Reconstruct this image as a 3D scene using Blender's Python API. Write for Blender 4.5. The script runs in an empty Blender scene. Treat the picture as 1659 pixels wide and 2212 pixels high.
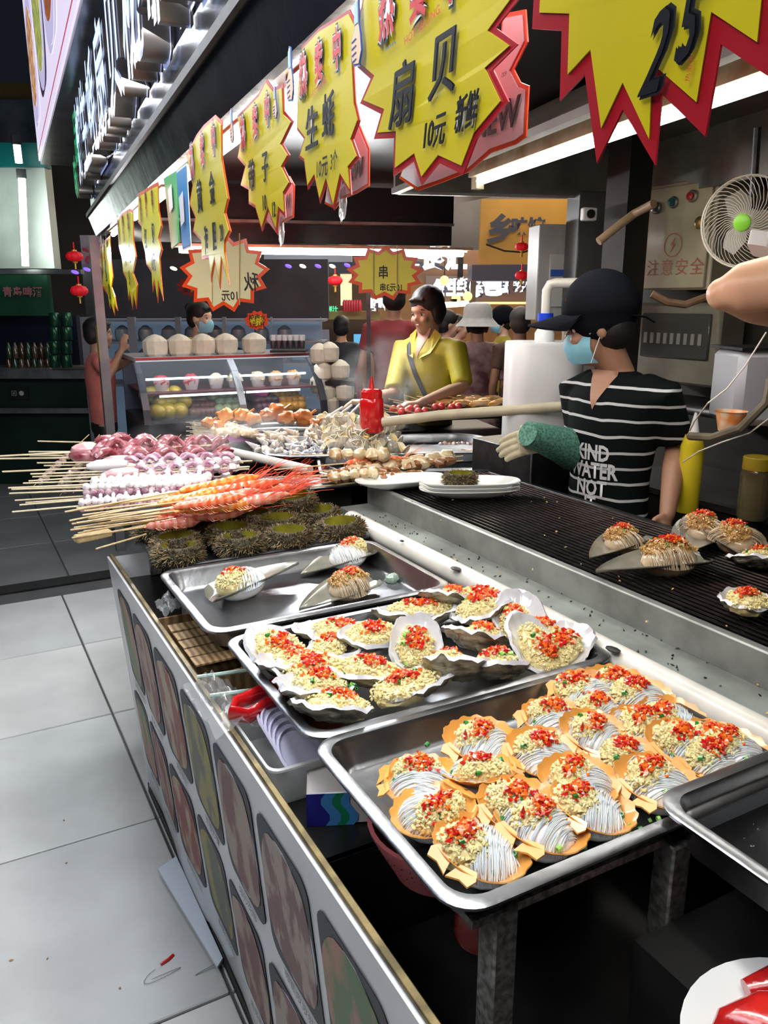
import bpy, bmesh, math, random
from mathutils import Vector as V, Matrix, noise
from mathutils.geometry import tessellate_polygon
from mathutils.bvhtree import BVHTree
R = math.radians; PI = math.pi
rnd = random.Random(7)
scene = bpy.context.scene
C = scene.collection
# ---------------- camera (x to the right across the counter, y along it, z up) -------------
FP = 1722.0; YAW = R(28.5); PIT = R(14.8); CAM = V((0, 0, 1.6))
cd = bpy.data.cameras.new('camera'); cam = bpy.data.objects.new('camera', cd); C.objects.link(cam)
cd.sensor_fit = 'VERTICAL'; cd.sensor_height = 24; cd.lens = FP / 2212 * 24; cd.clip_start = .02; cd.clip_end = 200
cam.location = CAM; cam.rotation_euler = (R(90) - PIT, 0, -YAW); scene.camera = cam
F_ = V((math.sin(YAW) * math.cos(PIT), math.cos(YAW) * math.cos(PIT), -math.sin(PIT)))
R_ = V((math.cos(YAW), -math.sin(YAW), 0)); U_ = R_.cross(F_)
def ray(px, py): return F_ + R_ * ((px - 829.5) / FP) + U_ * ((1106 - py) / FP)
def atz(px, py, z): d = ray(px, py); return CAM + d * ((z - CAM.z) / d.z)
def atd(px, py, D): return CAM + ray(px, py) * D
def aty(px, py, y): d = ray(px, py); return CAM + d * (y / d.y)
def atx(px, py, x): d = ray(px, py); return CAM + d * (x / d.x)
def atplane(px, py, p0, n): d = ray(px, py); return CAM + d * ((p0 - CAM).dot(n) / d.dot(n))
# ---------------- world, lamps, exposure ----------------
w = bpy.data.worlds.new('night'); scene.world = w; w.use_nodes = True
w.node_tree.nodes['Background'].inputs[0].default_value = (.02, .024, .035, 1)
w.node_tree.nodes['Background'].inputs[1].default_value = .35
vs = scene.view_settings
vs.view_transform = 'Standard'; vs.look = 'None'; vs.exposure = 0.0; vs.gamma = 1; vs.use_curve_mapping = False
def area(name, loc, tgt, sx, sy, power, col=(1, 1, 1), along=None, spread=180):
    l = bpy.data.lights.new(name, 'AREA'); l.shape = 'RECTANGLE'; l.size = sx; l.size_y = sy; l.energy = power; l.color = col
    l.spread = R(spread)
    o = bpy.data.objects.new(name, l); C.objects.link(o); o.location = loc
    d = (V(tgt) - V(loc)).normalized()
    if along is None: o.rotation_euler = d.to_track_quat('-Z', 'Y').to_euler()
    else:
        x = V(along).normalized(); z = -d; z = (z - x * z.dot(x)).normalized(); y = z.cross(x)
        o.rotation_euler = Matrix((x, y, z)).transposed().to_euler()
    return o
OD = V((.0889, .996, 0)); ON = V((-.996, .0889, 0))       # direction of the fascia, its outward side
FL0 = atz(600, 140, 1.98)                                     # a point of the fascia's lower edge
def fas(y, z, out=0.0): t = (y - FL0.y) / OD.y; p = FL0 + OD * t + ON * out; return V((p.x, p.y, z))
area('tube_light_fascia', fas(.9, 1.97, -.20), fas(.9, 0, -.28), 1.7, .06, 12, (1, .98, .93), OD)
area('tube_light_fascia', fas(2.6, 1.97, -.20), fas(2.6, 0, -.32), 1.6, .06, 12, (1, .98, .94), OD)
area('tube_light_far_beam', (1.45, 4.15, 1.83), (.95, 3.0, .9), 1.5, .06, 40, (.96, .98, 1), (1, -.2, 0), 130)
area('tube_light_hood', (1.62, 1.75, 1.95), (1.45, 1.6, .9), 1.5, .05, 6, (1, .97, .9), (.1, 1, 0))
area('light_sign_glow', fas(2.6, 2.3, .2), (-.6, 2.0, 0), 4.5, .4, 50, (.88, .92, 1), OD)
area('street_lamp', (-1.6, .6, 3.6), (-.3, 1.7, 0), 1.2, 1.2, 54, (.9, .95, 1))
area('market_hall_fill', (6.5, 8.7, 3.6), (5.8, 9.5, 0), 5, 3, 430, (1, .86, .66))
area('market_hall_fill', (3.3, 5.0, 2.9), (3.7, 6.4, .9), 2.5, .6, 42, (1, .93, .86))  # added light with no fixture, brightens the backs of the crowd
area('market_hall_fill', (1.9, 7.0, 3.0), (2.0, 6.0, .6), 2, .8, 16, (.85, .92, 1))
ORD = ['first', 'second', 'third', 'fourth', 'fifth', 'sixth', 'seventh', 'eighth', 'ninth', 'tenth', 'eleventh', 'twelfth', 'thirteenth', 'fourteenth', 'fifteenth']
# ---------------- helpers ----------------
MATS = {}
def mat(name, col, rough=.5, metal=0.0, noise_=0.0, scale=40.0, bump=0.0, col2=None, emit=None, es=1.0, trans=0.0, sss=0.0, coat=0.0, alpha=1.0, spec=.5, kind='noise', stretch=None, ior=1.45, sharp=False):
    if name in MATS: return MATS[name]
    m = bpy.data.materials.new(name); m.use_nodes = True; nt = m.node_tree; N = nt.nodes; L = nt.links; b = N['Principled BSDF']
    c = (*col, 1)
    b.inputs['Base Color'].default_value = c; b.inputs['Roughness'].default_value = rough; b.inputs['Metallic'].default_value = metal
    b.inputs['Specular IOR Level'].default_value = spec; b.inputs['IOR'].default_value = ior
    if trans: b.inputs['Transmission Weight'].default_value = trans
    if sss: b.inputs['Subsurface Weight'].default_value = sss; b.inputs['Subsurface Radius'].default_value = (.01, .006, .004); b.inputs['Subsurface Scale'].default_value = .6
    if coat: b.inputs['Coat Weight'].default_value = coat; b.inputs['Coat Roughness'].default_value = .12
    if alpha < 1: b.inputs['Alpha'].default_value = alpha
    if emit: b.inputs['Emission Color'].default_value = (*emit, 1); b.inputs['Emission Strength'].default_value = es
    if noise_ or bump or col2:
        tc = N.new('ShaderNodeTexCoord'); mp = N.new('ShaderNodeMapping'); L.new(tc.outputs['Object'], mp.inputs[0])
        if stretch: mp.inputs['Scale'].default_value = stretch
        if kind == 'wave':
            t = N.new('ShaderNodeTexWave'); t.inputs['Scale'].default_value = scale; t.inputs['Distortion'].default_value = 2.5; t.inputs['Detail'].default_value = 3; fo = t.outputs['Fac']
        elif kind == 'voronoi':
            t = N.new('ShaderNodeTexVoronoi'); t.inputs['Scale'].default_value = scale; fo = t.outputs['Distance']
        else:
            t = N.new('ShaderNodeTexNoise'); t.inputs['Scale'].default_value = scale; t.inputs['Detail'].default_value = 5; fo = t.outputs['Fac']
        L.new(mp.outputs[0], t.inputs['Vector'])
        if col2 or noise_:
            r = N.new('ShaderNodeValToRGB'); L.new(fo, r.inputs[0]); e = r.color_ramp.elements
            e[0].position = (.36 if not sharp else .46) if kind == 'noise' else .15; e[1].position = (.64 if not sharp else .55) if kind == 'noise' else .8
            e[0].color = c; c2 = col2 or tuple(max(0, x * (1 - noise_)) for x in col); e[1].color = (*c2, 1)
            L.new(r.outputs[0], b.inputs['Base Color'])
        if bump:
            bn = N.new('ShaderNodeBump'); bn.inputs['Strength'].default_value = min(1, bump); bn.inputs['Distance'].default_value = .003 if scale > 30 else .01
            L.new(fo, bn.inputs['Height']); L.new(bn.outputs[0], b.inputs['Normal'])
    MATS[name] = m; return m
def basis(d, up=V((0, 0, 1))):
    z = V(d).normalized()
    if abs(z.dot(up)) > .98: up = V((1, 0, 0))
    x = up.cross(z).normalized(); return x, z.cross(x), z
class MB:
    def __init__(s): s.v = []; s.f = []; s.mi = []; s.m = 0
    def add(s, vs_, fs): n = len(s.v); s.v += [tuple(p) for p in vs_]; s.f += [tuple(i + n for i in f) for f in fs]; s.mi += [s.m] * len(fs); return s
    def box(s, c, d, rot=None, bev=0.0):
        hx, hy, hz = d[0] / 2, d[1] / 2, d[2] / 2; M = Matrix.Rotation(rot, 3, 'Z') if isinstance(rot, (int, float)) else (rot or Matrix.Identity(3)); c = V(c)
        if bev:
            b = min(bev, hx * .9, hy * .9, hz * .9); vs_ = []
            for sx in (-1, 1):
                for sy in (-1, 1):
                    for sz in (-1, 1):
                        vs_ += [M @ V((sx * hx, sy * (hy - b), sz * (hz - b))) + c, M @ V((sx * (hx - b), sy * hy, sz * (hz - b))) + c, M @ V((sx * (hx - b), sy * (hy - b), sz * hz)) + c]
            bm = bmesh.new(); [bm.verts.new(p) for p in vs_]; r = bmesh.ops.convex_hull(bm, input=bm.verts[:]); bm.verts.index_update()
            s.add([v.co for v in bm.verts], [[v.index for v in f.verts] for f in bm.faces]); bm.free(); return s
        vs_ = [M @ V((x * hx, y * hy, z * hz)) + c for z in (-1, 1) for x, y in ((-1, -1), (1, -1), (1, 1), (-1, 1))]
        return s.add(vs_, [(3, 2, 1, 0), (4, 5, 6, 7), (0, 1, 5, 4), (1, 2, 6, 5), (2, 3, 7, 6), (3, 0, 4, 7)])
    def rings(s, rs, closed=True, cap0=True, cap1=True):
        n = len(rs[0]); vs_ = [p for r in rs for p in r]; fs = []
        for i in range(len(rs) - 1):
            for j in range(n if closed else n - 1):
                k = (j + 1) % n; fs.append((i * n + j, i * n + k, (i + 1) * n + k, (i + 1) * n + j))
        if closed and cap0: fs.append(tuple(range(n - 1, -1, -1)))
        if closed and cap1: fs.append(tuple((len(rs) - 1) * n + j for j in range(n)))
        return s.add(vs_, fs)
    def tube(s, pts, r, seg=8, flat=1.0, up=V((0, 0, 1))):
        pts = [V(p) for p in pts]; n = len(pts); rr = r if isinstance(r, (list, tuple)) else [r] * n; out = []; px = None
        for i, p in enumerate(pts):
            d = (pts[min(i + 1, n - 1)] - pts[max(i - 1, 0)])
            if d.length < 1e-9: d = V((0, 0, 1))
            d.normalize()
            if px is None: x, y, _ = basis(d, up)
            else:
                x = (px - d * px.dot(d))
                x = x.normalized() if x.length > 1e-6 else basis(d, up)[0]; y = d.cross(x)
            px = x; out.append([p + (x * math.cos(a) + y * math.sin(a) * flat) * rr[i] for a in (2 * PI * k / seg for k in range(seg))])
        return s.rings(out)
    def cyl(s, a, b, r, seg=12, r2=None): return s.tube([a, b], [r, r if r2 is None else r2], seg)
    def lathe(s, prof, c=(0, 0, 0), seg=24, axis=None, cap=True):
        c = V(c); x, y, z = (V((1, 0, 0)), V((0, 1, 0)), V((0, 0, 1))) if axis is None else basis(axis)
        return s.rings([[c + (x * math.cos(2 * PI * k / seg) + y * math.sin(2 * PI * k / seg)) * r + z * h for k in range(seg)] for r, h in prof], cap0=cap, cap1=cap)
    def ball(s, c, r, seg=12, rows=8, rot=None, fn=None):
        c = V(c); rx, ry, rz = (r, r, r) if isinstance(r, (int, float)) else r; M = rot or Matrix.Identity(3); rs = []
        for i in range(1, rows):
            a = PI * i / rows; ring = []
            for k in range(seg):
                b = 2 * PI * k / seg; u = V((math.sin(a) * math.cos(b), math.sin(a) * math.sin(b), -math.cos(a))); q = fn(u) if fn else 1
                ring.append(c + M @ V((u.x * rx * q, u.y * ry * q, u.z * rz * q)))
            rs.append(ring)
        vs_ = [c + M @ V((0, 0, -rz * (fn(V((0, 0, -1))) if fn else 1)))] + [p for r_ in rs for p in r_] + [c + M @ V((0, 0, rz * (fn(V((0, 0, 1))) if fn else 1)))]
        fs = [(0, 1 + (k + 1) % seg, 1 + k) for k in range(seg)]
        for i in range(rows - 2):
            for k in range(seg): a = 1 + i * seg; fs.append((a + k, a + (k + 1) % seg, a + seg + (k + 1) % seg, a + seg + k))
        l = len(vs_) - 1; a = 1 + (rows - 2) * seg; fs += [(a + k, a + (k + 1) % seg, l) for k in range(seg)]
        return s.add(vs_, fs)
    def bit(s, c, r, rot=None, dims=None):      # tiny lumpy chunk, 8 faces
        c = V(c); d = dims or (r, r, r); M = rot or Matrix.Rotation(rnd.uniform(0, 6.3), 3, V((rnd.gauss(0, 1), rnd.gauss(0, 1), rnd.gauss(0, 1) + .01)).normalized())
        return s.add([c + M @ V(p) for p in ((d[0], 0, 0), (-d[0], 0, 0), (0, d[1], 0), (0, -d[1], 0), (0, 0, d[2]), (0, 0, -d[2]))],
                     [(0, 2, 4), (2, 1, 4), (1, 3, 4), (3, 0, 4), (2, 0, 5), (1, 2, 5), (3, 1, 5), (0, 3, 5)])
    def prism(s, poly, fn, t0, t1):             # poly: 2d outline; fn(u,v,t)->3d
        n = len(poly); tri = tessellate_polygon([[V((u, v, 0)) for u, v in poly]])
        vs_ = [fn(u, v, t0) for u, v in poly] + [fn(u, v, t1) for u, v in poly]
        fs = [tuple(t) for t in tri] + [tuple(i + n for i in reversed(t)) for t in tri] + [(i, (i + 1) % n, n + (i + 1) % n, n + i) for i in range(n)]
        return s.add(vs_, fs)
    def mesh(s, name, mats, smooth=True, fixn=False):
        me = bpy.data.meshes.new(name); me.from_pydata(s.v, [], s.f)
        for m in (mats if isinstance(mats, (list, tuple)) else [mats]): me.materials.append(m)
        if any(s.mi): me.polygons.foreach_set('material_index', s.mi)
        if fixn: b = bmesh.new(); b.from_mesh(me); bmesh.ops.recalc_face_normals(b, faces=b.faces); b.to_mesh(me); b.free()
        if smooth:
            me.polygons.foreach_set('use_smooth', [True] * len(me.polygons))
            if smooth != 'all': me.set_sharp_from_angle(angle=R(smooth if isinstance(smooth, (int, float)) and smooth is not True else 38))
        me.update(); return me
    def build(s, name, mats, parent=None, smooth=True, **k):
        return link(name, s.mesh(name, mats, smooth), parent, **k)
def link(name, me, parent=None, loc=None, rot=None, kind=None, label=None):
    o = bpy.data.objects.new(name, me); C.objects.link(o)
    if parent is not None: o.parent = parent
    if loc is not None: o.location = loc
    if rot is not None: o.rotation_euler = rot
    if kind: o['kind'] = kind
    if label: o['label'] = label
    return o
def tag(o, label, cat, group=None):
    o['label'] = label; o['category'] = cat
    if group: o['group'] = group
    return o
def thing(name, label, cat, loc=(0, 0, 0), rot=(0, 0, 0), group=None):
    o = link(name, None, None, loc, rot); return tag(o, label, cat, group)
def kids(o): return [c for c in o.children]
def dup(root, loc, rot=None, label=None, sc=None, parent=None):
    def rec(o, par):
        c = o.copy(); C.objects.link(c)
        if par is not None: c.parent = par
        for ch in KID.get(o.name, []): rec(ch, c)
        return c
    r = rec(root, parent); r.location = loc
    if rot is not None: r.rotation_euler = rot
    if label: r['label'] = label
    if sc is not None: r.scale = (sc, sc, sc) if isinstance(sc, (int, float)) else sc
    return r
KID = {}
def reg(root):                                   # remember children once, before copying
    def rec(o):
        KID[o.name] = list(o.children)
        for c in KID[o.name]: rec(c)
    rec(root); return root
_tc = {}
def text_mesh(s, depth=.0, bold=0.0):
    k = (s, depth, bold)
    if k in _tc: return _tc[k].copy()
    cu = bpy.data.curves.new('t', 'FONT'); cu.body = s; cu.size = 1; cu.align_x = 'CENTER'; cu.align_y = 'CENTER'; cu.extrude = depth / 2; cu.offset = bold; cu.resolution_u = 2
    ob = bpy.data.objects.new('t', cu); me = bpy.data.meshes.new_from_object(ob); bpy.data.objects.remove(ob); _tc[k] = me; return me.copy()
def text(s, m, M, name='lettering', parent=None, depth=0.0, bold=0.0, kind=None):   # M: 4x4 placing unit-size text
    me = text_mesh(s, depth, bold); me.transform(M); me.materials.clear(); me.materials.append(m); me.name = name
    return link(name, me, parent, kind=kind)
def frame(o, u, v, n, su=1.0, sv=None, sn=1.0):
    sv = su if sv is None else sv; M = Matrix.Identity(4)
    for i in range(3): M[i][0] = u[i] * su; M[i][1] = v[i] * sv; M[i][2] = n[i] * sn; M[i][3] = o[i]
    return M
def inset(poly, d):
    n = len(poly); out = []; A = sum(poly[i][0] * poly[(i + 1) % n][1] - poly[(i + 1) % n][0] * poly[i][1] for i in range(n)); sg = 1 if A > 0 else -1
    for i in range(n):
        a, b, c = V(poly[i - 1]), V(poly[i]), V(poly[(i + 1) % n]); e1 = (b - a).normalized(); e2 = (c - b).normalized()
        n1 = V((-e1.y, e1.x)) * sg; n2 = V((-e2.y, e2.x)) * sg; q = n1 + n2; k = q.dot(n1)
        out.append(tuple(b + (q / max(k, .45)) * d))
    return out
def rrect(w_, l_, r, n=6, cx=0, cy=0):
    return [(cx + sx * (w_ / 2 - r) + r * math.cos(a0 + PI / 2 * k / n), cy + sy * (l_ / 2 - r) + r * math.sin(a0 + PI / 2 * k / n))
            for sx, sy, a0 in ((1, 1, 0), (-1, 1, PI / 2), (-1, -1, PI), (1, -1, 1.5 * PI)) for k in range(n + 1)]
UZ = V((0, 0, 1)); UX = V((1, 0, 0)); UY = V((0, 1, 0))
# materials
steel = mat('brushed_steel', (.30, .31, .33), .30, 1.0, bump=.25, scale=14, noise_=.15, stretch=(1, 1, 1))
steel_d = mat('dull_steel', (.42, .43, .44), .42, 1.0, noise_=.4, scale=8, bump=.2)
frame_g = mat('painted_frame', (.40, .41, .42), .4, .6, noise_=.4, scale=12)
black_p = mat('black_panel', (.012, .014, .02), .18, 0, coat=.6, bump=.35, scale=5)
dark = mat('dark_grime', (.018, .017, .016), .45, noise_=.5, scale=9)
darkm = mat('dark_metal', (.035, .036, .04), .4, .5, noise_=.5, scale=20, bump=.2)
cream = mat('cream_paint', (.48, .46, .33), .4, noise_=.25, scale=6, coat=.2)
white_pl = mat('white_plastic', (.72, .73, .75), .35, coat=.2)
pvc = mat('pvc_pipe', (.70, .68, .62), .35, noise_=.2, scale=9, coat=.3)
white_em = mat('tube_glass', (1, 1, 1), .4, emit=(1, .985, .95), es=14)
bamboo = mat('bamboo', (.72, .52, .26), .5, noise_=.35, scale=25, stretch=(1, 1, .1))
bamboo_l = mat('pale_bamboo', (.82, .68, .44), .5, noise_=.2, scale=25)
red_gloss = mat('red_gloss', (.55, .01, .012), .18, coat=.6)
paper = mat('white_paper', (.8, .8, .8), .6)
# ================= floor =================
tilem = [mat('floor_tile_%d' % i, c, .28, noise_=.16, scale=3.5, spec=.5) for i, c in enumerate([(.62, .63, .61), (.58, .59, .58), (.66, .66, .63)])]
grout = mat('grout', (.07, .07, .07), .8)
floor = MB().box((2.5, 6, -.06), (18, 18, .1)).build('floor', mat('floor_base', (.1, .1, .1), .5, noise_=.3, scale=4), kind='structure')
tm = [MB().box((0, 0, -.006), (.792, .752, .012), bev=.003).mesh('floor_tile', t, smooth=False) for t in tilem]
for i in range(-3, 2):
    for j in range(-1, 6):
        link('tile', tm[(i * 3 + j * 5) % 3], floor, (i * .8 + .02 + .4 * (j % 2) * 0, .78 + (j - 1) * .76 + .38, 0))
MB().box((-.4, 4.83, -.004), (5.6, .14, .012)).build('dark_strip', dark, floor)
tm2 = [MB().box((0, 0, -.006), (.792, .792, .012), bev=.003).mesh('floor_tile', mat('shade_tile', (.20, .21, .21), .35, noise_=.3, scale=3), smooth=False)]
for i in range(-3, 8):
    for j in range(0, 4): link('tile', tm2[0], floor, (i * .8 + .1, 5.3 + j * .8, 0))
lt = MB()
for k in range(26): lt.bit((rnd.uniform(-.5, .3), rnd.uniform(1.3, 2.6), .002), .004, dims=(rnd.uniform(.003, .008), .004, .002))
lt.build('crumbs', mat('crumb', (.35, .2, .06), .6), floor, kind='stuff')
tag(MB().tube([(.29, 1.70, .003), (.31, 1.705, .004), (.325, 1.715, .003)], .004, 6).build('chili_sliver', red_gloss), 'thin red chili sliver lying on the pale floor tiles', 'chili')
for (px, py, q) in ((340, 2110, .02), (540, 2060, .045)):
    p = atz(px, py, .003); r0 = rnd.random() * 6
    MB().tube([p + V((math.cos(r0 + a * .5) * q * (1 + .2 * a), math.sin(r0 + a * .5) * q * (1.2 - .1 * a), .001)) for a in range(14)], .0006, 4).build('hair_strand', dark, floor)
# ================= counter =================
ctr = thing('counter', 'long stall counter fronted with a white poster of dish photographs', 'counter', (.4, 1.3, 0))
cw = lambda p: V(p) - V((.4, 1.3, 0))
fx = lambda z: .43 - .07 * z / .85                       # front panel leans a little
def cbuild(mb, name, m, parent=ctr, **k):
    o = mb.build(name, m, parent, **k)
    if parent is ctr: o.location = (-.4, -1.3, 0)
    return o
pan = MB(); Y0, Y1 = .25, 2.42; n = 14
pan.rings([[V((fx(z) + o + .006 * math.sin(9 * y) * (1 - z / .85), y, z)) for y in [Y0 + (Y1 - Y0) * k / n for k in range(n + 1)]] for z, o in ((.012, 0), (.3, 0), (.6, 0), (.853, 0), (.853, .012), (.012, .012))], closed=False)
cbuild(pan, 'poster_panel', mat('poster_white', (.60, .60, .63), .3, coat=.25, noise_=.12, scale=6))
cbuild(MB().box((.425, .3, .015), (.07, .5, .02)).box((.452, 1.6, .02), (.05, 1.7, .035)), 'kick_strip', dark)
cbuild(MB().rings([[V((fx(z), Y1, z)), V((1.2, Y1, z))] for z in (.02, .85)], closed=False), 'end_panel', paper)
cbuild(MB().box((.372, (Y0 + Y1) / 2, .856), (.012, Y1 - Y0, .008), bev=.002), 'edge_trim', mat('brass_edge', (.20, .15, .06), .45, .5, noise_=.6, scale=25))
cbuild(MB().box((.80, 1.70, .765), (.86, 1.50, .02)).box((.83, .60, .585), (.86, .70, .02)).box((.83, .955, .68), (.86, .012, .19)), 'counter_top', mat('black_laminate', (.020, .019, .018), .28, noise_=.6, scale=7, bump=.15))
cbuild(MB().box((.8, 1.35, .29), (.7, 2.1, .55)), 'cabinet_body', dark)
# dish photographs on the poster: flat prints
foodm = [mat('dish_print_%d' % i, tuple(x * .7 for x in a), .4, col2=tuple(x * .72 for x in b), scale=sc * .55, spec=.2, kind='noise', stretch=(1, 1, .5), sharp=True) for i, (a, b, sc) in enumerate([
    ((.24, .02, .02), (.42, .27, .20), 34), ((.30, .05, .03), (.50, .38, .24), 28), ((.38, .32, .07), (.13, .14, .09), 30),
    ((.44, .32, .25), (.20, .06, .06), 26), ((.22, .10, .09), (.46, .35, .30), 40), ((.12, .22, .07), (.48, .24, .16), 22)])]
platem = mat('plate_print', (.42, .43, .48), .5, spec=.2); greym = mat('grey_print', (.05, .05, .06), .5, spec=.2); caption = mat('caption_ink', (.05, .05, .06), .5)
def fpt(u, v, t): return V((fx(v) - .0016 - t + .006 * math.sin(9 * u) * (1 - v / .85), u, v))
def fpoly(cy, cz, wy, hz, r, t, m, name, parent, lab=None):
    o = MB().prism(rrect(wy, hz, r, 5, cy, cz), lambda a, b, t_: fpt(a, b, t_), 0, t).build(name, m, parent, smooth=False)
    if parent is ctr: o.location = (-.4, -1.3, 0)
    return o
caps = ['香辣小龙虾', '蒜蓉粉丝扇贝', '椒盐皮皮虾', '爆炒花甲', '葱姜炒蟹', '清蒸鲍鱼']
k = 0
for row, (cz, hz) in enumerate(((.645, .29), (.30, .27))):
    y = .40; col = 0
    while y < 2.34:
        wy = .235 if y < 1.9 else .20; cy = y + wy / 2 + (.05 if row else 0)
        bg = fpoly(cy, cz, wy * .92, hz, .035, .0006, greym, 'picture_ground', ctr)
        el = [(cy + wy * .455 * math.cos(a), cz + hz * .47 * math.sin(a)) for a in (2 * PI * q / 22 for q in range(22))]
        MB().prism(el, lambda a, b, t_: fpt(a, b, t_), .0007, .0012).build('plate_picture', platem, bg, smooth=False)
        el = [(cy + wy * .435 * math.copysign(abs(math.cos(a)) ** .7, math.cos(a)) * (1 + .04 * math.sin(3 * a + k)), cz + hz * .455 * math.copysign(abs(math.sin(a)) ** .7, math.sin(a)) * (1 + .03 * math.cos(4 * a + k))) for a in (2 * PI * q / 26 for q in range(26))]
        MB().prism(el, lambda a, b, t_: fpt(a, b, t_), .0013, .0018).build('dish_picture', foodm[(k * 5 + row * 2) % 6], bg, smooth=False)
        o = text(caps[k % 6], caption, frame(fpt(cy, cz - hz / 2 - .022, .0015), -UY, V((.08, 0, -1)) * -1, -UX, .026), 'caption', ctr); o.location = (-.4, -1.3, 0)
        y += wy + .012; k += 1
# loose board leaning by the foot of the counter
tag(MB().rings([[V((.36, 2.02, .02)), V((.42, 2.05, .02)), V((.425, 1.62, .02)), V((.405, 1.60, .02))], [V((.36, 2.02, .028)), V((.42, 2.05, .028)), V((.425, 1.62, .028)), V((.405, 1.60, .028))]]).build('floor_board', mat('pale_board', (.62, .68, .76), .3, coat=.4), smooth=False), 'pale loose board lying on the floor at the foot of the counter', 'board')
tag(MB().box((.33, 2.45, .915), (.11, .035, .022), .25, bev=.004).build('wood_block', bamboo), 'short wooden block sticking out at the counter corner under the skewers', 'wood block')
# ledge, pvc pipe and grill body
pp = tag(MB().tube([(1.115, y, .905 + .002 * math.sin(y * 5)) for y in (.15, .5, .8, 1.1, 1.4, 1.7, 2.0, 2.28)], .031, 20).build('pvc_pipe', pvc), 'thick white plastic pipe running along the grill ledge behind the trays', 'pipe')
for y, s_ in ((1.06, .012), (1.62, .012), (1.9, .006)): MB().ball((1.09, y, .936), (s_, s_ * 1.6, .003), 8, 5).build('burn_mark', dark, pp)
gr = thing('charcoal_grill', 'long steel charcoal grill with black wire grate', 'grill', (1.48, 1.5, 0))
def g(mb, name, m, **k): o = mb.build(name, m, gr, **k); o.location = (-1.48, -1.5, 0); return o
GX0, GX1, GY0, GY1 = 1.275, 1.74, .2, 2.42
ledm = mat('ledge_paint', (.33, .36, .33), .35, .4, noise_=.45, scale=7, bump=.1)
g(MB().box((1.205, 1.3, .905), (.115, 2.25, .012)).box((1.15, 1.3, .89), (.012, 2.25, .04)), 'ledge', ledm)
g(MB().box((GX0 - .012, 1.31, .945), (.024, 2.24, .075), bev=.004), 'front_rail', mat('rail_paint', (.33, .34, .32), .4, .5, noise_=.4, scale=9))
g(MB().box((GX1 + .012, 1.31, .945), (.024, 2.24, .075), bev=.004), 'rear_rail', darkm)
g(MB().box((1.507, GY1 + .012, .945), (.49, .024, .075), bev=.004), 'end_rail', darkm)
g(MB().box((1.507, 1.3, .84), (.47, 2.2, .02)).box((1.507, 1.3, .45), (.5, 2.2, .76)), 'fire_box', dark)
ch = MB()
for k in range(330): ch.bit((rnd.uniform(GX0 + .02, GX1 - .02), rnd.uniform(.4, 2.38), .865 + rnd.uniform(0, .02)), .018, dims=(rnd.uniform(.01, .03), rnd.uniform(.01, .02), .014))
g(ch, 'charcoal', mat('charcoal', (.035, .028, .032), .6, noise_=.8, scale=30), kind='stuff')
barm = mat('grate_wire', (.035, .032, .03), .28, .85, noise_=.5, scale=30)
bar = MB().cyl((0, GY0, 0), (0, GY1, 0), .0036, 6).mesh('grate_bar', barm)
xb = MB().cyl((GX0, 0, 0), (GX1, 0, 0), .0034, 6).mesh('grate_cross_bar', barm)
for i in range(24): o = link('grate_bar', bar, gr, (-1.48 + GX0 + .012 + i * (GX1 - GX0 - .024) / 23, -1.5, .981))
for i in range(15): o = link('cross_bar', xb, gr, (-1.48, -1.5 + .27 + i * .152, .974))
gd = MB()
for k in range(90):
    gd.bit((rnd.uniform(1.16, 1.26), rnd.uniform(.5, 2.3), .913), .003, dims=(rnd.uniform(.002, .006), .003, .0015))
g(gd, 'grease_specks', dark, kind='stuff')
gd = MB()
for k in range(60): gd.bit((rnd.uniform(1.15, 1.7), rnd.uniform(.7, 2.2), .915 if rnd.random() < .4 else .986), .003, dims=(.004, .003, .002))
g(gd, 'garlic_crumbs', mat('garlic_crumb', (.62, .45, .16), .5), kind='stuff')
# frame posts under the trays
fr = thing('tray_stand', 'dull steel frame of square posts holding the trays over the counter', 'stand', (.75, 1.3, .776))
def fs(mb, name, m, **k): o = mb.build(name, m, fr, **k); o.location = (-.75, -1.3, -.776); return o
postm = mat('speckled_post', (.40, .39, .37), .4, .5, col2=(.15, .14, .12), scale=90)
for x, y in ((.52, .66), (.80, .64), (.52, 1.08), (1.0, 1.08), (.5, 1.52), (1.0, 1.53), (.5, 2.02), (1.0, 2.02), (.5, 2.42), (1.0, 2.42)):
    fs(MB().box((x, y, (.832 if y > .9 else .741)), (.036, .036, (.112 if y > .9 else .293)), bev=.003), 'post', postm)
for y in (.66, 1.08, 1.52, 2.02, 2.42): fs(MB().box((.76, y, .881), (.58, .03, .012)), 'cross_rail', postm)
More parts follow.
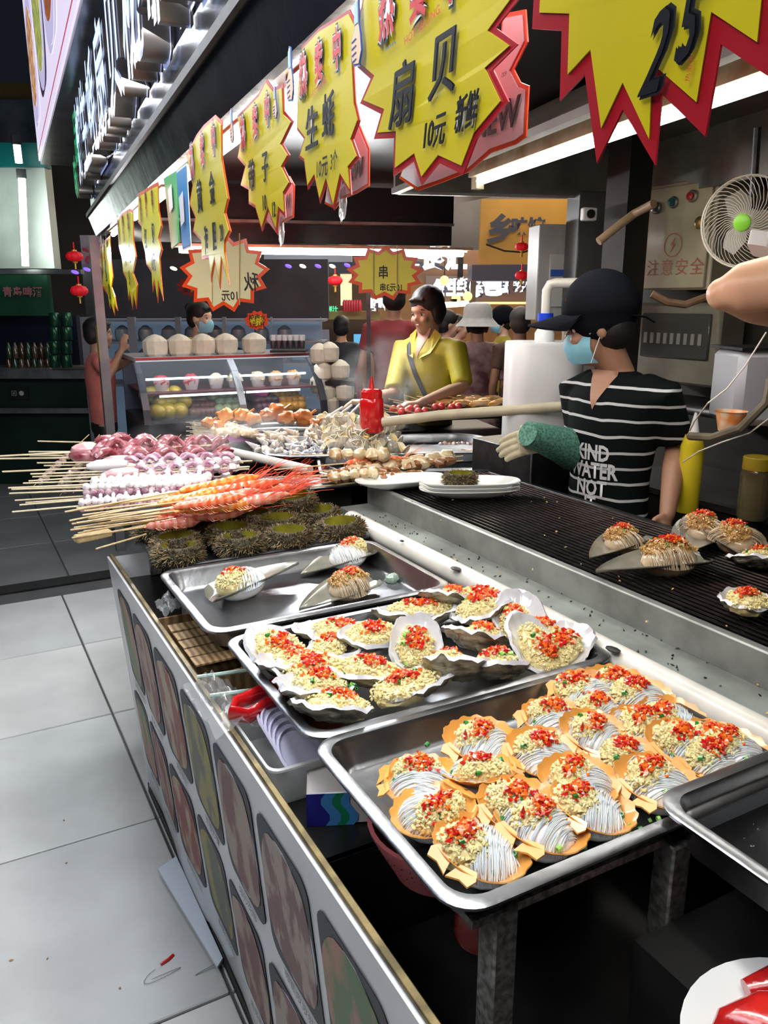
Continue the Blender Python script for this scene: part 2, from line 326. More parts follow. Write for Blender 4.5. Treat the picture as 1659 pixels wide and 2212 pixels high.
# ================= trays =================
def tray_mesh(w_, l_, dp, r=.05, lip=.018, m=steel, name='tray', taper=.02):
    def ring(o, z, rr): return [V((x, y, z)) for x, y in rrect(w_ - 2 * o, l_ - 2 * o, max(.008, rr), 7)]
    b = MB().rings([ring(.000, -.006, r), ring(-.001, -.001, r), ring(.003, .0015, r), ring(lip, .001, r - lip * .6), ring(lip + .004, -.005, r - lip * .7), ring(lip + taper - .004, -dp + .006, r - lip), ring(lip + taper + .004, -dp, r - lip - .004)], cap0=False, cap1=True)
    b.rings([list(reversed(q)) for q in (ring(.001, -.006, r), ring(lip - .002, -.004, r - lip * .6), ring(lip + .001, -.01, r - lip * .7), ring(lip + taper - .006, -dp - .001, r - lip), ring(lip + taper + .004, -dp - .003, r - lip - .004))], cap0=False, cap1=True)
    return b.mesh(name, m)
def drops(o, w_, l_, z, n_, seed):
    r_ = random.Random(seed); b = MB()
    for _ in range(n_): s_ = r_.uniform(.001, .0028); b.ball((r_.uniform(-w_ / 2, w_ / 2) * .85, r_.uniform(-l_ / 2, l_ / 2) * .85, z), (s_ * r_.uniform(1, 2), s_, s_ * .5), 6, 4)
    b.build('water_drops', mat('water', (.9, .95, 1), .03, trans=1.0, ior=1.33), o, kind='stuff')
T1 = tag(link('tray', tray_mesh(.62, .425, .045), None, (.742, .835, .925)), 'nearest large steel tray holding rows of orange scallops', 'tray')
T2 = tag(link('tray', tray_mesh(.66, .46, .045), None, (.765, 1.275, .925)), 'steel tray heaped with garlic oysters, second from the camera', 'tray')
T3 = tag(link('tray', tray_mesh(.62, .46, .05), None, (.725, 1.765, .925)), 'steel tray with three long pen shells, behind the oysters', 'tray')
T4 = tag(link('tray', tray_mesh(.60, .30, .065, r=.05, m=steel), None, (1.07, .515, .945)), 'empty deep steel tray at the right edge, overlapping the scallop tray', 'tray')
T5 = tag(link('tray', tray_mesh(.64, .46, .03, lip=.01, m=darkm), None, (.76, 2.27, .915)), 'black flat tray under the row of sea urchins', 'tray')
drops(T1, .55, .4, -.044, 60, 1); drops(T4, .5, .25, -.064, 120, 2); drops(T2, .6, .4, -.044, 20, 3)
# ================= fascia and hanging price signs =================
FY0, FY1 = -.3, 5.3
fc = thing('stall_fascia', 'glossy black fascia board running along the front of the stall', 'fascia', fas(2.5, 1.98))
def fb(mb, name, m, **k):
    o = mb.build(name, m, fc, **k); o.location = -fas(2.5, 1.98); return o
def frun(b, z0, z1, o0, o1, ya=FY0, yb=FY1): # a long board between two heights / offsets
    return b.rings([[fas(ya, z0, o0), fas(ya, z0, o1), fas(ya, z1, o1), fas(ya, z1, o0)], [fas(yb, z0, o0), fas(yb, z0, o1), fas(yb, z1, o1), fas(yb, z1, o0)]])
SZ = 2.085; SO = .035
fb(MB().rings([[fas(FY0, 1.98, 0), fas(FY0, SZ, SO), fas(FY0, SZ, SO - .02), fas(FY0, 1.98, -.02)], [fas(FY1, 1.98, 0), fas(FY1, SZ, SO), fas(FY1, SZ, SO - .02), fas(FY1, 1.98, -.02)]]), 'fascia_board', black_p, smooth=False)
fb(frun(MB(), SZ, SZ + .022, SO - .02, SO + .012), 'lower_trim', mat('tarnished_trim', (.045, .04, .03), .5, .4, noise_=.6, scale=12), smooth=False)
fb(frun(MB(), SZ + .022, 2.66, SO - .06, SO - .02), 'sign_backing', mat('backing_panel', (.045, .05, .058), .25, .4, coat=.4), smooth=False)
fb(frun(MB(), 1.985, 2.03, -.06, -.022), 'lamp_batten', cream, smooth=False)
# glowing channel letters
face_w = mat('letter_face', (.7, .8, 1), .4, emit=(.50, .64, 1.0), es=1.6); face_g = mat('green_letter_face', (.05, .6, .2), .4, emit=(.0, .42, .13), es=.8)
ret = mat('letter_return', (.22, .19, .17), .35, .6)
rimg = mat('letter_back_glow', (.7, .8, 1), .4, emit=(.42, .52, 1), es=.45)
def letter(chs, y, z, h, face, lab, wf=.98, out=.085):
    o = thing('channel_letter', lab, 'sign letter', fas(y, z, SO - .02), group=None)
    c = fas(y, z, SO - .02 + out)
    M = frame(ON * (out - .0), -OD, UZ, ON, h * wf, h); text(chs, face, M, 'letter_face', o, 0, .014)
    me = text_mesh(chs, .86, .006); me.transform(frame(ON * (out / 2 - .002), -OD, UZ, ON, h * wf, h, out)); me.materials.clear(); me.materials.append(ret); link('letter_return', me, o)
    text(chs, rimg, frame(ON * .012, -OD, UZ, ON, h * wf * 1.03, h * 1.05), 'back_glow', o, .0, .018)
    return o
chars = '制秘贝扇蚝生烤'
nm = ['nearest white glowing channel letter, cut off by the top of the photo', 'second nearest white glowing channel letter on the black fascia', 'glowing white channel letter for shellfish, third from the near end', 'glowing white channel letter for fan, fourth from the near end', 'glowing white channel letter for oyster, fifth from the near end', 'glowing white channel letter for raw, sixth from the near end', 'farthest white glowing channel letter, next to the green ones']
ys = [1.90, 2.36, 2.82, 3.28, 3.74, 4.18, 4.56]
for ch_, y, l in zip(chars, ys, nm): letter(ch_, y, 2.35, .40, face_w, l)
letter('品', 4.80, 2.42, .27, face_g, 'upper green glowing channel letter at the far end of the fascia')
letter('味', 5.10, 2.26, .24, face_g, 'lower green glowing channel letter at the far end of the fascia')
# picture light box over the letters
P = atz(88, 355, 2.62); Q = atz(180, 0, 2.62); D_ = (Q - P).normalized(); N_ = V((D_.y, -D_.x, 0)); N_ = N_ if N_.x < 0 else -N_
lbx = thing('picture_light_box', 'tall glowing light box with dish photographs above the letters', 'light box', P)
Lr = lambda t, z, o: D_ * t + UZ * (z - 2.62) + N_ * o
MB().rings([[Lr(a, z, o) for z, o in ((2.62, 0), (2.62, -.5), (4.1, -.5), (4.1, 0))] for a in (0, 6.8)]).build('case', mat('box_case', (.16, .17, .18), .3, .6, noise_=.5, scale=4, coat=.2), lbx, smooth=False)
MB().prism([(0.02, 2.64), (6.8, 2.64), (6.8, 4.08), (.02, 4.08)], lambda u, v, t: Lr(u, v, t), .002, .012).build('lit_face', mat('lit_face', (.8, .75, .85), .4, emit=(.78, .70, .92), es=.95), lbx, smooth=False)
MB().prism([(0.02, 2.685), (6.8, 2.685), (6.8, 2.695), (.02, 2.695)], lambda u, v, t: Lr(u, v, t), .012, .014).build('red_line', mat('red_line', (.5, .1, .14), .5, emit=(.6, .12, .16), es=.6), lbx, smooth=False)
pm = []
for i, (a, b_) in enumerate([((.45, .12, .03), (.9, .62, .35)), ((.65, .62, .18), (.25, .35, .1)), ((.5, .16, .06), (.25, .08, .05))]):
    m = mat('lit_food_%d' % i, a, .4, col2=b_, scale=16); nt = m.node_tree; bs = nt.nodes['Principled BSDF']
    nt.links.new(nt.nodes['Color Ramp'].outputs[0] if 'Color Ramp' in nt.nodes else nt.nodes['ColorRamp'].outputs[0], bs.inputs['Emission Color']); bs.inputs['Emission Strength'].default_value = .7; pm.append(m)
bowl = mat('lit_plate', (.6, .58, .8), .4, emit=(.60, .56, .85), es=.8); bdk = mat('lit_dark', (.06, .05, .08), .4, emit=(.05, .04, .08), es=.6)
for k in range(5):
    cu, cv = .55 + k * .98, 3.22
    r1 = MB().prism(rrect(.9, .82, .3, 6, cu, cv), lambda u, v, t: Lr(u, v, t), .013, .015).build('picture_ground', bdk if k % 2 else bowl, lbx, smooth=False)
    MB().prism([(cu + .42 * math.cos(a), cv + .40 * math.sin(a)) for a in (PI * q / 12 for q in range(24))], lambda u, v, t: Lr(u, v, t), .016, .018).build('plate_picture', bowl, r1, smooth=False)
    MB().prism([(cu + .33 * math.cos(a) * (1 + .1 * math.sin(5 * a)), cv + .30 * math.sin(a)) for a in (PI * q / 12 for q in range(24))], lambda u, v, t: Lr(u, v, t), .019, .021).build('dish_picture', pm[k % 3], r1, smooth=False)
# tubes behind the fascia
for k, (ya, yb) in enumerate(((.25, 1.45), (1.62, 2.75), (2.95, 3.9), (4.05, 4.9))):
    o = thing('tube_lamp', ['bright tube lamp behind the big scallop price sign', 'bright tube lamp behind the third and fourth price signs', 'bright tube lamp behind the payment code sheets', 'bright tube lamp behind the farthest price signs'][k], 'lamp', fas((ya + yb) / 2, 1.965, -.06))
    L_ = (yb - ya) / 2
    MB().cyl(-OD * L_, OD * L_, .013, 12).build('tube', white_em, o); MB().rings([[OD * s_ * (L_ + .02) + ON * a + UZ * b for a, b in ((-.02, .014), (.02, .014), (.015, .035), (-.015, .035))] for s_ in (-1, 1)]).build('batten', cream, o, smooth=False)
# ---- price signs, flat cards
yel = mat('sign_yellow', (.66, .53, .008), .3, coat=.15, noise_=.06, scale=8); yel2 = mat('sign_yellow_far', (.74, .66, .012), .35)
redb = mat('sign_red', (.42, .010, .02), .3, coat=.3); orb = mat('sign_orange_red', (.80, .08, .01), .3, coat=.3)
ink = mat('marker_ink', (.006, .006, .01), .35); wh = mat('sign_white', (.82, .82, .82), .35); redt = mat('sign_red_text', (.62, .02, .03), .35); blue = mat('sign_blue', (.02, .10, .42), .35); skin_p = mat('print_skin', (.85, .55, .36), .4)
def card(poly_px, off, lab, bm=redb, ym=yel, name='price_sign', wd=.011, cat='price sign', group=None):
    p0 = fas(2, 1.98, off); pts = [atplane(x, y, p0, ON) for x, y in poly_px]
    uv = [(-(p - p0).dot(OD), p.z) for p in pts]           # u grows to the right as read
    cu = sum(a for a, b in uv) / len(uv); top = max(b for a, b in uv); org = p0 - OD * cu + UZ * (top - p0.z)
    o = thing(name, lab, cat, org, group=group)
    def fn(u, v, t): return -OD * (u - cu) + UZ * (v - top) + ON * (t + .006 * math.sin(9 * (u - cu)) * (top - v) * 2)
    MB().prism(uv, fn, -.0015, 0).build('border', bm, o, smooth=False)
    MB().prism(inset(uv, wd), fn, .0002, .0012).build('card_face', ym, o, smooth=False)
    def put(s, px, py, hpx, m, nm='lettering', bold=.0, sh=0.0, wf=1.0, dt=.0042, parent=None, rot=0):
        a = atplane(px, py, p0, ON); b = atplane(px, py - hpx, p0, ON); h = (b - a).length * 1.22; u, v = -(a - p0).dot(OD), a.z
        c = -OD * (u - cu) + UZ * (v - top) + ON * (dt + .006 * math.sin(9 * (u - cu)) * (top - v) * 2); U = -OD * math.cos(rot) + UZ * math.sin(rot); W = OD * math.sin(rot) + UZ * math.cos(rot)
        if m is ink and nm == 'lettering' and h > .03:
            bold = .010
            for q_ in ((.028, .010), (.056, -.004)) + (((.08, .02), (.03, -.03)) if s in ('2', '5') else ()): text(s, m, frame(c + U * h * q_[0] + W * h * q_[1] - ON * .0002, U, W + U * sh, ON, h * wf, h), nm, parent or o, 0, bold)
        return text(s, m, frame(c, U, W + U * sh, ON, h * wf, h), nm, parent or o, 0, bold)
    o_put = put; return o, put, fn, (cu, top, uv)
def header(put, pts, hp, wf=1.0, rot=.0):
    for ch_, (x, y) in zip('热卖中', pts):
        put(ch_, x, y, hp * 1.06, ink, 'header_outline', .085, wf=wf, dt=.0040); put(ch_, x, y, hp, wh, 'header_outline', .065, wf=wf, dt=.0046); put(ch_, x, y, hp, redt, 'header_character', .03, wf=wf, dt=.0054)
def thumb(o, put_args, px, py, hpx, off, cu, top, p0=None):
    p0 = fas(2, 1.98, off); a = atplane(px, py, p0, ON); b = atplane(px, py - hpx, p0, ON); h = (b - a).length; u, v = -(a - p0).dot(OD), a.z
    f = lambda x, y, t: -OD * (u - cu + x * h) + UZ * (v - top + y * h) + ON * (.006 + t)
    fist = [(-.16, -.45), (.12, -.5), (.24, -.3), (.2, -.05), (.14, .12), (.12, .5), (-.02, .56), (-.1, .42), (-.1, .1), (-.24, -.05), (-.26, -.3)]
    t_ = MB().prism(fist, f, 0, .001).build('thumb_emblem', blue, o, smooth=False)
    MB().prism(inset(fist, .035), f, .0012, .0018).build('thumb_skin', skin_p, t_, smooth=False)
    MB().prism([(-.07, .14), (.1, .14), (.08, .46), (-.04, .46)], f, .002, .0024).build('thumb_sleeve', mat('sleeve_print', (.35, .6, .85), .4), t_, smooth=False)
    for q in range(4): MB().prism([(-.2, -.08 - q * .1), (.0, -.06 - q * .1), (.02, -.075 - q * .1), (-.18, -.1 - q * .1)], f, .002, .0024).build('finger_line', blue, t_, smooth=False)
# nearest: number 25
o, put, fn, _ = card([(1160, -130), (1148, 62), (1212, 66), (1207, 217), (1262, 160), (1288, 352), (1345, 236), (1417, 357), (1430, 202), (1527, 295), (1560, 96), (1668, 168), (1700, -130)], .05, 'nearest yellow price card reading 25, cut off by the top right of the photo', wd=.0105)
put('2', 1428, 125, 200, ink, bold=.03, sh=.25, wf=.62); put('5', 1500, 60, 185, ink, bold=.03, sh=.15, wf=.6)
put('热卖中', 1505, 150, 15, redt, rot=1.4); 
# big scallop card
o, put, fn, (cu, top, _) = card([(800, -95), (775, 40), (765, 140), (798, 170), (775, 223), (820, 246), (804, 300), (849, 298), (846, 381), (893, 348), (910, 400), (950, 352), (1005, 377), (1035, 300), (1104, 220), (1069, 150), (1123, 96), (1075, 61), (1142, -25), (1130, -100)], .02, 'large yellow scallop price card reading 10 yuan, second from the camera', wd=.007)
header(put, ((842, 30), (912, -8), (985, -45)), 108, .72)
put('HOT SELLING', 918, 58, 22, redt, rot=.1, wf=1.2); put('★★★★★', 850, 100, 11, blue)
put('扇', 873, 215, 120, ink, bold=.028, sh=.2); put('贝', 965, 150, 125, ink, bold=.028, sh=.15); put('10元', 945, 290, 62, ink, bold=.022, sh=.2, wf=.8); put('新鲜', 1018, 250, 70, ink, bold=.028, sh=.2, wf=.62)
thumb(o, None, 782, 75, 150, .02, cu, top)
def back_card(poly, off, lab, tx, ty, h, s='NEW', tag_=None):
    o, put, fn, _ = card(poly, off, lab, orb, wh, 'price_sign', .004)
    put(s, tx, ty, h, ink, bold=.05, dt=.004, sh=.1)
    return o, put
o, put = back_card([(900, 412), (860, 385), (880, 330), (1080, 120), (1085, 30), (1135, 20), (1140, 90), (1110, 150), (1125, 178), (1143, 185), (1138, 295), (1115, 312), (1060, 330), (1010, 372), (950, 395)], -.012, 'red, white and black price card tucked behind the large scallop card', 1076, 262, 72)
put('009', 1098, 162, 12, ink)
# oyster card
o, put, fn, (cu, top, _) = card([(652, 100), (690, 60), (755, 20), (775, 60), (765, 130), (770, 220), (780, 260), (765, 300), (780, 340), (758, 365), (762, 420), (738, 385), (722, 455), (705, 395), (690, 440), (678, 385), (662, 410), (655, 350), (643, 340), (655, 300), (640, 280), (643, 180)], .012, 'yellow raw oyster price card reading 10 yuan, third from the camera', wd=.005)
header(put, ((661, 168), (695, 142), (735, 112)), 78, .62)
put('HOT SELLING', 694, 190, 14, redt, rot=.1, wf=1.1); put('★★★★★', 735, 155, 7, blue); put('生', 677, 285, 82, ink, bold=.028, sh=.1); put('蚝', 714, 258, 86, ink, bold=.028, sh=.1, wf=.85); put('10元', 700, 365, 40, ink, bold=.022, sh=.1, wf=.9); put('3个', 728, 350, 38, ink, bold=.022, sh=.1, wf=.7)
thumb(o, None, 636, 165, 120, .012, cu, top)
o, put = back_card([(700, 440), (720, 300), (770, 250), (798, 320), (798, 402), (770, 418), (740, 430), (722, 452)], -.012, 'red, white and black price card tucked behind the oyster card', 766, 372, 48)
# pen shell card
o, put, fn, (cu, top, _) = card([(512, 250), (530, 232), (560, 200), (575, 170), (590, 190), (612, 180), (615, 240), (635, 262), (612, 310), (628, 335), (614, 360), (632, 395), (617, 420), (620, 470), (605, 455), (600, 505), (580, 455), (565, 500), (550, 450), (535, 440), (535, 410), (518, 400), (528, 360), (512, 340), (520, 300)], .012, 'yellow pen shell price card reading 10, fourth from the camera', wd=.006)
header(put, ((529, 292), (556, 268), (583, 242)), 60, .62)
put('HOT SELLING', 552, 300, 10, redt, rot=.1, wf=1.1); put('带', 546, 385, 60, ink, bold=.028, wf=.8); put('子', 577, 365, 60, ink, bold=.028, wf=.8); put('10', 575, 440, 38, ink, bold=.022, wf=.8); put('12', 597, 455, 38, ink, bold=.022, wf=.7)
thumb(o, None, 603, 225, 70, .012, cu, top); thumb(o, None, 508, 275, 75, .012, cu, top)
o, put = back_card([(560, 455), (610, 410), (625, 380), (636, 400), (634, 470), (612, 480), (600, 508)], -.012, 'red and white price card tucked behind the pen shell card', 618, 440, 34)
# sea urchin card
o, put, fn, (cu, top, _) = card([(402, 335), (425, 290), (440, 270), (465, 248), (480, 262), (482, 345), (497, 430), (490, 460), (502, 500), (490, 525), (490, 545), (500, 615), (482, 565), (478, 625), (465, 565), (455, 610), (450, 560), (433, 560), (432, 520), (415, 500), (420, 470), (408, 440), (415, 400)], .03, 'yellow sea urchin price card reading 20, fifth from the camera', orb, wd=.008)
header(put, ((418, 355), (441, 330), (466, 305)), 60, .6)
put('黄', 433, 430, 62, ink, bold=.015, wf=.8); put('金', 462, 412, 62, ink, bold=.015, wf=.75); put('海', 448, 525, 55, ink, bold=.015, wf=.62); put('胆', 468, 515, 55, ink, bold=.015, wf=.62); put('20', 485, 505, 42, ink, bold=.022, wf=.7)
# payment sheets
o, put, fn, _ = card([(354, 385), (383, 368), (388, 525), (370, 538)], .0, 'green and white payment sheet hanging beside the sea urchin card', mat('sheet_green', (.05, .42, .12), .4), mat('sheet_green', (.05, .42, .12), .4), 'payment_sheet', .002, 'payment sheet')
MB().prism([(-.035, -.045), (.03, -.035), (.03, -.10), (-.03, -.11)], lambda u, v, t: -OD * u + UZ * v + ON * t, .004, .005).build('blank_square', wh, o, smooth=False)
o, put, fn, _ = card([(381, 370), (403, 352), (414, 533), (393, 543)], .006, 'white and blue payment sheet hanging beside the sea urchin card', wh, mat('sheet_blue', (.04, .25, .55), .4), 'payment_sheet', .006, 'payment sheet')
MB().prism([(-.03, -.075), (.03, -.065), (.03, -.14), (-.025, -.15)], lambda u, v, t: -OD * u + UZ * v + ON * t, .006, .007).build('blank_square', wh, o, smooth=False)
def small_card(pts, lab, txts, hd, off=.02):
    o, put, fn, (cu, top, _) = card(pts, off, lab, orb, yel2, wd=.012)
    for s, x, y, h in txts: put(s, x, y, h, ink, bold=.015, wf=.75)
    for ch_, (x, y) in zip('热卖中', hd): put(ch_, x, y, 46, ink, 'header_outline', .04, wf=.5); put(ch_, x, y, 42, redt, 'header_character', .0, wf=.5, dt=.005)
    return o
small_card([(298, 418), (312, 410), (330, 398), (342, 392), (345, 455), (352, 490), (346, 515), (353, 540), (348, 560), (350, 590), (356, 650), (345, 615), (342, 655), (334, 610), (328, 632), (326, 590), (314, 570), (312, 545), (306, 520), (305, 490), (298, 480)], 'yellow king prawn price card reading 10 yuan, left of the payment sheets', [('红', 316, 520, 38), ('虾', 334, 508, 38), ('10元', 334, 570, 34)], ((306, 455), (318, 445), (332, 436)), .03)
small_card([(252, 478), (262, 462), (280, 450), (288, 455), (290, 520), (296, 555), (290, 590), (299, 615), (297, 668), (291, 640), (287, 670), (281, 635), (276, 650), (272, 605), (265, 590), (262, 555), (256, 530), (255, 500)], 'narrow yellow price card with a 5, third from the far end', [('大', 272, 558, 32), ('鱼', 284, 552, 32), ('5', 282, 602, 30)], ((258, 505), (268, 497), (280, 488)), .03)
small_card([(217, 535), (225, 520), (238, 508), (241, 560), (246, 600), (243, 620), (250, 640), (255, 672), (249, 662), (250, 683), (241, 660), (236, 668), (232, 640), (222, 620), (222, 590), (216, 575)], 'narrowest yellow price card at the far end of the row', [('蟹', 230, 590, 30), ('12', 238, 632, 28)], ((221, 560), (227, 552), (234, 546)), .03)
# bits of clear tape
for i, (px, py) in enumerate(((740, 440), (608, 500))):
    p = atplane(px, py, fas(2, 1.98, -.01), ON); tag(MB().ball((0, 0, 0), (.003, .012, .022), 8, 6, fn=lambda u: 1 + .5 * noise.noise(u * 3)).build('plastic_wrap', mat('clear_film', (.9, .9, .9), .15, trans=.7, alpha=.6)), ['scrap of clear film under the oyster card', 'scrap of clear film under the pen shell card'][i], 'plastic film').location = p
# hanging ties, far beam with lamp, hood
# ================= toppings =================
garm = mat('garlic', (.86, .73, .36), .34, noise_=.12, scale=130, sss=.25, coat=.3); garm2 = mat('browned_garlic', (.66, .42, .15), .28, col2=(.42, .22, .06), scale=90, coat=.5)
chm = [mat('chili_red', (.58, .015, .008), .2, coat=.6), mat('chili_orange', (.85, .16, .015), .22, coat=.5), mat('chili_seed', (.9, .62, .22), .3)]
scm = [mat('scallion_dark', (.02, .22, .03), .3, coat=.3), mat('scallion_light', (.30, .58, .12), .3, coat=.3)]
nood = mat('glass_noodle', (.86, .83, .80), .2, sss=.8, coat=.4, spec=.6); nood_b = mat('soy_noodle', (.62, .48, .32), .2, sss=.4, coat=.4, noise_=.4, scale=30)
def nz(p, s=1.0): return noise.noise(V(p) * s)
def grains(c, rx, ry, h, n, seed, sz=.0032, m=None):
    r_ = random.Random(seed); b = MB(); c = V(c)
    b.ball(c + V((0, 0, 0)), (rx * .93, ry * .93, h * .9), 20, 12, fn=lambda u: 1 + .16 * nz(u * 3 + V((seed, 0, 0))))
    for _ in range(n):
        a = r_.uniform(0, 2 * PI); q = math.sqrt(r_.random()); x, y = math.cos(a) * q, math.sin(a) * q; z = math.sqrt(max(0, 1 - q * q)); k = 1 + .18 * nz(V((x, y, z)) * 3 + V((seed, 0, 0)))
        s_ = sz * r_.uniform(.6, 1.35); b.bit(c + V((x * rx * k, y * ry * k, z * h * k * .95)), s_, dims=(s_, s_ * r_.uniform(.7, 1), s_ * r_.uniform(.6, .9)))
    return b
def chili(c, rx, ry, n, seed, zf, sz=.0034):
    r_ = random.Random(seed); b = MB(); c = V(c)
    for _ in range(n):
        b.m = r_.choice((0, 0, 0, 1, 1, 1, 2, 2)); s_ = sz * r_.uniform(.5, 1.3) * (.45 if b.m == 2 else 1); x, y = r_.gauss(0, .45) * rx, r_.gauss(0, .45) * ry
        b.bit(c + V((x, y, zf(c.x + x, c.y + y) + r_.uniform(0, .005))), s_, dims=(s_ * r_.uniform(.8, 1.9), s_, s_ * .7))
    return b
def scallion(c, r_, b):
    b.m = r_.choice((0, 0, 1)); ax = V((r_.gauss(0, 1), r_.gauss(0, 1), r_.gauss(0, .6) + .01)); x, y, z = basis(ax); R0 = r_.uniform(.0028, .0042); L_ = r_.uniform(.004, .007); c = V(c)
    rs = [[c + (x * math.cos(a) + y * math.sin(a)) * rr + z * h for a in (2 * PI * k / 8 for k in range(8))] for rr, h in ((R0, 0), (R0, L_), (R0 * .62, L_), (R0 * .62, 0))]
    rs.append(rs[0]); b.rings(rs, cap0=False, cap1=False)
def dome(cx, cy, rx, ry, z0, h): return lambda x, y: z0 + h * math.sqrt(max(0, 1 - ((x - cx) / rx) ** 2 - ((y - cy) / ry) ** 2))
def noodle_bundle(c, rx, ry, h, n, seed, ang=0.0, r=.0009):
    r_ = random.Random(seed); b = MB(); c = V(c); M = Matrix.Rotation(ang, 3, 'Z')
    b.ball(c, (rx * .9, ry * .9, h * .88), 18, 10)
    for i in range(n):
        y0 = (i / (n - 1) * 2 - 1) * .93; w_ = math.sqrt(1 - y0 * y0); ph = r_.uniform(-.12, .12); pts = []
        for k in range(11):
            t = (k / 10 * 2 - 1) * PI * .5 * .98; x = math.sin(t) * w_; z = math.cos(t) * w_; yy = y0 + ph * math.sin(t * 2) + .16 * math.cos(t)
            q = 1 / max(1, math.sqrt(x * x + yy * yy + z * z)); pts.append(c + M @ V((x * rx * q, yy * ry * q, z * h * q + .0006 * r_.random())))
        b.tube(pts, r * r_.uniform(.8, 1.2), 5)
    return b
# ================= scallops =================
shl = mat('scallop_orange', (.80, .24, .02), .28, col2=(.74, .34, .08), scale=28, coat=.5); shl_in = mat('scallop_inner', (.84, .38, .08), .25, noise_=.25, scale=18, coat=.5)
def fan(R0, dep, seed, ribs=17, pts=70):
    """fluted scallop cup, hinge at -x, opening up"""
    outr = []; inr = []; lip = []
    for j, f in enumerate((.12, .4, .7, .9, 1.0)):
        ro, ri = [], []
        for k in range(pts):
            a = 2 * PI * k / pts; e = 1 + .035 * math.cos(a * 2); back = max(0, -math.cos(a)) ** 3
            rib = math.cos(ribs * a) * (1 - .9 * back); r = R0 * f * e * (1 - .22 * back) * (1 + .022 * rib * f); z = dep * (f ** 2.2) + .0012 * rib * f
            ro.append(V((r * math.cos(a), r * math.sin(a), z - .0022 * (1.2 - f)))); ri.append(V((r * math.cos(a) * .985, r * math.sin(a) * .985, z + .0008)))
        outr.append(ro); inr.append(ri)
    b = MB(); b.m = 0; b.rings(list(reversed([list(reversed(r)) for r in outr])), cap0=False, cap1=True) if False else b.rings(outr, cap0=True, cap1=False)
    b.m = 1; b.rings([outr[-1], inr[-1]] + inr[-2::-1], cap0=False, cap1=True)
    for s_ in (-1, 1):   # the two ears at the hinge
        b.m = 1; e = [(-R0 * .70, s_ * .006), (-R0 * .66, s_ * R0 * .46), (-R0 * .80, s_ * R0 * .56), (-R0 * .95, s_ * R0 * .50), (-R0 * .92, s_ * R0 * .28), (-R0 * 1.0, s_ * .001)]
        b.prism(e, lambda u, v, t: V((u, v, dep * .78 + t + .10 * abs(v) + (u + R0 * .8) * .5)), 0, .0022)
    return b
def make_scallop(seed, style):
    r_ = random.Random(seed); R0 = .052
    t = thing('scallop', 'x', 'scallop', (0, 0, -5))
    fan(R0 * 1.06, .023, seed).build('shell', [shl, shl_in], t)
    na = r_.uniform(-.7, .7); noodle_bundle((.004, -.004, .008), .043, .040, .027, 58, seed, na, .00066).build('glass_noodles', nood, t, kind='stuff')
    gx, gy = r_.uniform(-.012, .010), r_.uniform(-.002, .016); rx, ry = r_.uniform(.031, .037), r_.uniform(.025, .030)
    grains((gx, gy, .017), rx, ry, .023, 420, seed, .0029).build('minced_garlic', garm, t, kind='stuff')
    f = dome(gx, gy, rx, ry, .017, .023)
    chili((gx + r_.uniform(.0, .012), gy + r_.uniform(-.006, .006), 0), .021, .015, 130, seed, lambda x, y: max(f(x, y), .028)).build('chopped_chili', chm, t, kind='stuff')
    b = MB()
    for k in range(5 if style else 3): a = r_.uniform(0, 6.3); q = r_.uniform(.015, .04); x, y = q * math.cos(a), q * math.sin(a); scallion((x, y, max(f(x, y), .030 - q * .3)), r_, b)
    b.build('scallion_rings', scm, t, kind='stuff')
    MB().bit((-.05, .003, .016), .002).build('hinge_dot', dark, t)
    return reg(t)
SP = [make_scallop(11 + i, i % 2) for i in range(5)]
tz = .925 - .045
sc_list = [  # px, py, hinge direction (deg, world), tilt, label
 (905, 1700, 150, 8, 'orange scallop in the far left corner of its tray, its ear toward the left rim'),
 (1035, 1625, 200, 5, 'scallop standing alone at the far side of the tray nearest the bare steel'),
 (1045, 1695, -30, -8, 'scallop with fluted orange edge showing at its back, second row from the left rim'),
 (925, 1780, 10, -14, 'large scallop with bare glass noodles and orange fluted rim on the left rim side'),
 (1050, 1880, 195, -6, 'nearest scallop at the front corner, orange ears splayed toward the camera'),
 (1115, 1775, 190, 2, 'scallop just behind the front corner one, chili in its middle'),
 (1205, 1850, 200, -8, 'scallop against the front rim, second from the near corner'),
 (1165, 1645, 170, 4, 'scallop with chili ridge, third in from the left, mid tray'),
 (1243, 1715, 200, 5, 'scallop with scattered chili and dark green scallion in the middle of the tray'),
 (1312, 1800, 185, -10, 'scallop against the front rim with noodles spilling right, beside the deep tray'),
 (1195, 1575, 165, 4, 'scallop in the back row of the middle, pale garlic half'),
 (1278, 1612, 200, 4, 'scallop with a long red chili streak across its garlic'),
 (1352, 1655, 200, 3, 'scallop with dark red chili clump right of centre of the tray'),
 (1430, 1725, 190, 3, 'scallop with a wide flat piece of red chili, right by the deep tray corner'),
 (1235, 1505, 150, 8, 'scallop with white noodle coil, farthest left of the back rim cluster'),
 (1297, 1552, 200, 5, 'scallop with thick garlic, just in front of the back rim cluster'),
 (1338, 1475, 170, 6, 'farthest scallop, at the back rim under the white pipe'),
 (1412, 1518, 190, 5, 'scallop with green scallion curl, second along the pipe side rim'),
 (1392, 1592, 200, 4, 'scallop with a red chili band, behind the dark clump one'),
 (1482, 1562, 190, 5, 'scallop third along the pipe side rim, chili at its peak'),
 (1470, 1640, 190, 3, 'scallop with the largest heap of red chili, right half of the tray'),
 (1592, 1600, 180, 5, 'scallop piled high with garlic at the right edge of the photo'),
 (1562, 1685, 190, 3, 'scallop near the right front rim with scallions behind it'),
 (1655, 1650, 200, 3, 'scallop cut off by the right edge of the photo')]
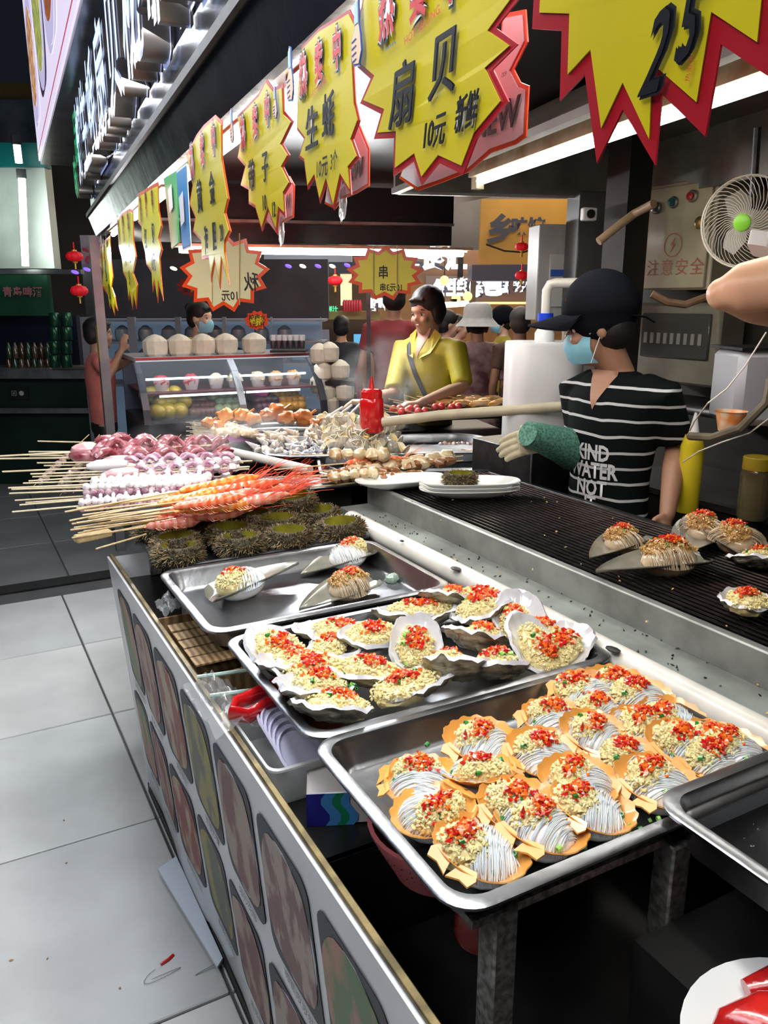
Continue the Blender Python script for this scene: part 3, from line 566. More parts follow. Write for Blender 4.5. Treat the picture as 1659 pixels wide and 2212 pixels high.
for i, (px, py, hd, tl, lab) in enumerate(sc_list):
    p = atz(px, py, tz + .022); p.z = tz + .013 + .005 * (i % 3) + (.006 if i in (3, 6, 9) else 0)
    p.x = min(max(p.x, .525), 1.0); p.y = min(max(p.y, .715), .965)
    rot = Matrix.Rotation(R(hd - 180), 3, 'Z') @ Matrix.Rotation(R(-tl * .6), 3, 'Y') @ Matrix.Rotation(R(rnd.uniform(2, 14)), 3, 'X')
    o = dup(SP[i % 5], p, rot.to_euler(), lab, rnd.uniform(1.12, 1.24)); o['group'] = 'scallops on the nearest tray'
def drop_proto(t):
    for c in list(t.children_recursive): bpy.data.objects.remove(c)
    bpy.data.objects.remove(t)
loose = MB(); r_ = random.Random(5)
for k in range(60):
    p = atz(r_.choice((960, 1000, 1100, 1230, 1340, 1420, 1480, 1540)) + r_.uniform(-40, 40), r_.uniform(1540, 1860), tz + .02); scallion((min(max(p.x, .48), 1.0), min(max(p.y, .66), 1.0), tz + r_.uniform(.012, .03)), r_, loose)
tag(loose.build('scattered_scallions', scm, kind='stuff'), 'bright green scallion rings scattered between the scallops', 'scallions')
# ================= oysters =================
oin = mat('oyster_pearl', (.80, .80, .82), .14, col2=(.55, .55, .58), scale=22, coat=.6); oout = mat('oyster_crust', (.50, .46, .34), .5, col2=(.09, .085, .065), scale=30, bump=1, stretch=(1, 1, 3.5), coat=.2)
meatm = mat('oyster_meat', (.60, .58, .48), .2, sss=.4, coat=.4, noise_=.6, scale=40)
def oyster_shell(seed, L_=.062, W=.043, dep=.019):
    r_ = random.Random(seed); n = 40; o3 = V((seed * 3.1, 0, 0)); outr = []; inr = []
    for f in (.1, .3, .45, .6, .7, .8, .88, .95, 1.0):
        ro, ri = [], []
        for k in range(n):
            a = 2 * PI * k / n; base = 1 + .16 * nz(V((math.cos(a), math.sin(a), 0)) * 1.6 + o3) - .16 * max(0, -math.cos(a)) ** 2 + .05 * nz(V((math.cos(a), math.sin(a), 5)) * 6 + o3)
            wav = .004 * nz(V((math.cos(a), math.sin(a), 9)) * 3.4 + o3) * f * f; x, y = L_ * f * base * math.cos(a), W * f * base * math.sin(a); z = dep * f ** 2.6 + wav * 1.8
            layer = .0040 * math.sin(f * 30 + 5 * nz(V((x, y, 0)) * 40 + o3)) + .007 * nz(V((x, y, z)) * 70 + o3)
            ro.append(V((x * (1 + .05 * f), y * (1 + .05 * f), z - .005 * (1.6 - f) + layer * .6))); ri.append(V((x * .97, y * .97, z + .0012)))
        outr.append(ro); inr.append(ri)
    b = MB(); b.m = 0; b.rings(outr, cap1=False); b.m = 1; b.rings([outr[-1], inr[-1]] + inr[-2::-1], cap0=False); return b
def make_oyster(seed, full=1.0):
    r_ = random.Random(seed); t = thing('oyster', 'x', 'oyster', (0, 0, -5)); oyster_shell(seed).build('shell', [oout, oin], t, smooth=60)
    gx, gy, rx, ry = r_.uniform(-.012, .004), r_.uniform(-.006, .006), .050 * full, .036 * full
    MB().ball((gx + .022, gy, .013), (.02, .016, .009), 14, 8, fn=lambda u: 1 + .25 * nz(u * 2.5)).build('oyster_meat', meatm, t)
    grains((gx, gy, .012), rx, ry, .021, 520, seed, .0027).build('minced_garlic', garm, t, kind='stuff')
    f = dome(gx, gy, rx, ry, .012, .021); chili((gx + r_.uniform(-.01, .01), gy + r_.uniform(-.005, .005), 0), .022, .016, 130, seed, f).build('chopped_chili', chm, t, kind='stuff')
    if seed % 2:
        b = MB()
        for k in range(3): x, y = r_.uniform(-.03, .03), r_.uniform(-.02, .02); scallion((x, y, f(x, y)), r_, b)
        b.build('scallion_rings', scm, t, kind='stuff')
    return reg(t)
OP = [make_oyster(31 + i, (1, .92, .8, 1, .86, .7)[i]) for i in range(6)]
oy = [ # px,py, heading, pitch, roll, lift, proto, label
 (585, 1392, 100, 12, 0, .004, 0, 'round white-lipped oyster in the left corner of its tray'),
 (700, 1352, 150, 5, 6, .006, 1, 'oyster heaped with garlic behind the left corner one'),
 (612, 1432, 210, 8, 10, .010, 5, 'oyster overlapping the left corner one, a small scallion on its chili'),
 (672, 1445, 170, 6, -5, .012, 3, 'oyster with a broad orange-red chili patch near the left rim'),
 (645, 1492, 200, 12, 8, .012, 4, 'oyster with bright green scallions, on the left rim near the front'),
 (722, 1535, 190, 12, 22, .008, 0, 'nearest oyster in the front corner showing its ridged dark side'),
 (800, 1372, 190, 10, -8, .014, 3, 'oyster with its pale meat bulging left beside the garlic'),
 (780, 1448, 140, 6, 10, .012, 1, 'oyster sprinkled with many scallion rings in the middle front'),
 (725, 1400, 30, 4, 6, .004, 5, 'oyster with a long bare white lip, half hidden in the middle left'),
 (900, 1388, 60, 22, -14, .022, 2, 'large tilted oyster with a wide white rim in the centre of the tray'),
 (890, 1478, 355, 12, 10, .010, 0, 'oyster on the front rim with a bare white lip to its right'),
 (852, 1310, 190, 8, 12, .010, 1, 'oyster at the far rim showing dark layered shell at its left'),
 (925, 1268, 200, 10, 26, .024, 5, 'dark crusty oyster at the far rim topped by a small garlic heap'),
 (935, 1322, 350, 8, 8, .010, 2, 'oyster with its white lip toward the left, behind the centre one'),
 (1040, 1262, 180, 8, 0, .010, 3, 'farthest oyster in the tray, against the white pipe'),
 (1105, 1290, 170, 8, -10, .014, 4, 'oyster with a bright chili ridge at the far right of the heap'),
 (1040, 1315, 10, 12, 14, .024, 2, 'oyster with a wide bare white top lip, right of centre'),
 (1030, 1378, 190, 14, 24, .024, 5, 'dark shelled oyster seen from its side, in the right half'),
 (985, 1440, 20, -4, 42, .022, 5, 'upturned crusty oyster shell on the front rim, right of the white lipped one'),
 (1080, 1442, 200, 6, 24, .008, 2, 'small dark oyster low on the front rim'),
 (1148, 1388, 100, 34, -6, .026, 0, 'large upright oyster heaped with garlic and a double chili clump'),
 (1188, 1318, 60, 20, -12, .018, 5, 'oyster with an empty fan-like white lip near the pipe'),
 (1245, 1400, 20, 12, -10, .010, 2, 'oyster in the right front corner of its tray with white lips'),
 (1238, 1345, 140, 20, 20, .014, 5, 'oyster with a pointed brown shell end at the right rim')]
for i, (px, py, hd, pt, rl, lift, k, lab) in enumerate(oy):
    z = tz + .020 + lift * 1.3; p = atz(px, py, z + .018); p.z = z; p.x = min(max(p.x, .51), 1.02); p.y = min(max(p.y, 1.125), 1.42)
    rot = Matrix.Rotation(R(-25), 3, 'Z') @ Matrix.Rotation(R(-rl * .75), 3, 'X') @ Matrix.Rotation(R(hd + 25), 3, 'Z') @ Matrix.Rotation(R(-pt), 3, 'Y')
    o = dup(OP[k], p, rot.to_euler(), lab, rnd.uniform(1.24, 1.36)); o['group'] = 'oysters on the second tray'
loose = MB(); r_ = random.Random(9)
for k in range(34): p = atz(r_.gauss(745, 14), r_.gauss(1468, 9), tz + .05); scallion((p.x, p.y, tz + .045 + r_.uniform(-.004, .008)), r_, loose)
for k in range(14): p = atz(r_.gauss(830, 30), r_.gauss(1455, 8), tz + .05); scallion((p.x, p.y, tz + .05), r_, loose)
tag(loose.build('scallion_heap', scm, kind='stuff'), 'heap of green scallion rings on the front oysters', 'scallions')
# ================= long pen shells =================
penm = mat('pen_shell', (.22, .20, .13), .3, col2=(.12, .12, .10), scale=14, coat=.5, stretch=(1, 6, 1)); pin = mat('pen_inner', (.26, .25, .20), .15, noise_=.4, scale=12, coat=.7)
def pen_shell(seed, L_=.11, W=.055, brown=False):
    t = thing('pen_shell', 'x', 'pen shell', (0, 0, -5)); outr, inr = [], []; n = 16
    for i in range(15):
        u = i / 14; w_ = W * (math.sin(min(1, u * 1.25) * PI / 2) ** .8) * (1 if u < .85 else math.sqrt(max(0.03, 1 - ((u - .85) / .16) ** 2))); x = -L_ + 2 * L_ * u
        outr.append([V((x, w_ * v, .014 * (v * v) * (.3 + w_ / W) + .002 * math.sin(9 * v + seed) * .3 - .0015)) for v in [-1 + 2 * k / n for k in range(n + 1)]])
        inr.append([p + V((0, 0, .0022)) for p in outr[-1]])
    b = MB(); b.m = 0; b.rings(outr, closed=False); b.m = 1; b.rings(inr, closed=False)
    b.rings([[o[0] for o in outr], [o[0] for o in inr]], closed=False); b.rings([[o[-1] for o in outr], [o[-1] for o in inr]], closed=False); b.rings([outr[-1], inr[-1]], closed=False)
    b.build('shell', [penm, pin], t, smooth=60)
    gm = garm2 if brown else garm; cx = .035
    noodle_bundle((cx, 0, .007), .058, .046, .034, 36, seed, 1.2).build('glass_noodles', nood_b if brown else nood, t, kind='stuff')
    grains((cx + (.022 if not brown else 0), .006, .018), .038 if not brown else .050, .036, .030, 560, seed, .003, ).build('minced_garlic', gm, t, kind='stuff')
    f = dome(cx + (.022 if not brown else 0), .006, .038 if not brown else .050, .036, .018, .030)
    chili((cx + .01, .006, 0), .026, .018, 140, seed, f).build('chopped_chili', chm, t, kind='stuff')
    if brown:
        b = MB(); r_ = random.Random(seed)
        for k in range(4): scallion((cx + r_.uniform(-.02, .02), r_.uniform(-.015, .015), .038), r_, b)
        b.build('scallion_rings', scm, t, kind='stuff')
    return reg(t)
PA, PB = pen_shell(3), pen_shell(4, brown=True)
def place_pen(pr, px, py, z, hd, tl, rl, lab, sc=1.0, dz=0, off=.035):
    p = atz(px, py, z + .02); rot = Matrix.Rotation(R(hd), 3, 'Z') @ Matrix.Rotation(R(-tl * .6), 3, 'Y') @ Matrix.Rotation(R(rl), 3, 'X')
    p = p - rot @ V((off * sc, 0, 0)); p.z = z + dz; return dup(pr, p, rot.to_euler(), lab, sc)
zt3 = .925 - .05
place_pen(PA, 525, 1270, zt3, 195, -13, 8, 'long pen shell with white noodles and garlic at the left of its steel tray', 1.25, .026)
place_pen(PB, 755, 1270, zt3, 15, 6, 6, 'pen shell with soy-browned garlic at the front of its steel tray', 1.12, .012)
place_pen(PA, 752, 1208, zt3, 10, 8, 0, 'pen shell with clean white noodles at the back of its steel tray', 1.12, .016)
gz = .986
place_pen(PB, 1345, 1170, gz, 15, 3, 0, 'small pen shell on the grate, farthest left of the grilled ones', 1.05, .010)
place_pen(PB, 1445, 1215, gz, 345, 2, 0, 'pen shell with scallions at the front of the grilled ones on the grate', 1.3, .014)
place_pen(PB, 1520, 1150, gz, 30, 3, 4, 'pen shell behind the front one on the grate, noodle bundle showing', 1.2, .014)
place_pen(PB, 1590, 1175, gz, 60, 3, 0, 'pen shell heaped with soy-browned garlic at the right on the grate', 1.2, .018)
place_pen(PA, 1500, 1140, gz, 20, 6, 0, 'pen shell with white noodles at the back of the grilled ones', .95, .006)
p = atz(1610, 1310, gz + .02); p.z = gz + .014; o = dup(OP[1], p, (0, .1, .6), 'grilled oyster with scallions at the right edge on the grate', 1.25)
p = atz(1648, 1215, gz + .02); p.z = gz + .014; o = dup(OP[4], p, (.3, .2, 2.0), 'dark grilled oyster at the right edge, behind the nearer one on the grate', 1.2)
for t in SP + OP + [PA, PB]: drop_proto(t)
tag(MB().ball((.98, 1.76, .885), (.02, .016, .014), 14, 8, fn=lambda u: 1 + .3 * nz(u * 2)).build('cabbage_piece', mat('wet_leaf', (.45, .60, .48), .15, trans=.5, coat=.5)), 'translucent pale green leaf piece in the pen shell tray', 'leaf')
# ================= sea urchins =================
uin = mat('urchin_inner', (.22, .20, .02), .15, col2=(.10, .09, .01), scale=20, coat=.6); spm = [mat('urchin_spine_tan', (.34, .25, .12), .5), mat('urchin_spine_dark', (.035, .03, .02), .5), mat('urchin_spine_olive', (.11, .075, .03), .5)]
ubody = mat('urchin_body', (.05, .042, .02), .7)
def make_urchin(seed, closed=False, Rr=.055, H=.052):
    r_ = random.Random(seed); t = thing('sea_urchin', 'x', 'sea urchin', (0, 0, -5)); n = 26
    prof = [(.020, 0), (.040, .004), (.052, .016), (.056, .028), (.052, .040), (.044, .048)]
    prof = [(r * Rr / .056, h * H / .05) for r, h in prof]
    b = MB(); b.m = 0; b.lathe(prof + [(.040 * Rr / .056, H * .985)], seg=n, cap=True if False else False); b.m = 1
    b.lathe([(.040 * Rr / .056, H * .985), (.036, .035), (.030, .020), (.016, .013), (.002, .012)], seg=n, cap=False)
    b.build('shell', [ubody, uin], t)
    b = MB()
    for k in range(1500):
        u = r_.uniform(.06, 1) ** .8 * (len(prof) - 1.001); i = int(u); f = u - i; r, h = prof[i][0] * (1 - f) + prof[i + 1][0] * f, prof[i][1] * (1 - f) + prof[i + 1][1] * f
        a = r_.uniform(0, 2 * PI); dr, dh = prof[i + 1][0] - prof[i][0], prof[i + 1][1] - prof[i][1]; nv = V((dh, -dr)).normalized()
        c = V((r * math.cos(a), r * math.sin(a), h)); d = V((nv.x * math.cos(a), nv.x * math.sin(a), nv.y)) + V((r_.gauss(0, .45), r_.gauss(0, .45), r_.gauss(0, .35) - .12)); d.normalize()
        L_ = r_.uniform(.008, .018) * (1 - .6 * (u / (len(prof) - 1)) ** 4); x, y, z = basis(d); w_ = .0009 * r_.uniform(.8, 1.3); b.m = r_.choices((0, 1, 2), (3, 3, 3))[0]
        b.add([c + x * w_, c + (-x * .5 + y * .87) * w_, c + (-x * .5 - y * .87) * w_, c + d * L_ + x * w_ * .5, c + d * L_ + (-x * .5 + y * .87) * w_ * .5, c + d * L_ + (-x * .5 - y * .87) * w_ * .5], [(0, 1, 4, 3), (1, 2, 5, 4), (2, 0, 3, 5), (3, 4, 5)])
    b.build('spines', spm, t, kind='stuff', smooth=False)
    return reg(t)
UP = [make_urchin(51), make_urchin(52), make_urchin(53)]
uz = .915 - .028
ul = [(330, 1150, 0, 0, 'sea urchin shell at the left end of the tray, next to the skewer sticks'), (382, 1178, 0, 0, 'sea urchin shell behind the nearest left one'),
 (395, 1212, 0, 0, 'nearest sea urchin shell at the left front corner of the black tray'), (500, 1158, 0, 0, 'sea urchin shell with the widest olive opening'),
 (530, 1185, 0, 0, 'sea urchin shell at the front of the tray, second from the left'), (638, 1172, 0, 0, 'sea urchin shell at the front of the tray, third from the left'),
 (748, 1152, 0, 4, 'sea urchin shell at the right front end of the black tray'), (425, 1140, 0, 0, 'half hidden sea urchin shell behind the wide opening, far left'),
 (602, 1138, 0, 0, 'sea urchin shell in the second row under the upright one'), (690, 1118, 0, 0, 'sea urchin shell in the back row at the right'),
 (545, 1125, .0, 0, 'dark sea urchin shell touching the prawn skewers'), (640, 1085, .04, 10, 'sea urchin shell stacked on top of the others')]
for i, (px, py, lift, tl, lab) in enumerate(ul):
    z = uz + .010 + lift; p = atz(px, py, z + .03); p.z = z; p.x = min(max(p.x, .50), 1.02); p.y = min(max(p.y, 2.105), 2.44)
    o = dup(UP[i % 3], p, (R(tl), R(rnd.uniform(-5, 5)), rnd.uniform(0, 6)), lab, rnd.uniform(1.16, 1.26)); o['group'] = 'sea urchins on the black tray'
p = atz(990, 1052, 1.03); uo = dup(UP[0], p, (0, 0, 1), 'sea urchin shell standing on the white oval plates', .95); uo.location.z = 1.008
for t in UP: drop_proto(t)
# ================= skewers =================
def stick(mb, x0, x1, r=.0029): mb.cyl((x0, 0, 0), (x1, 0, 0), r, 6)
prm = [mat('prawn_shell', (.80, .11, .03), .2, col2=(.86, .26, .13), scale=9, coat=.6, kind='wave', stretch=(1, .3, .3)), mat('prawn_pink', (.80, .20, .13), .2, col2=(.87, .38, .28), scale=8, coat=.6, kind='wave', stretch=(1, .3, .3)), mat('prawn_orange', (.82, .20, .02), .2, col2=(.88, .38, .09), scale=9, coat=.6, kind='wave', stretch=(1, .3, .3))]
feel = mat('prawn_feeler', (.75, .07, .02), .3)
def prawn(mb, x0, L_, r, seed):
    r_ = random.Random(seed); n = 7; bend = r_.uniform(.006, .022) * r_.choice((-1, 1))
    cy = lambda x: bend * math.sin(PI * (x - x0) / L_)
    for k in range(n):                               # overlapping tail rings
        a = x0 + L_ * .62 * k / n; b_ = x0 + L_ * .62 * (k + 1.25) / n; ra = r * (.36 + .50 * k / n); rb = r * (.62 + .50 * (k + 1) / n)
        mb.tube([(a, cy(a), 0), ((a + b_) / 2, cy((a + b_) / 2), .002), (b_, cy(b_), 0)], [ra, rb * .92, rb], 12, 1.15)
    a = x0 + L_ * .60; mb.tube([(a, cy(a), 0), (a + L_ * .15, cy(a + L_ * .15), .001), (a + L_ * .30, 0, 0), (a + L_ * .42, 0, .002)], [r * .95, r * 1.12, r * .75, .001], 10, 1.1)
    for s_ in (-1, 0, 1): mb.tube([(x0 + .004, 0, 0), (x0 - .018, s_ * .009, 0)], [.003, .0055], 6, .3)
    for k in range(22): x = x0 + L_ * (.12 + .75 * k / 22); sd = r_.choice((-1, 1)); mb.tube([(x, cy(x) + sd * r * .7, -r * .3), (x + .012, cy(x) + sd * r * r_.uniform(1.1, 1.7), -r * .7), (x + .03, cy(x) + sd * r * r_.uniform(1.0, 1.9), -r * .6)], [.0018, .0014, .0006], 4)
def feelers(x, n, seed, L_=.10):
    r_ = random.Random(seed); b = MB()
    for k in range(n):
        a, q = r_.gauss(0, .35), r_.uniform(.1, .8); pts = [(x + L_ * t * r_.uniform(.9, 1.1), math.sin(a) * L_ * t + .01 * math.sin(5 * t + k), q * L_ * t * (1 - .3 * t)) for t in (0, .25, .5, .75, 1)]
        b.tube(pts, [.0011, .0010, .0008, .0006, .0003], 4)
    return b
def prawn_skewer(seed, mi):
    t = thing('prawn_skewer', 'x', 'skewer', (0, 0, -5)); b = MB(); stick(b, 0, .58); b.build('stick', bamboo, t)
    b = MB(); prawn(b, .36, .30, .0165, seed); b.build('prawn', prm[mi], t); feelers(.66, 12, seed, .12).build('feelers', feel, t); MB().ball((.60, .012, .014), .0035, 6, 5).build('eye', dark, t)
    return reg(t)
octm = mat('octopus_flesh', (.22, .025, .04), .22, col2=(.48, .20, .22), scale=30, coat=.6); octp = mat('squid_purple', (.72, .52, .58), .2, col2=(.36, .12, .22), scale=34, coat=.6, sss=.2); sqw = mat('squid_white', (.92, .86, .86), .2, sss=.3, coat=.5, noise_=.08, scale=18); sqp = mat('squid_pink', (.86, .55, .52), .2, col2=(.62, .25, .30), scale=16, coat=.6, sss=.2)
def octo_skewer(seed):
    r_ = random.Random(seed); t = thing('octopus_skewer', 'x', 'skewer', (0, 0, -5)); b = MB(); stick(b, 0, .72); b.build('stick', bamboo_l, t)
    b = MB(); b.ball((.27, 0, .006), (.05, .026, .024), 14, 9, fn=lambda u: 1 + .15 * nz(u * 2 + V((seed, 0, 0)))); b.build('head', octm if seed % 2 else sqp, t)
    b = MB(); su = MB()
    for q in range(3):
        ph = r_.uniform(0, 6); pts = [(.30 + .42 * k / 30, .022 * math.sin(k * .95 + ph) + .008 * (q - 1), .006 + .016 * math.cos(k * .95 + ph) + .004 * q) for k in range(31)]
        b.tube(pts, [.013 - .008 * (k / 30) for k in range(31)], 8)
        for k in range(1, 21): p = V(pts[k]); su.ball(p + V((0, -.008 + .004 * q, .009 - .0003 * k)), .0026, 6, 4)
    b.build('tentacles', octm, t); su.build('suckers', mat('sucker', (.88, .72, .74), .3, coat=.4), t, kind='stuff'); return reg(t)
def squid_skewer(seed, curly=True):
    r_ = random.Random(seed); t = thing('squid_skewer', 'x', 'skewer', (0, 0, -5)); b = MB(); stick(b, 0, .74); b.build('stick', bamboo_l, t)
    b = MB(); b.tube([(.24, 0, .004), (.27, 0, .006), (.33, .004, .008), (.36, 0, .006)], [.010, .022, .024, .016], 12, .8); b.build('mantle', sqw if seed % 2 else sqp, t)
    b = MB(); w_ = MB()
    for k in range(6):
        cx = .37 + k * .058; r0 = .019
        b.tube([(cx + r0 * 1.1 * math.cos(a), -.010 + .012 * math.sin(a * .5), .008 + r0 * math.sin(a)) for a in (r_.uniform(0, 1) + 5.2 * q / 14 for q in range(15))], [.0085 - .004 * q / 14 for q in range(15)], 7)
        w_.ball((cx + .028, .004, .004), (.018, .015, .014), 9, 6, fn=lambda u: 1 + .3 * nz(u * 3 + V((k, seed, 0))))
    b.build('tentacles', octp, t); w_.build('squid_pieces', sqw, t, kind='stuff'); return reg(t)
def ball_skewer(seed):
    r_ = random.Random(seed); t = thing('squid_roll_skewer', 'x', 'skewer', (0, 0, -5)); b = MB(); stick(b, 0, .64); b.build('stick', bamboo_l, t)
    b = MB(); c = MB()
    for k in range(15):
        x = .27 + k * .026; b.ball((x, r_.uniform(-.008, .008), .010 + r_.uniform(0, .008)), (.016 * r_.uniform(.8, 1.3), .015, .015), 9, 6, fn=lambda u: 1 + .3 * nz(u * 2 + V((x * 40, 0, 0))))
        if k % 2: b.ball((x, .012, .026), .009, 8, 5)
        c.ball((x, -.012, -.006), (.014, .008, .012), 7, 5)
    b.build('white_pieces', sqw, t); c.build('purple_skin', octp, t); return reg(t)
PR = [prawn_skewer(1, 0), prawn_skewer(2, 1), prawn_skewer(3, 2)]; OC = [octo_skewer(5), octo_skewer(6)]; SQ = [squid_skewer(7), squid_skewer(8)]; BL = [ball_skewer(9)]
def put_sk(pr, tip, end, z, lab, grp, L_=.66, dz=0.0, zt=None):
    a = atz(*tip, z if zt is None else zt); b = atz(*end, z); d = b - a; s_ = d.length / L_
    o = dup(pr, a, (rnd.uniform(-.3, .3), -math.atan2(d.z, math.hypot(d.x, d.y)), math.atan2(d.y, d.x)), lab, (s_, min(1.35, max(.9, s_)), min(1.35, max(.9, s_)))); o['group'] = grp; return o
gsq = 'squid and octopus skewers piled at the far end of the counter'
sk = [(OC[0], (82, 953), (452, 962), 1.04, 'octopus skewer at the very back of the pile, its stick highest on the left'),
 (OC[1], (-12, 986), (455, 962), 1.05, 'dark red octopus skewer whose stick reaches farthest left'), (OC[0], (-10, 991), (460, 985), 1.03, 'purple octopus skewer just in front of the farthest reaching one'),
 (OC[1], (62, 976), (440, 975), 1.02, None), (OC[0], (64, 984), (450, 985), 1.0, None),
 (SQ[0], (5, 1019), (490, 998), 1.05, 'squid skewer with curled tentacles and a thick yellowish stick'), (SQ[1], (80, 1000), (470, 995), 1.02, None), (SQ[0], (95, 1006), (480, 1000), 1.0, None),
 (SQ[1], (62, 1039), (485, 1012), 1.04, 'squid skewer with a row of tentacle loops in the middle of the pile'), (SQ[0], (66, 1024), (490, 1010), 1.0, None), (SQ[1], (70, 1030), (490, 1015), .99, None), (SQ[1], (50, 1044), (470, 1030), 1.0, None),
 (BL[0], (18, 1054), (465, 1036), 1.03, 'skewer of bright white squid pieces with an orange-brown stick'), (BL[0], (25, 1057), (455, 1045), 1.02, 'skewer of bright white squid pieces just in front of the first'),
 (BL[0], (20, 1066), (420, 1050), 1.02, 'nearest skewer of bright white squid pieces'), (BL[0], (32, 1081), (400, 1058), 1.0, None), (BL[0], (42, 1091), (395, 1062), .99, None), (SQ[0], (55, 1086), (420, 1060), .98, None), (BL[0], (26, 1106), (380, 1075), 1.0, 'lowest pale squid skewer stick pointing at the aisle')]
alike = {'o': 'half buried squid skewer in the far left pile, only its pale stick and bits showing'}
hb = 0
for pr, a, b, z, lab in sk:
    if not lab: lab = 'half buried squid skewer, %s from the back among the buried ones' % ORD[hb]; hb += 1
    put_sk(pr, a, b, z, lab, gsq)
gpr = 'prawn skewers piled beside the urchins'
pk = [(PR[0], (170, 1100), (610, 1040), 1.055, 'red prawn skewer crossing the top of the pile'), (PR[1], (190, 1120), (625, 1068), 1.035, 'pink prawn skewer just above the stacked sea urchin'), (PR[2], (150, 1125), (480, 1062), 1.05, 'short orange prawn skewer at the left front of the pile'), (PR[0], (175, 1138), (475, 1088), 1.02, 'red prawn skewer low at the left front of the pile'), (PR[0], (165, 1130), (530, 1072), 1.05, 'glossy red prawn skewer beside the black-eyed one'),
 (PR[2], (140, 1106), (560, 1030), 1.06, 'orange prawn skewer on top at the back with long feelers'), (PR[1], (165, 1098), (600, 1048), 1.03, 'pink prawn skewer behind the one with the visible black eye'),
 (PR[0], (182, 1104), (640, 1052), 1.02, 'red prawn skewer at the back right reaching the grilled skewers'), (PR[1], (178, 1113), (560, 1060), 1.05, 'banded pink prawn skewer with a visible black eye'), (PR[2], (155, 1132), (560, 1082), 1.03, 'plump orange prawn skewer in the middle of the pile'),
 (PR[1], (152, 1145), (545, 1098), 1.0, 'pink prawn skewer nearest the sea urchins'), (PR[0], (195, 1126), (520, 1070), 1.0, None), (PR[2], (190, 1118), (600, 1070), 1.0, None), (PR[0], (160, 1140), (520, 1090), .99, None), (PR[0], (168, 1152), (470, 1095), .99, None),
 (PR[1], (155, 1162), (440, 1120), .985, 'prawn skewer with the lowest stick but one, next to the urchins'), (PR[2], (162, 1164), (500, 1100), .98, None), (PR[0], (205, 1109), (620, 1058), 1.0, None), (PR[1], (200, 1135), (500, 1085), .98, None), (PR[2], (150, 1104), (520, 1045), 1.02, None), (PR[1], (240, 1125), (600, 1060), 1.0, None), (PR[2], (180, 1148), (560, 1090), .985, None)]
hb = 0
for pr, a, b, z, lab in pk:
    if not lab: lab = 'half buried prawn skewer, %s of those showing mostly their stick' % ORD[hb]; hb += 1
    put_sk(pr, a, b, z, lab, gpr)
o = put_sk(PR[0], (207, 1186), (330, 1150), .96, 'x', gpr); [bpy.data.objects.remove(c) for c in list(o.children) if not c.name.startswith('stick')]; o['label'] = 'lone bamboo stick resting over the wooden block at the counter corner'; o['category'] = 'stick'; del o['group']
# support trays for the skewers, upright skewer ends behind
st2 = tag(link('tray', tray_mesh(.86, 1.05, .03, lip=.01, m=darkm), None, (.87, 3.03, .965)), 'long black tray under the squid and prawn skewers', 'tray')
tag(MB().cyl((.98, 3.15, 1.005), (1.16, 2.72, .985), .018, 14).build('roller_pipe', pvc), 'short pale pipe lying between the squid and the snail tray', 'pipe')
meatd = mat('grilled_meat', (.20, .08, .03), .25, col2=(.45, .22, .10), scale=40, coat=.6); meatp = mat('pale_tentacle', (.55, .40, .36), .3, col2=(.30, .18, .16), scale=30)
def small_skewer(seed, m, n=6, s_=.013, L_=.30, name='meat_skewer'):
    r_ = random.Random(seed); t = thing(name, 'x', 'skewer', (0, 0, -5)); b = MB(); stick(b, 0, L_, .0017); b.build('stick', bamboo, t); b = MB()
    for k in range(n): b.ball((L_ * .42 + k * L_ * .56 / n, r_.uniform(-.004, .004), r_.uniform(0, .006)), (L_ * .34 / n, s_ * r_.uniform(.8, 1.2), s_ * r_.uniform(.7, 1.1)), 9, 6, fn=lambda u: 1 + .35 * nz(u * 3 + V((k, seed, 0))))
    b.build('pieces', m, t); return reg(t)
MP = small_skewer(61, meatp, 7, .016); MD = small_skewer(62, meatd, 7, .015); MD2 = small_skewer(63, mat('grilled_white', (.70, .58, .38), .25, col2=(.45, .28, .12), scale=30, coat=.6), 5, .02)
for i in range(12):    # small octopus skewers at the back with their ends sticking up
    px = 195 + i * 22; a = atz(px, 962, 1.03); o = dup(MP, a, (0, R(-35 - rnd.uniform(0, 20)) + PI, rnd.uniform(-.4, .4)), 'small pale octopus skewer at the back of the squid pile, %s from the left' % ORD[i], 1.0); o.location += V((0, 0, .045)); o['group'] = 'small octopus skewers at the back'
# grilled skewers beside the plates
tag(link('tray', tray_mesh(.78, .42, .03, lip=.01, m=steel), None, (1.60, 2.68, .985), (0, 0, R(-22))), 'steel tray under the grilled prawn and squid skewers', 'tray')
PG = prawn_skewer(70, 0); PG.children[1].data.materials[0] = mat('roast_prawn', (.62, .16, .04), .25, col2=(.80, .38, .12), scale=30, coat=.6)
ggr = 'grilled skewers beside the white plates'
for i, (pr, a, b, z, lab) in enumerate([(MD2, (630, 981), (860, 985), 1.05, 'grilled white squid skewer lying over the snail tray'), (PG, (592, 1015), (870, 990), 1.03, 'roasted orange prawn skewer in the middle of the grilled ones'), (MD, (640, 1022), (900, 1000), 1.01, 'dark glazed squid skewer behind the roasted prawn'),
        (MD2, (640, 1040), (830, 1022), 1.02, 'white squid skewer in front of the roasted prawn'), (MD, (600, 1030), (880, 1020), 1.0, None), (MD2, (620, 1035), (950, 1000), 1.0, None), (MD, (625, 1048), (860, 1030), 1.0, None), (MD, (670, 1053), (930, 1025), .995, 'grilled skewer nearest the oval plates'), (MD2, (700, 1020), (1000, 985), 1.0, None), (MD, (690, 1030), (1000, 995), 1.0, None)]):
    put_sk(pr, a, b, z, lab or 'grilled skewer behind the oval plates, the %s in the pile' % ORD[i], ggr, .66 if pr is PG else .30)
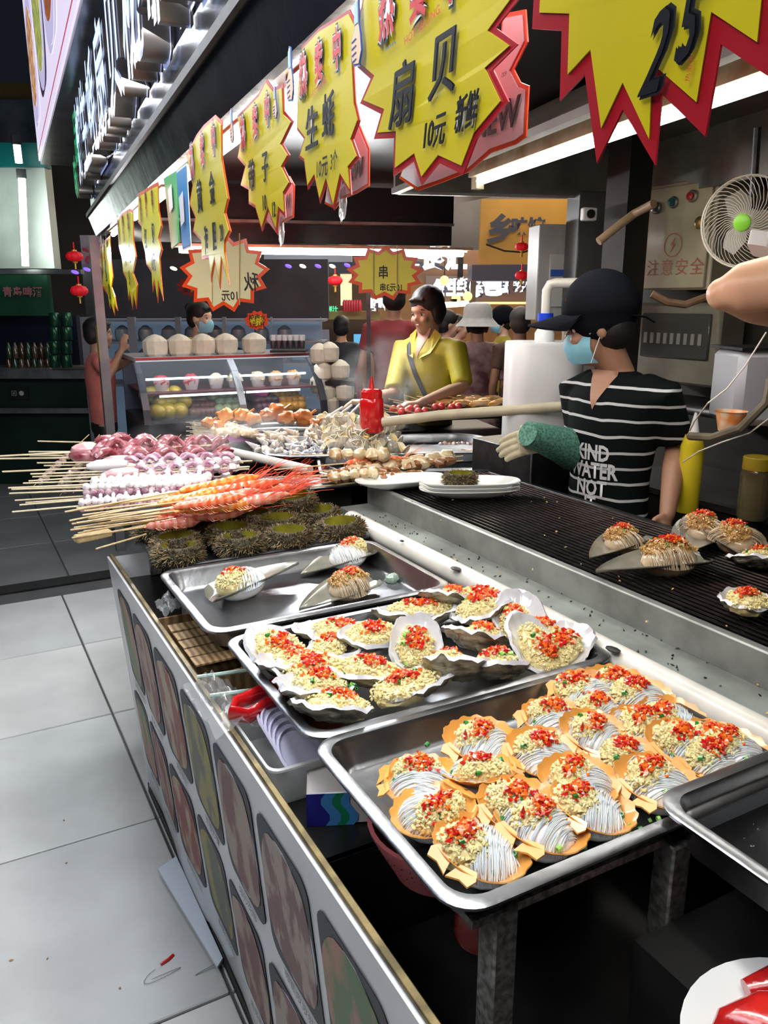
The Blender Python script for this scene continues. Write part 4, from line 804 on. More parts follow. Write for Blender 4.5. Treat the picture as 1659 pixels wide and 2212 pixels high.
tag(link('tray', tray_mesh(.9, .5, .04, lip=.012, m=darkm), None, (2.12, 2.86, .93), (0, 0, R(-20))), 'black tray of dark meat skewers in front of the cook', 'tray')
for i in range(12): a = (940 + (i % 6) * 20, 985 - (i // 6) * 22 - (i % 3) * 3); b = (a[0] + 120, a[1] - 4); put_sk(MD if i % 3 else MP, b, a, .955, 'dark meat skewer near the gloved hand, %s one on the black tray' % ORD[i], 'dark meat skewers on the black tray', .30)
for t in PR + OC + SQ + BL + [PG, MP]: drop_proto(t)
# ================= snails and clams =================
t6 = tag(link('tray', tray_mesh(1.02, .50, .04, r=.16, lip=.014, m=steel), None, (1.62, 3.02, 1.0), (0, 0, R(-22))), 'rounded steel tray of sea snails and clams', 'tray')
snm = [mat('snail_grey', (.30, .28, .30), .3, col2=(.62, .56, .48), scale=60, coat=.3), mat('snail_tan', (.45, .33, .20), .3, col2=(.62, .50, .36), scale=50, coat=.3), mat('snail_blue', (.12, .14, .18), .25, col2=(.40, .40, .44), scale=60, coat=.4)]
def snail(m):
    t = thing('sea_snail', 'x', 'snail', (0, 0, -5)); b = MB(); prof = []
    for k in range(17): u = k / 16; prof.append((.0155 * (1 - u) ** .8 * (1 + .10 * math.sin(u * 34)) + .0008, .062 * u))
    b.lathe(prof, seg=12); b.build('shell', m, t); MB().ball((.006, 0, -.003), (.010, .013, .006), 10, 6).build('opening', mat('snail_mouth', (.82, .70, .58), .2, coat=.4), t); return reg(t)
SN = [snail(m) for m in snm]
clm = mat('clam_shell', (.58, .54, .46), .25, col2=(.34, .30, .23), scale=30, coat=.4, stretch=(1, 3, 1)); clin = mat('clam_inner', (.88, .86, .80), .2, col2=(.84, .72, .40), scale=16, coat=.4)
def clam():
    t = thing('clam', 'x', 'clam', (0, 0, -5))
    for j, an in enumerate((0, 62)):
        M = Matrix.Rotation(R(-an), 3, 'Y'); o_, i_ = [], []
        for f in (.05, .4, .75, 1.0):
            o_.append([M @ V((.024 + .026 * f * math.cos(a), .030 * f * math.sin(a), (-.012 * (1 - f * f)) * (1 if j == 0 else -1))) for a in (2 * PI * k / 20 for k in range(20))]); i_.append([p * .985 + M @ V((0, 0, .0016 if j == 0 else -.0016)) for p in o_[-1]])
        b = MB(); b.m = 0; b.rings(o_, cap1=False); b.m = 1; b.rings([o_[-1], i_[-1]] + i_[-2::-1], cap0=False); b.build('valve', [clm, clin], t)
    MB().ball((.02, 0, .006), (.014, .014, .006), 9, 6).build('clam_meat', mat('clam_meat', (.85, .62, .22), .3, sss=.2), t); return reg(t)
CL = clam(); r_ = random.Random(3)
for i in range(74):
    px, py = r_.uniform(555, 740), r_.uniform(925, 985); py = max(py, 928 + (700 - px) * .12 if px < 700 else 925); k = (0 if px < 640 else 2) if py > 955 else 1; h = .012 + .030 * max(0, 1 - abs(py - 955) / 40)
    p = atz(px, py, .975 + h); dup(SN[k], p, (r_.uniform(.8, 2.2), r_.uniform(-.5, .5), r_.uniform(0, 6.3)), ['grey striped spiral sea snail', 'tan whelk', 'dark blue-grey sea snail'][k] + (' at the left rim', ' left of the middle', ' in the middle', ' beside the clams')[min(3, int((px - 555) / 46))] + ' of the rounded tray' + (', at the back', ', halfway', ', at the front')[min(2, int((py - 925) / 20))], r_.uniform(.85, 1.15))['group'] = 'sea snails on the rounded tray ' + str(('grey', 'tan', 'blue')[k])
for i in range(120):
    px, py = r_.gauss(775, 52), r_.uniform(918, 990); hh = max(0, 1 - abs(px - 780) / 100); z = .98 + .13 * hh * (1 - (py - 918) / 80) + .01; px = min(max(px, 690), 868)
    p = atz(px, py - 8, z); dup(CL, p, (r_.uniform(-.9, .9), r_.uniform(-1.4, .3), r_.uniform(0, 6.3)), 'open clam %s of the clam heap' % (('at the left foot', 'on the left slope', 'near the middle', 'on the right slope', 'at the right foot')[min(4, max(0, int((px - 690) / 36)))] + (', toward the back', ', halfway up', ', toward the front')[min(2, int((py - 918) / 24))]), r_.uniform(.85, 1.2))['group'] = 'clams heaped on the rounded tray'
for t in SN + [CL]: drop_proto(t)
# fish, chicken, box, bottle
back = tag(link('tray', tray_mesh(1.15, .66, .03, lip=.01, m=darkm), None, (1.62, 3.85, .975), (0, 0, R(-14))), 'black tray of fried chicken and fish behind the snail tray', 'tray')
fishm = mat('fish_skin', (.22, .22, .20), .25, col2=(.07, .08, .09), scale=16, coat=.5, stretch=(.3, 2, 1))
for i, (a, b) in enumerate((((470, 915), (700, 903)), ((500, 922), (705, 914)), ((520, 931), (700, 926)), ((455, 935), (560, 940)))):
    A, B = atz(*a, 1.01), atz(*b, 1.01); t = thing('grilled_fish', ['farthest long dark fish lying behind the snails', 'long dark fish in the middle of the three', 'long dark fish nearest the snails', 'small silvery fish at the left of the snail tray'][i], 'fish', A); d = B - A; n = 9
    MB().rings([[d * u + d.cross(UZ).normalized() * (.030 * math.sin(PI * min(1, u * 1.04 + .06)) ** .6 + .002) * math.cos(q) + UZ * (.016 * math.sin(PI * min(1, u + .05)) ** .6) * math.sin(q) for q in (2 * PI * k / 10 for k in range(10))] for u in (j / n for j in range(n + 1))]).build('body', fishm, t)
    MB().prism([(0, -.012), (-.035, -.03), (-.028, 0), (-.035, .03), (0, .012)], lambda u, v, t_: d.normalized() * (u + .005) + d.cross(UZ).normalized() * v + UZ * t_, 0, .003).build('tail_fin', fishm, t)
    MB().ball(d * .93 + UZ * .012, .004, 8, 5).build('eye', paper, t)
chick = mat('fried_chicken', (.55, .17, .03), .22, col2=(.72, .36, .10), scale=12, coat=.6); chickd = mat('dark_fried_chicken', (.36, .09, .02), .22, col2=(.55, .22, .06), scale=12, coat=.6)
cl_ = ['golden fried chicken piece alone at the left end', 'tall golden fried chicken piece, second from the left', 'golden fried chicken piece, third from the left', 'round golden fried chicken piece at the front', 'browner fried chicken leg with a raised end', 'flat fried chicken piece behind the leg', 'dark fried chicken piece in the right half', 'darkest fried chicken piece at the right end', 'small fried chicken bits by the green box', 'low golden fried piece lying on the sticks']
for i, (px, py, s_) in enumerate(((450, 908, .035), (487, 898, .052), (524, 897, .050), (548, 903, .046), (598, 893, .062), (577, 896, .048), (620, 903, .05), (655, 902, .055), (680, 908, .03), (475, 912, .03))):
    s_ *= .88; p = atz(px, py + 14, 1.02); o = thing('fried_chicken', cl_[i], 'fried chicken', p); k = i
    MB().ball((0, 0, s_ * .7), (s_, s_ * .8, s_ * .8), 18, 12, fn=lambda u: 1 + .38 * nz(u * 1.6 + V((k * 3, 0, 0))) + .06 * nz(u * 8)).build('meat', chick if i < 4 or i == 9 else chickd, o)
    MB().cyl((s_ * .5, 0, s_ * .8), (s_ * 1.5, .01, s_ * 1.3), .007, 8).build('bone_end', chickd, o)
for i in range(10): a, b = (402 + (i % 3) * 8, 912 + i * 3.2), (500 + i * 8, 918 + i * 2.4); put_sk(MD2, a, b, 1.01, 'bamboo stick end in front of the fried chicken, %s from the back' % ORD[i], 'sticks in front of the chicken', .30)
for t in (MD2, MD): drop_proto(t)
tag(MB().box((0, 0, 0), (.30, .10, .035), bev=.01).build('magenta_container', mat('magenta', (.28, .02, .20), .3, coat=.5)), 'magenta plastic container between the squid and the fish', 'container').location = atz(500, 948, .99)
gb = thing('green_food_box', 'open mint green takeout box with orange snacks', 'box', atz(735, 915, 1.0)); gm = mat('mint_box', (.15, .60, .40), .4)
MB().rings([[V((x * s_, y * s_, z)) for x, y in rrect(.22, .12, .02, 3)] for s_, z in ((.8, 0), (1, .035), (.96, .035), (.78, .004))], cap0=True, cap1=True).build('box_shell', gm, gb)
b = MB(); [b.bit((rnd.uniform(-.09, .09), rnd.uniform(-.04, .04), .035), .02, dims=(.03, .01, .008)) for _ in range(26)]; b.build('snacks', mat('orange_snack', (.85, .32, .06), .35, coat=.3), gb, kind='stuff')
for i in range(3): tag(MB().cyl((0, 0, 0), (.10, .03 * i, .05), .006, 6).build('white_stick', paper), ['thin white stick in the mint box, left one', 'thin white stick leaning right behind the clams', 'white stick lying flat behind the clams'][i], 'stick').location = atz(700 + 26 * i, 905 - i * 3, 1.06)
kb = thing('sauce_bottle', 'red squeeze bottle with a pointed nozzle', 'bottle', atd(803, 932, 3.3))
MB().lathe([(.046, 0), (.050, .006), (.050, .12), (.047, .135), (.042, .14)], seg=24).build('body', red_gloss, kb); MB().lathe([(.044, .14), (.044, .165), (.036, .175), (.02, .178)], seg=24).build('cap', red_gloss, kb); MB().lathe([(.013, .176), (.010, .19), (.004, .225)], seg=12).build('nozzle', red_gloss, kb)
# plates on the grate
plm = mat('melamine', (.80, .82, .80), .16, coat=.5)
def oval(L_, W, H, n=36):
    r = lambda s_, z, w_=1: [V((L_ / 2 * s_ * math.copysign(abs(math.cos(a)) ** .75, math.cos(a)), W / 2 * s_ * math.copysign(abs(math.sin(a)) ** .75, math.sin(a)), z)) for a in (2 * PI * k / n for k in range(n))]
    return MB().rings([r(.5, 0), r(.6, .001), r(.86, H * .55), r(1.0, H), r(1.0, H + .003), r(.97, H + .002), r(.82, H * .6), r(.58, .005), r(.3, .004)])
ov = oval(.33, .15, .026).mesh('oval_plate', plm); az = math.atan2(R_.y, R_.x)
p = atz(1014, 1062, 1.0)
for i in range(3): tag(link('oval_plate', ov, None, (p.x, p.y, .986 + i * .012), (0, 0, az + .06)), ['bottom oval white plate of the stack on the grate', 'middle oval white plate of the stack on the grate', 'top oval white plate of the stack, under the sea urchin'][i], 'plate', 'stacked oval plates')
uo.location = (p.x - .03, p.y + .012, 1.016)
p = atz(868, 1042, 1.0); o = tag(link('oval_plate', ov, None, (p.x, p.y, .987), (0, 0, az + .35)), 'single oval white plate with crumbs, left of the stack', 'plate')
# ================= right foreground and under the trays =================
pl = tag(MB().lathe([(.06, 0), (.085, .004), (.115, .018), (.118, .021), (.112, .020), (.08, .008), (.0, .007)], seg=40).build('white_plate', plm), 'round white plate under the red lobster claw at the bottom right', 'plate'); pl.location = (.745, .372, .776); pl.scale = (1.25, 1.25, 1.1)
lob = thing('lobster', 'glossy red boiled lobster claw on a white plate at the bottom right corner', 'lobster', (.752, .405, .802)); lm = mat('lobster_red', (.60, .02, .015), .14, col2=(.34, .008, .01), scale=22, coat=.9, bump=.3)
MB().tube([(-.085, .045, .0), (-.07, .04, .004), (-.03, .02, .012), (.02, -.005, .012), (.06, -.025, .01), (.10, -.04, .006)], [.010, .026, .037, .036, .026, .016], 20, .8).build('claw', lm, lob)
MB().tube([(.0, .07, .0), (.05, .05, .01), (.09, .02, .012), (.14, .0, .01)], [.014, .026, .028, .012], 16, .8).build('tail', lm, lob)
bx = thing('plastic_tub', 'translucent white plastic tub holding stacked lids at the counter edge', 'tub', (.465, 1.225, .776)); tubm = mat('cloudy_plastic', (.74, .76, .74), .3, trans=.45, coat=.3, alpha=.9)
q = lambda s_, z: [V((x * s_, y * s_, z)) for x, y in rrect(.155, .25, .02, 4)]
MB().rings([q(.86, 0), q(1, .075), q(1.04, .076), q(1.04, .08), q(.98, .08), q(.84, .004)]).build('tub_wall', tubm, bx)
ld = MB().lathe([(.0, .002), (.044, .002), (.049, .006), (.051, .001), (.046, -.001), (0, -.001)], seg=28, cap=False).mesh('lid', mat('lilac_lid', (.66, .64, .80), .3, coat=.4))
for i in range(6): o = link('lid', ld, None, (.465, 1.16 + i * .02, .835 + .003 * i), (R(40), .1, .5)); tag(o, 'pale lilac plastic lid in the translucent tub, %s' % ('nearest the camera', 'second from the camera', 'third from the camera', 'third from the back', 'second from the back', 'farthest back')[i], 'lid', 'lids in the tub')
tg = thing('tongs', 'red plastic handled tongs lying across the translucent tub', 'tongs', (.43, 1.29, .876))
MB().tube([(.20, .03, .012), (.12, .03, .012), (.05, .022, .01), (.0, .02, .006), (-.03, .022, .002), (-.05, 0, 0), (-.03, -.024, .002), (.0, -.022, .006), (.05, -.012, .01), (.12, -.012, .012), (.20, -.012, .012)], [.012, .017, .018, .017, .017, .018, .017, .017, .018, .017, .012], 12, .5, up=V((0, 1, 0))).build('handle', red_gloss, tg)
tg.rotation_euler = (R(8), 0, R(12))
cr = thing('milk_carton', 'carton with dark blue, light blue and green waves lying under the scallop tray', 'carton', (.535, 1.045, .776), (0, 0, -.42)); cr.scale = (1, 1, .85)
MB().box((0, 0, .035), (.20, .09, .07), bev=.004).build('carton_body', mat('carton_white', (.62, .55, .52), .35, coat=.3), cr)
for k, (x0, x1, m) in enumerate(((-.1005, -.07, mat('navy', (.02, .02, .22), .3)), (-.07, -.052, mat('sky_print', (.06, .25, .55), .3)), (-.052, -.038, mat('green_print', (.01, .22, .10), .3)), (-.038, -.024, mat('sky_print', (.06, .25, .55), .3)))):
    MB().prism([(x0 + .008 * math.sin(v * 90) * (1 if k else 0), v) for v in (j * .0116 for j in range(7))] + [(x1 + .008 * math.sin(v * 90), v) for v in (j * .0116 for j in range(6, -1, -1))], lambda u, v, t: V((u, -.0455 - t, v)), 0, .0008).build('wave_print', m, cr, smooth=False)
MB().prism([(.0 + .016 * math.cos(a), .045 + .012 * math.sin(a)) for a in (PI * k / 9 for k in range(18))], lambda u, v, t: V((u, -.0455 - t, v)), 0, .001).build('green_oval', mat('green_print', (.01, .22, .10), .3), cr, smooth=False)
bs = thing('pink_basket', 'pink perforated plastic basket under the near tray', 'basket', (.56, .86, .776)); pkm = mat('pink_plastic', (.62, .16, .17), .35, coat=.3)
MB().lathe([(.06, 0), (.092, .06), (.10, .085), (.107, .085), (.105, .078), (.096, .06), (.066, .003)], seg=36).build('bowl', pkm, bs)
hl = MB()
for i in range(5):
    for k in range(44): a = 2 * PI * k / 44; r0 = .066 + .0065 * i; z = .010 + .012 * i; hl.bit((r0 * math.cos(a) * 1.03, r0 * math.sin(a) * 1.03, z), .0018)
hl.build('holes', dark, bs, kind='stuff')
gj = thing('red_jar', 'dark red glass jar standing behind the near tray post', 'jar', (.54, .72, .776)); MB().lathe([(.035, 0), (.038, .01), (.036, .04), (.030, .06), (.03, .085)], seg=24).build('glass', mat('red_glass', (.16, .02, .015), .08, coat=.8), gj)
cb = thing('cardboard_box', 'torn brown corrugated cardboard box at the counter edge', 'box', (.46, 1.66, .776)); cbm = mat('cardboard', (.30, .18, .08), .7, kind='wave', col2=(.16, .09, .04), scale=14)
for i, (c, d) in enumerate((((-.0, .16, .045), (.17, .006, .09)), ((-.0, -.17, .04), (.17, .006, .08)), ((.08, 0, .04), (.006, .33, .08)), ((-.08, 0, .037), (.006, .33, .074)), ((0, 0, .004), (.16, .32, .008)))): MB().box(c, d).build('flap' if i < 4 else 'base', cbm, cb, smooth=False)
for i in range(5): MB().box((0, -.10 + .05 * i, .083), (.15, .042, .004), rnd.uniform(-.05, .05)).build('slat', mat('cane_slat', (.34, .22, .11), .6, kind='wave', col2=(.15, .09, .04), scale=22), cb, smooth=False)
def film(name, lab, c, sx, sy, seed, cat='plastic bag'):
    n = 16; vs_ = []
    for i in range(n):
        for j in range(n): u, v = i / (n - 1) - .5, j / (n - 1) - .5; vs_.append(V(c) + V((u * sx, v * sy, -abs(u) * sx * .5 + .018 * nz(V((u * 5, v * 5, seed))) + .010 * nz(V((u * 14, v * 14, seed))))))
    o = MB().add(vs_, [(i * n + j, (i + 1) * n + j, (i + 1) * n + j + 1, i * n + j + 1) for i in range(n - 1) for j in range(n - 1)]).build(name, mat('clear_bag', (.85, .87, .88), .12, trans=.6, alpha=.38, coat=1)); return tag(o, lab, cat)
film('plastic_bag', 'crumpled clear plastic bag hanging over the counter edge beside the tub', (.385, 1.36, .875), .09, .22, 2)
film('plastic_bag', 'white plastic bag scrap beside the pen shell tray', (.41, 1.84, .90), .06, .10, 5)
for i in range(2): tag(MB().cyl((.37, 1.47 - .09 * i, .868), (.50, 1.43 - .09 * i, .875), .004, 6).build('straw', mat('straw_green', (.5, .7, .62), .3, trans=.4)), ['clear green striped straw by the cardboard', 'clear green striped straw nearer the tub'][i], 'straw')
tag(MB().box((.93, .44, .685), (.42, .36, .17)).build('dark_box', dark, smooth=False), 'dark box under the lobster plate at the bottom right', 'box')
# ================= hood, beams, lamps =================
ceil = MB().box((1.9, 2.05, 2.24), (2.3, 5.2, .05)).build('ceiling', mat('ceiling_black', (.012, .014, .02), .35, noise_=.5, scale=3), kind='structure', smooth=False); ceil.rotation_euler = (0, 0, 0)
fbm = thing('far_beam', 'dark overhead beam across the far end of the stall', 'beam', (1.7, 4.35, 1.9)); xa, xb_ = V((.92, 4.52, 0)), V((2.62, 4.02, 0)); bd = (xb_ - xa); bn_ = V((-bd.y, bd.x, 0)).normalized()
for z0, z1, o_, m, nm in ((1.905, 2.01, 0, black_p, 'lower_board'), (2.02, 2.20, -.03, black_p, 'upper_board'), (2.008, 2.022, -.045, steel_d, 'trim_line')):
    MB().rings([[p + bn_ * o_ + UZ * z0, p + bn_ * (o_ + .04) + UZ * z0, p + bn_ * (o_ + .04) + UZ * z1, p + bn_ * o_ + UZ * z1] for p in (xa - V((1.7, 4.35, 1.9)), xb_ - V((1.7, 4.35, 1.9)))]).build(nm, m, fbm, smooth=False)
fl = thing('tube_lamp', 'blazing white tube lamp across the far end above the skewers', 'lamp', (1.7, 4.3, 1.87)); A, B = aty(392, 545, 4.42), aty(1000, 545, 4.0); A.z = B.z = 1.865; o0 = V((1.7, 4.3, 1.87))
for dz, dy in ((0, 0), (.004, .05)): MB().cyl(A - o0 + V((0, dy, dz)), B - o0 + V((0, dy, dz)), .018, 12).build('tube', mat('tube_glass_hot', (1, 1, 1), .4, emit=(.97, .99, 1), es=22), fl)
d = (B - A).normalized(); MB().rings([[p - o0 + UZ * z + V((0, y, 0)) for z, y in ((.016, -.05), (.03, -.05), (.03, .09), (.016, .09))] for p in (A - d * .03, B + d * .03)]).build('reflector', cream, fl, smooth=False)
hd_ = thing('range_hood', 'greasy steel range hood over the grill with a cream skirt', 'hood', (1.9, 1.8, 2.0)); H0, H1 = V((1.572, 2.819, 0)), V((1.235, 1.14, 0)); hdv = (H1 - H0).normalized(); H1 = H0 + hdv * 2.7; hr = V((.948, -.318, 0)); HO = V((1.9, 1.8, 2.0)); hoodm = mat('hood_steel', (.30, .31, .29), .35, .6, noise_=.45, scale=5); crd = mat('hood_skirt', (.48, .47, .40), .35, .2, noise_=.3, scale=6)
def hq(p, z): return V((p.x, p.y, z)) - HO
W_ = .95
MB().rings([[hq(p, 2.0), hq(p + hr * .03, 2.0), hq(p + hr * .34, 2.19), hq(p + hr * .31, 2.20)] for p in (H0, H1)]).build('sloping_side', crd, hd_, smooth=False)
MB().rings([[hq(H0 + hr * s_, 2.0), hq(H0 + hr * s_ + hdv * .02, 2.0), hq(H0 + hr * s_ + hdv * .02, 2.19), hq(H0 + hr * s_, 2.19)] for s_ in (0, W_)]).build('far_side', hoodm, hd_, smooth=False)
MB().rings([[hq(p + hr * W_, 1.98), hq(p + hr * (W_ + .02), 1.98), hq(p + hr * (W_ + .02), 2.2), hq(p + hr * W_, 2.2)] for p in (H0, H1)]).build('wall_side', hoodm, hd_, smooth=False)
MB().rings([[hq(p + hr * .30, 2.175), hq(p + hr * W_, 2.175), hq(p + hr * W_, 2.19), hq(p + hr * .30, 2.19)] for p in (H0, H1)]).build('inner_plate', mat('hood_inner', (.12, .12, .11), .3, .5, noise_=.5, scale=5), hd_, smooth=False)
for a, b_ in ((H0, H0 + hr * W_), (H0, H1)): MB().rings([[hq(p, 1.992) + V((dx, dx * .3, dz)) for dx, dz in ((-.012, 0), (.02, 0), (.02, .02), (-.012, .02))] for p in (a, b_)]).build('lip', mat('lip_steel', (.62, .63, .62), .25, .7, noise_=.2, scale=8), hd_, smooth=False)
hl_ = thing('tube_lamp', 'long tube lamp in a rusty batten under the range hood at the top right', 'lamp', (1.7, 1.9, 1.97)); A, B = atz(1032, 393, 1.985), atz(1659, 178, 1.985); B = B + (B - A) * .35; o0 = V((1.7, 1.9, 1.97)); side = V((-(B - A).y, (B - A).x, 0)).normalized()
MB().cyl(A - o0, B - o0, .0125, 14).build('tube', mat('hood_tube', (1, 1, 1), .4, emit=(1, .97, .84), es=9), hl_); MB().rings([[p - o0 + side * a + UZ * z for a, z in ((-.035, .012), (.035, .012), (.03, .05), (-.03, .05))] for p in (A, B)]).build('batten', mat('rusty_batten', (.55, .47, .33), .5, col2=(.30, .17, .06), scale=9), hl_, smooth=False)
MB().box(A - o0 + V((0, 0, .002)), (.03, .03, .05)).build('end_cap', cream, hl_, smooth=False)
# ================= kitchen wall at the right =================
WX = 2.62
wr = MB().box((WX + .03, 1.3, 1.1), (.06, 3.2, 2.25)).build('wall_right', mat('grimy_wall', (.060, .055, .045), .5, noise_=.6, scale=4), kind='structure', smooth=False)
tl_ = MB().box((0, 0, 0), (.012, .195, .195), bev=.003).mesh('tile', mat('grimy_tile', (.50, .46, .34), .3, col2=(.20, .17, .12), scale=7, coat=.3), smooth=False)
for i in range(7):
    for j in range(2): link('tile', tl_, wr, (WX - .005, .55 + i * .2, 1.075 - j * .2))
bc = thing('back_counter', 'greasy dark counter along the kitchen wall behind the cook', 'counter', (2.4, .9, 0)); MB().box((-.04, 0, .48), (.46, 2.6, .94)).build('cabinet', dark, bc, smooth=False); MB().box((-.04, 0, .96), (.48, 2.6, .02)).build('top', mat('greasy_top', (.10, .09, .08), .22, .4, noise_=.6, scale=8), bc); MB().box((.17, .05, .985), (.03, 1.4, .03)).build('foil_strip', mat('foil', (.6, .55, .45), .25, .8, bump=1, scale=60), bc)
sh = thing('wall_shelf', 'steel shelf with a rounded edge holding the white box', 'shelf', (2.45, 1.45, 1.235)); MB().box((-.05, 0, 0), (.30, 1.6, .02)).build('board', darkm, sh); MB().cyl((-.20, -.8, 0), (-.20, .8, 0), .016, 12).build('edge_roll', steel_d, sh)
# electric box
def boxx(name, lab, cat, x, a, b_, dp, m): # box on the wall whose front is at depth x and spans two pixels
    p, q = atx(*a, x), atx(*b_, x); c = (p + q) / 2; o = thing(name, lab, cat, c); return o, abs(p.y - q.y), abs(p.z - q.z)
o, w_, h = boxx('electric_box', 'cream electric cabinet with three buttons and red warning print', 'electric box', 2.40, (1408, 402), (1532, 625), .2, cream)
MB().box((.11, 0, 0), (.22, w_, h), bev=.004).build('cabinet', cream, o); MB().box((-.006, .006, -.004), (.012, w_ * .93, h * .95), bev=.003).build('door', mat('door_cream', (.46, .45, .30), .3, noise_=.22, scale=9, coat=.4), o)
for i, (f, m) in enumerate(((.40, mat('button_green', (.01, .09, .08), .3, coat=.5)), (.10, mat('button_green', (.01, .09, .08), .3, coat=.5)), (-.22, mat('button_red', (.35, .01, .01), .3, coat=.5)))):
    c = V((-.014, f * w_ * .85, h * .28 + .012 * i)); MB().lathe([(.021, 0), (.021, .008), (.017, .012)], c, 18, V((-1, 0, 0))).build('button_ring', steel_d, o); MB().lathe([(.015, .01), (.014, .02), (.0, .022)], c, 16, V((-1, 0, 0)), cap=False).build('button', m, o)
wi = mat('warning_ink', (.38, .12, .08), .5)
c = V((-.0135, .05 * w_, -h * .08)); MB().rings([[c + V((0, math.cos(a) * r, math.sin(a) * r)) for a in (2 * PI * k / 32 for k in range(32))] for r in (.042, .038)], cap0=False, cap1=False).build('warning_ring', wi, o); MB().prism([(.008, .026), (-.012, .0), (0, .0), (-.008, -.026), (.012, .004), (.001, .004)], lambda u, v, t: c + V((-t, -u, v)), 0, .001).build('bolt_sign', wi, o, smooth=False)
for i, ch_ in enumerate('注意安全'): text(ch_, wi, frame(V((-.0145, w_ * (.33 - .22 * i), -h * .30)), -UY, UZ, -UX, .062), 'warning_character', o)
MB().lathe([(.022, 0), (.022, .01), (.012, .014)], (-.012, -w_ * .33, h * .10), 16, V((-1, 0, 0))).build('lock', mat('brass', (.35, .26, .10), .35, .8), o)
# distribution box lower right of the cook's head
o, w_, h = boxx('breaker_box', 'beige breaker box with a smoked window behind the cook', 'breaker box', 2.44, (1400, 700), (1528, 765), .1, cream); h = .30; MB().box((.06, .0, -.02), (.14, w_ * 1.35, h), bev=.012).build('housing', mat('beige_dark', (.22, .20, .15), .4, noise_=.3, scale=8), o); MB().box((-.014, 0, .01), (.012, w_ * 1.1, h * .55), bev=.004).build('window', mat('smoked', (.07, .07, .065), .15, coat=.8), o)
for i in range(9): MB().box((-.022, w_ * (.45 - .11 * i), .0), (.006, .016, .04)).build('breaker', mat('breaker_grey', (.25, .24, .22), .4), o, smooth=False)
# grey cabinets behind the cap
for i, (px, py, D, sx, sz, lab) in enumerate(((1215, 590, 3.3, .22, .38, 'pale grey fuse cabinet with blue switches behind the cook'), (1275, 560, 3.15, .12, .50, 'darker grey metal cabinet right of the fuse cabinet'))):
    p = atd(px, py, D); o = thing('fuse_cabinet', lab, 'fuse box', p, (0, 0, -.35)); MB().box((0, .06, 0), (sx, .14, sz), bev=.004).build('cabinet', mat('cab_grey%d' % i, ((.36, .37, .36), (.07, .07, .07))[i], .4, noise_=.2, scale=6), o)
    if i == 0:
        MB().box((.02, -.015, -.03), (sx * .75, .012, sz * .55), bev=.003).build('cover', mat('cab_cover', (.40, .41, .40), .35), o); MB().box((-.03, -.024, .0), (.06, .012, .025)).build('blue_switches', mat('switch_blue', (.02, .08, .38), .3), o, smooth=False); MB().box((.05, -.024, .03), (.05, .01, .03)).build('white_switch', white_pl, o, smooth=False)
p = atd(1325, 560, 2.9); tag(MB().box((0, 0, 0), (.11, .11, 2.25)).build('steel_column', mat('column_dark', (.022, .022, .02), .5, .2, noise_=.5, scale=6), smooth=False), 'dark steel column behind the cook', 'column').location = (p.x + .05, p.y, 1.15)
p = atd(1272, 463, 2.9); o = thing('wall_socket', 'small white round socket box by the hood', 'socket', p, (0, 0, -.3)); MB().box((0, 0, 0), (.055, .03, .045), bev=.004).build('plate', white_pl, o); MB().lathe([(.016, 0), (.015, .006), (0, .006)], (0, -.015, 0), 16, V((0, -1, 0)), cap=False).build('socket_hole', dark, o)
tag(MB().tube([atd(1293, 522, 2.7), atd(1330, 492, 2.7), atd(1370, 462, 2.7), atd(1412, 440, 2.6)], .014, 10).build('conduit_hose', mat('hose_tan', (.42, .30, .18), .5, noise_=.3, scale=10)), 'tan flexible conduit running to the electric box', 'hose')
tag(MB().tube([atd(1408, 635, 2.55), atd(1440, 652, 2.55), atd(1480, 658, 2.55), atd(1530, 640, 2.55)], .012, 8).build('conduit_hose', mat('hose_brown', (.25, .15, .09), .6, noise_=.3, scale=30)), 'brown corrugated conduit under the electric box', 'hose')
# fan
fp = atd(1612, 480, 2.15); fn_ = (CAM - fp).normalized(); fn_ = (fn_ + V((-.45, .1, -.05))).normalized(); fo = thing('clip_fan', 'small fan with a white spiral wire guard and green hub', 'fan', fp); fx_, fy_, fz_ = basis(fn_)
gm_ = mat('fan_wire', (.62, .60, .52), .4); RR = .118
for k in range(44):
    a = 2 * PI * k / 44; pts = [(fx_ * math.cos(a + t * 1.1) + fy_ * math.sin(a + t * 1.1)) * (.022 + (RR - .022) * t) + fz_ * (.035 * (1 - t ** 2.5)) for t in (0, .25, .5, .75, .92, 1)]
    MB().tube(pts, .0010, 4).build('guard_wire', gm_, fo)
for r, z in ((RR, 0), (RR * .98, -.012)): MB().tube([(fx_ * math.cos(a) + fy_ * math.sin(a)) * r + fz_ * z for a in (2 * PI * k / 40 for k in range(41))], .0025, 6).build('guard_ring', gm_, fo)
MB().lathe([(.022, .030), (.022, .040), (.018, .043), (0, .044)], (0, 0, 0), 24, fn_, cap=False).build('hub_badge', mat('fan_green', (.22, .62, .04), .35), fo)
for k in range(3): a = 2 * PI * k / 3; MB().prism([(.01, -.012), (.05, -.035), (.085, -.02), (.085, .02), (.04, .03), (.01, .012)], lambda u, v, t: (fx_ * math.cos(a) + fy_ * math.sin(a)) * u + (fy_ * math.cos(a) - fx_ * math.sin(a)) * v + fz_ * (t - .005 + v * .4), 0, .002).build('blade', mat('fan_blade', (.3, .3, .26), .4), fo)
MB().lathe([(.028, -.06), (.034, -.03), (.02, -.005)], (0, 0, 0), 18, fn_).build('motor', gm_, fo); MB().cyl(fn_ * -.05, V((.03, .02, .24)), .010, 8).build('bracket', darkm, fo)
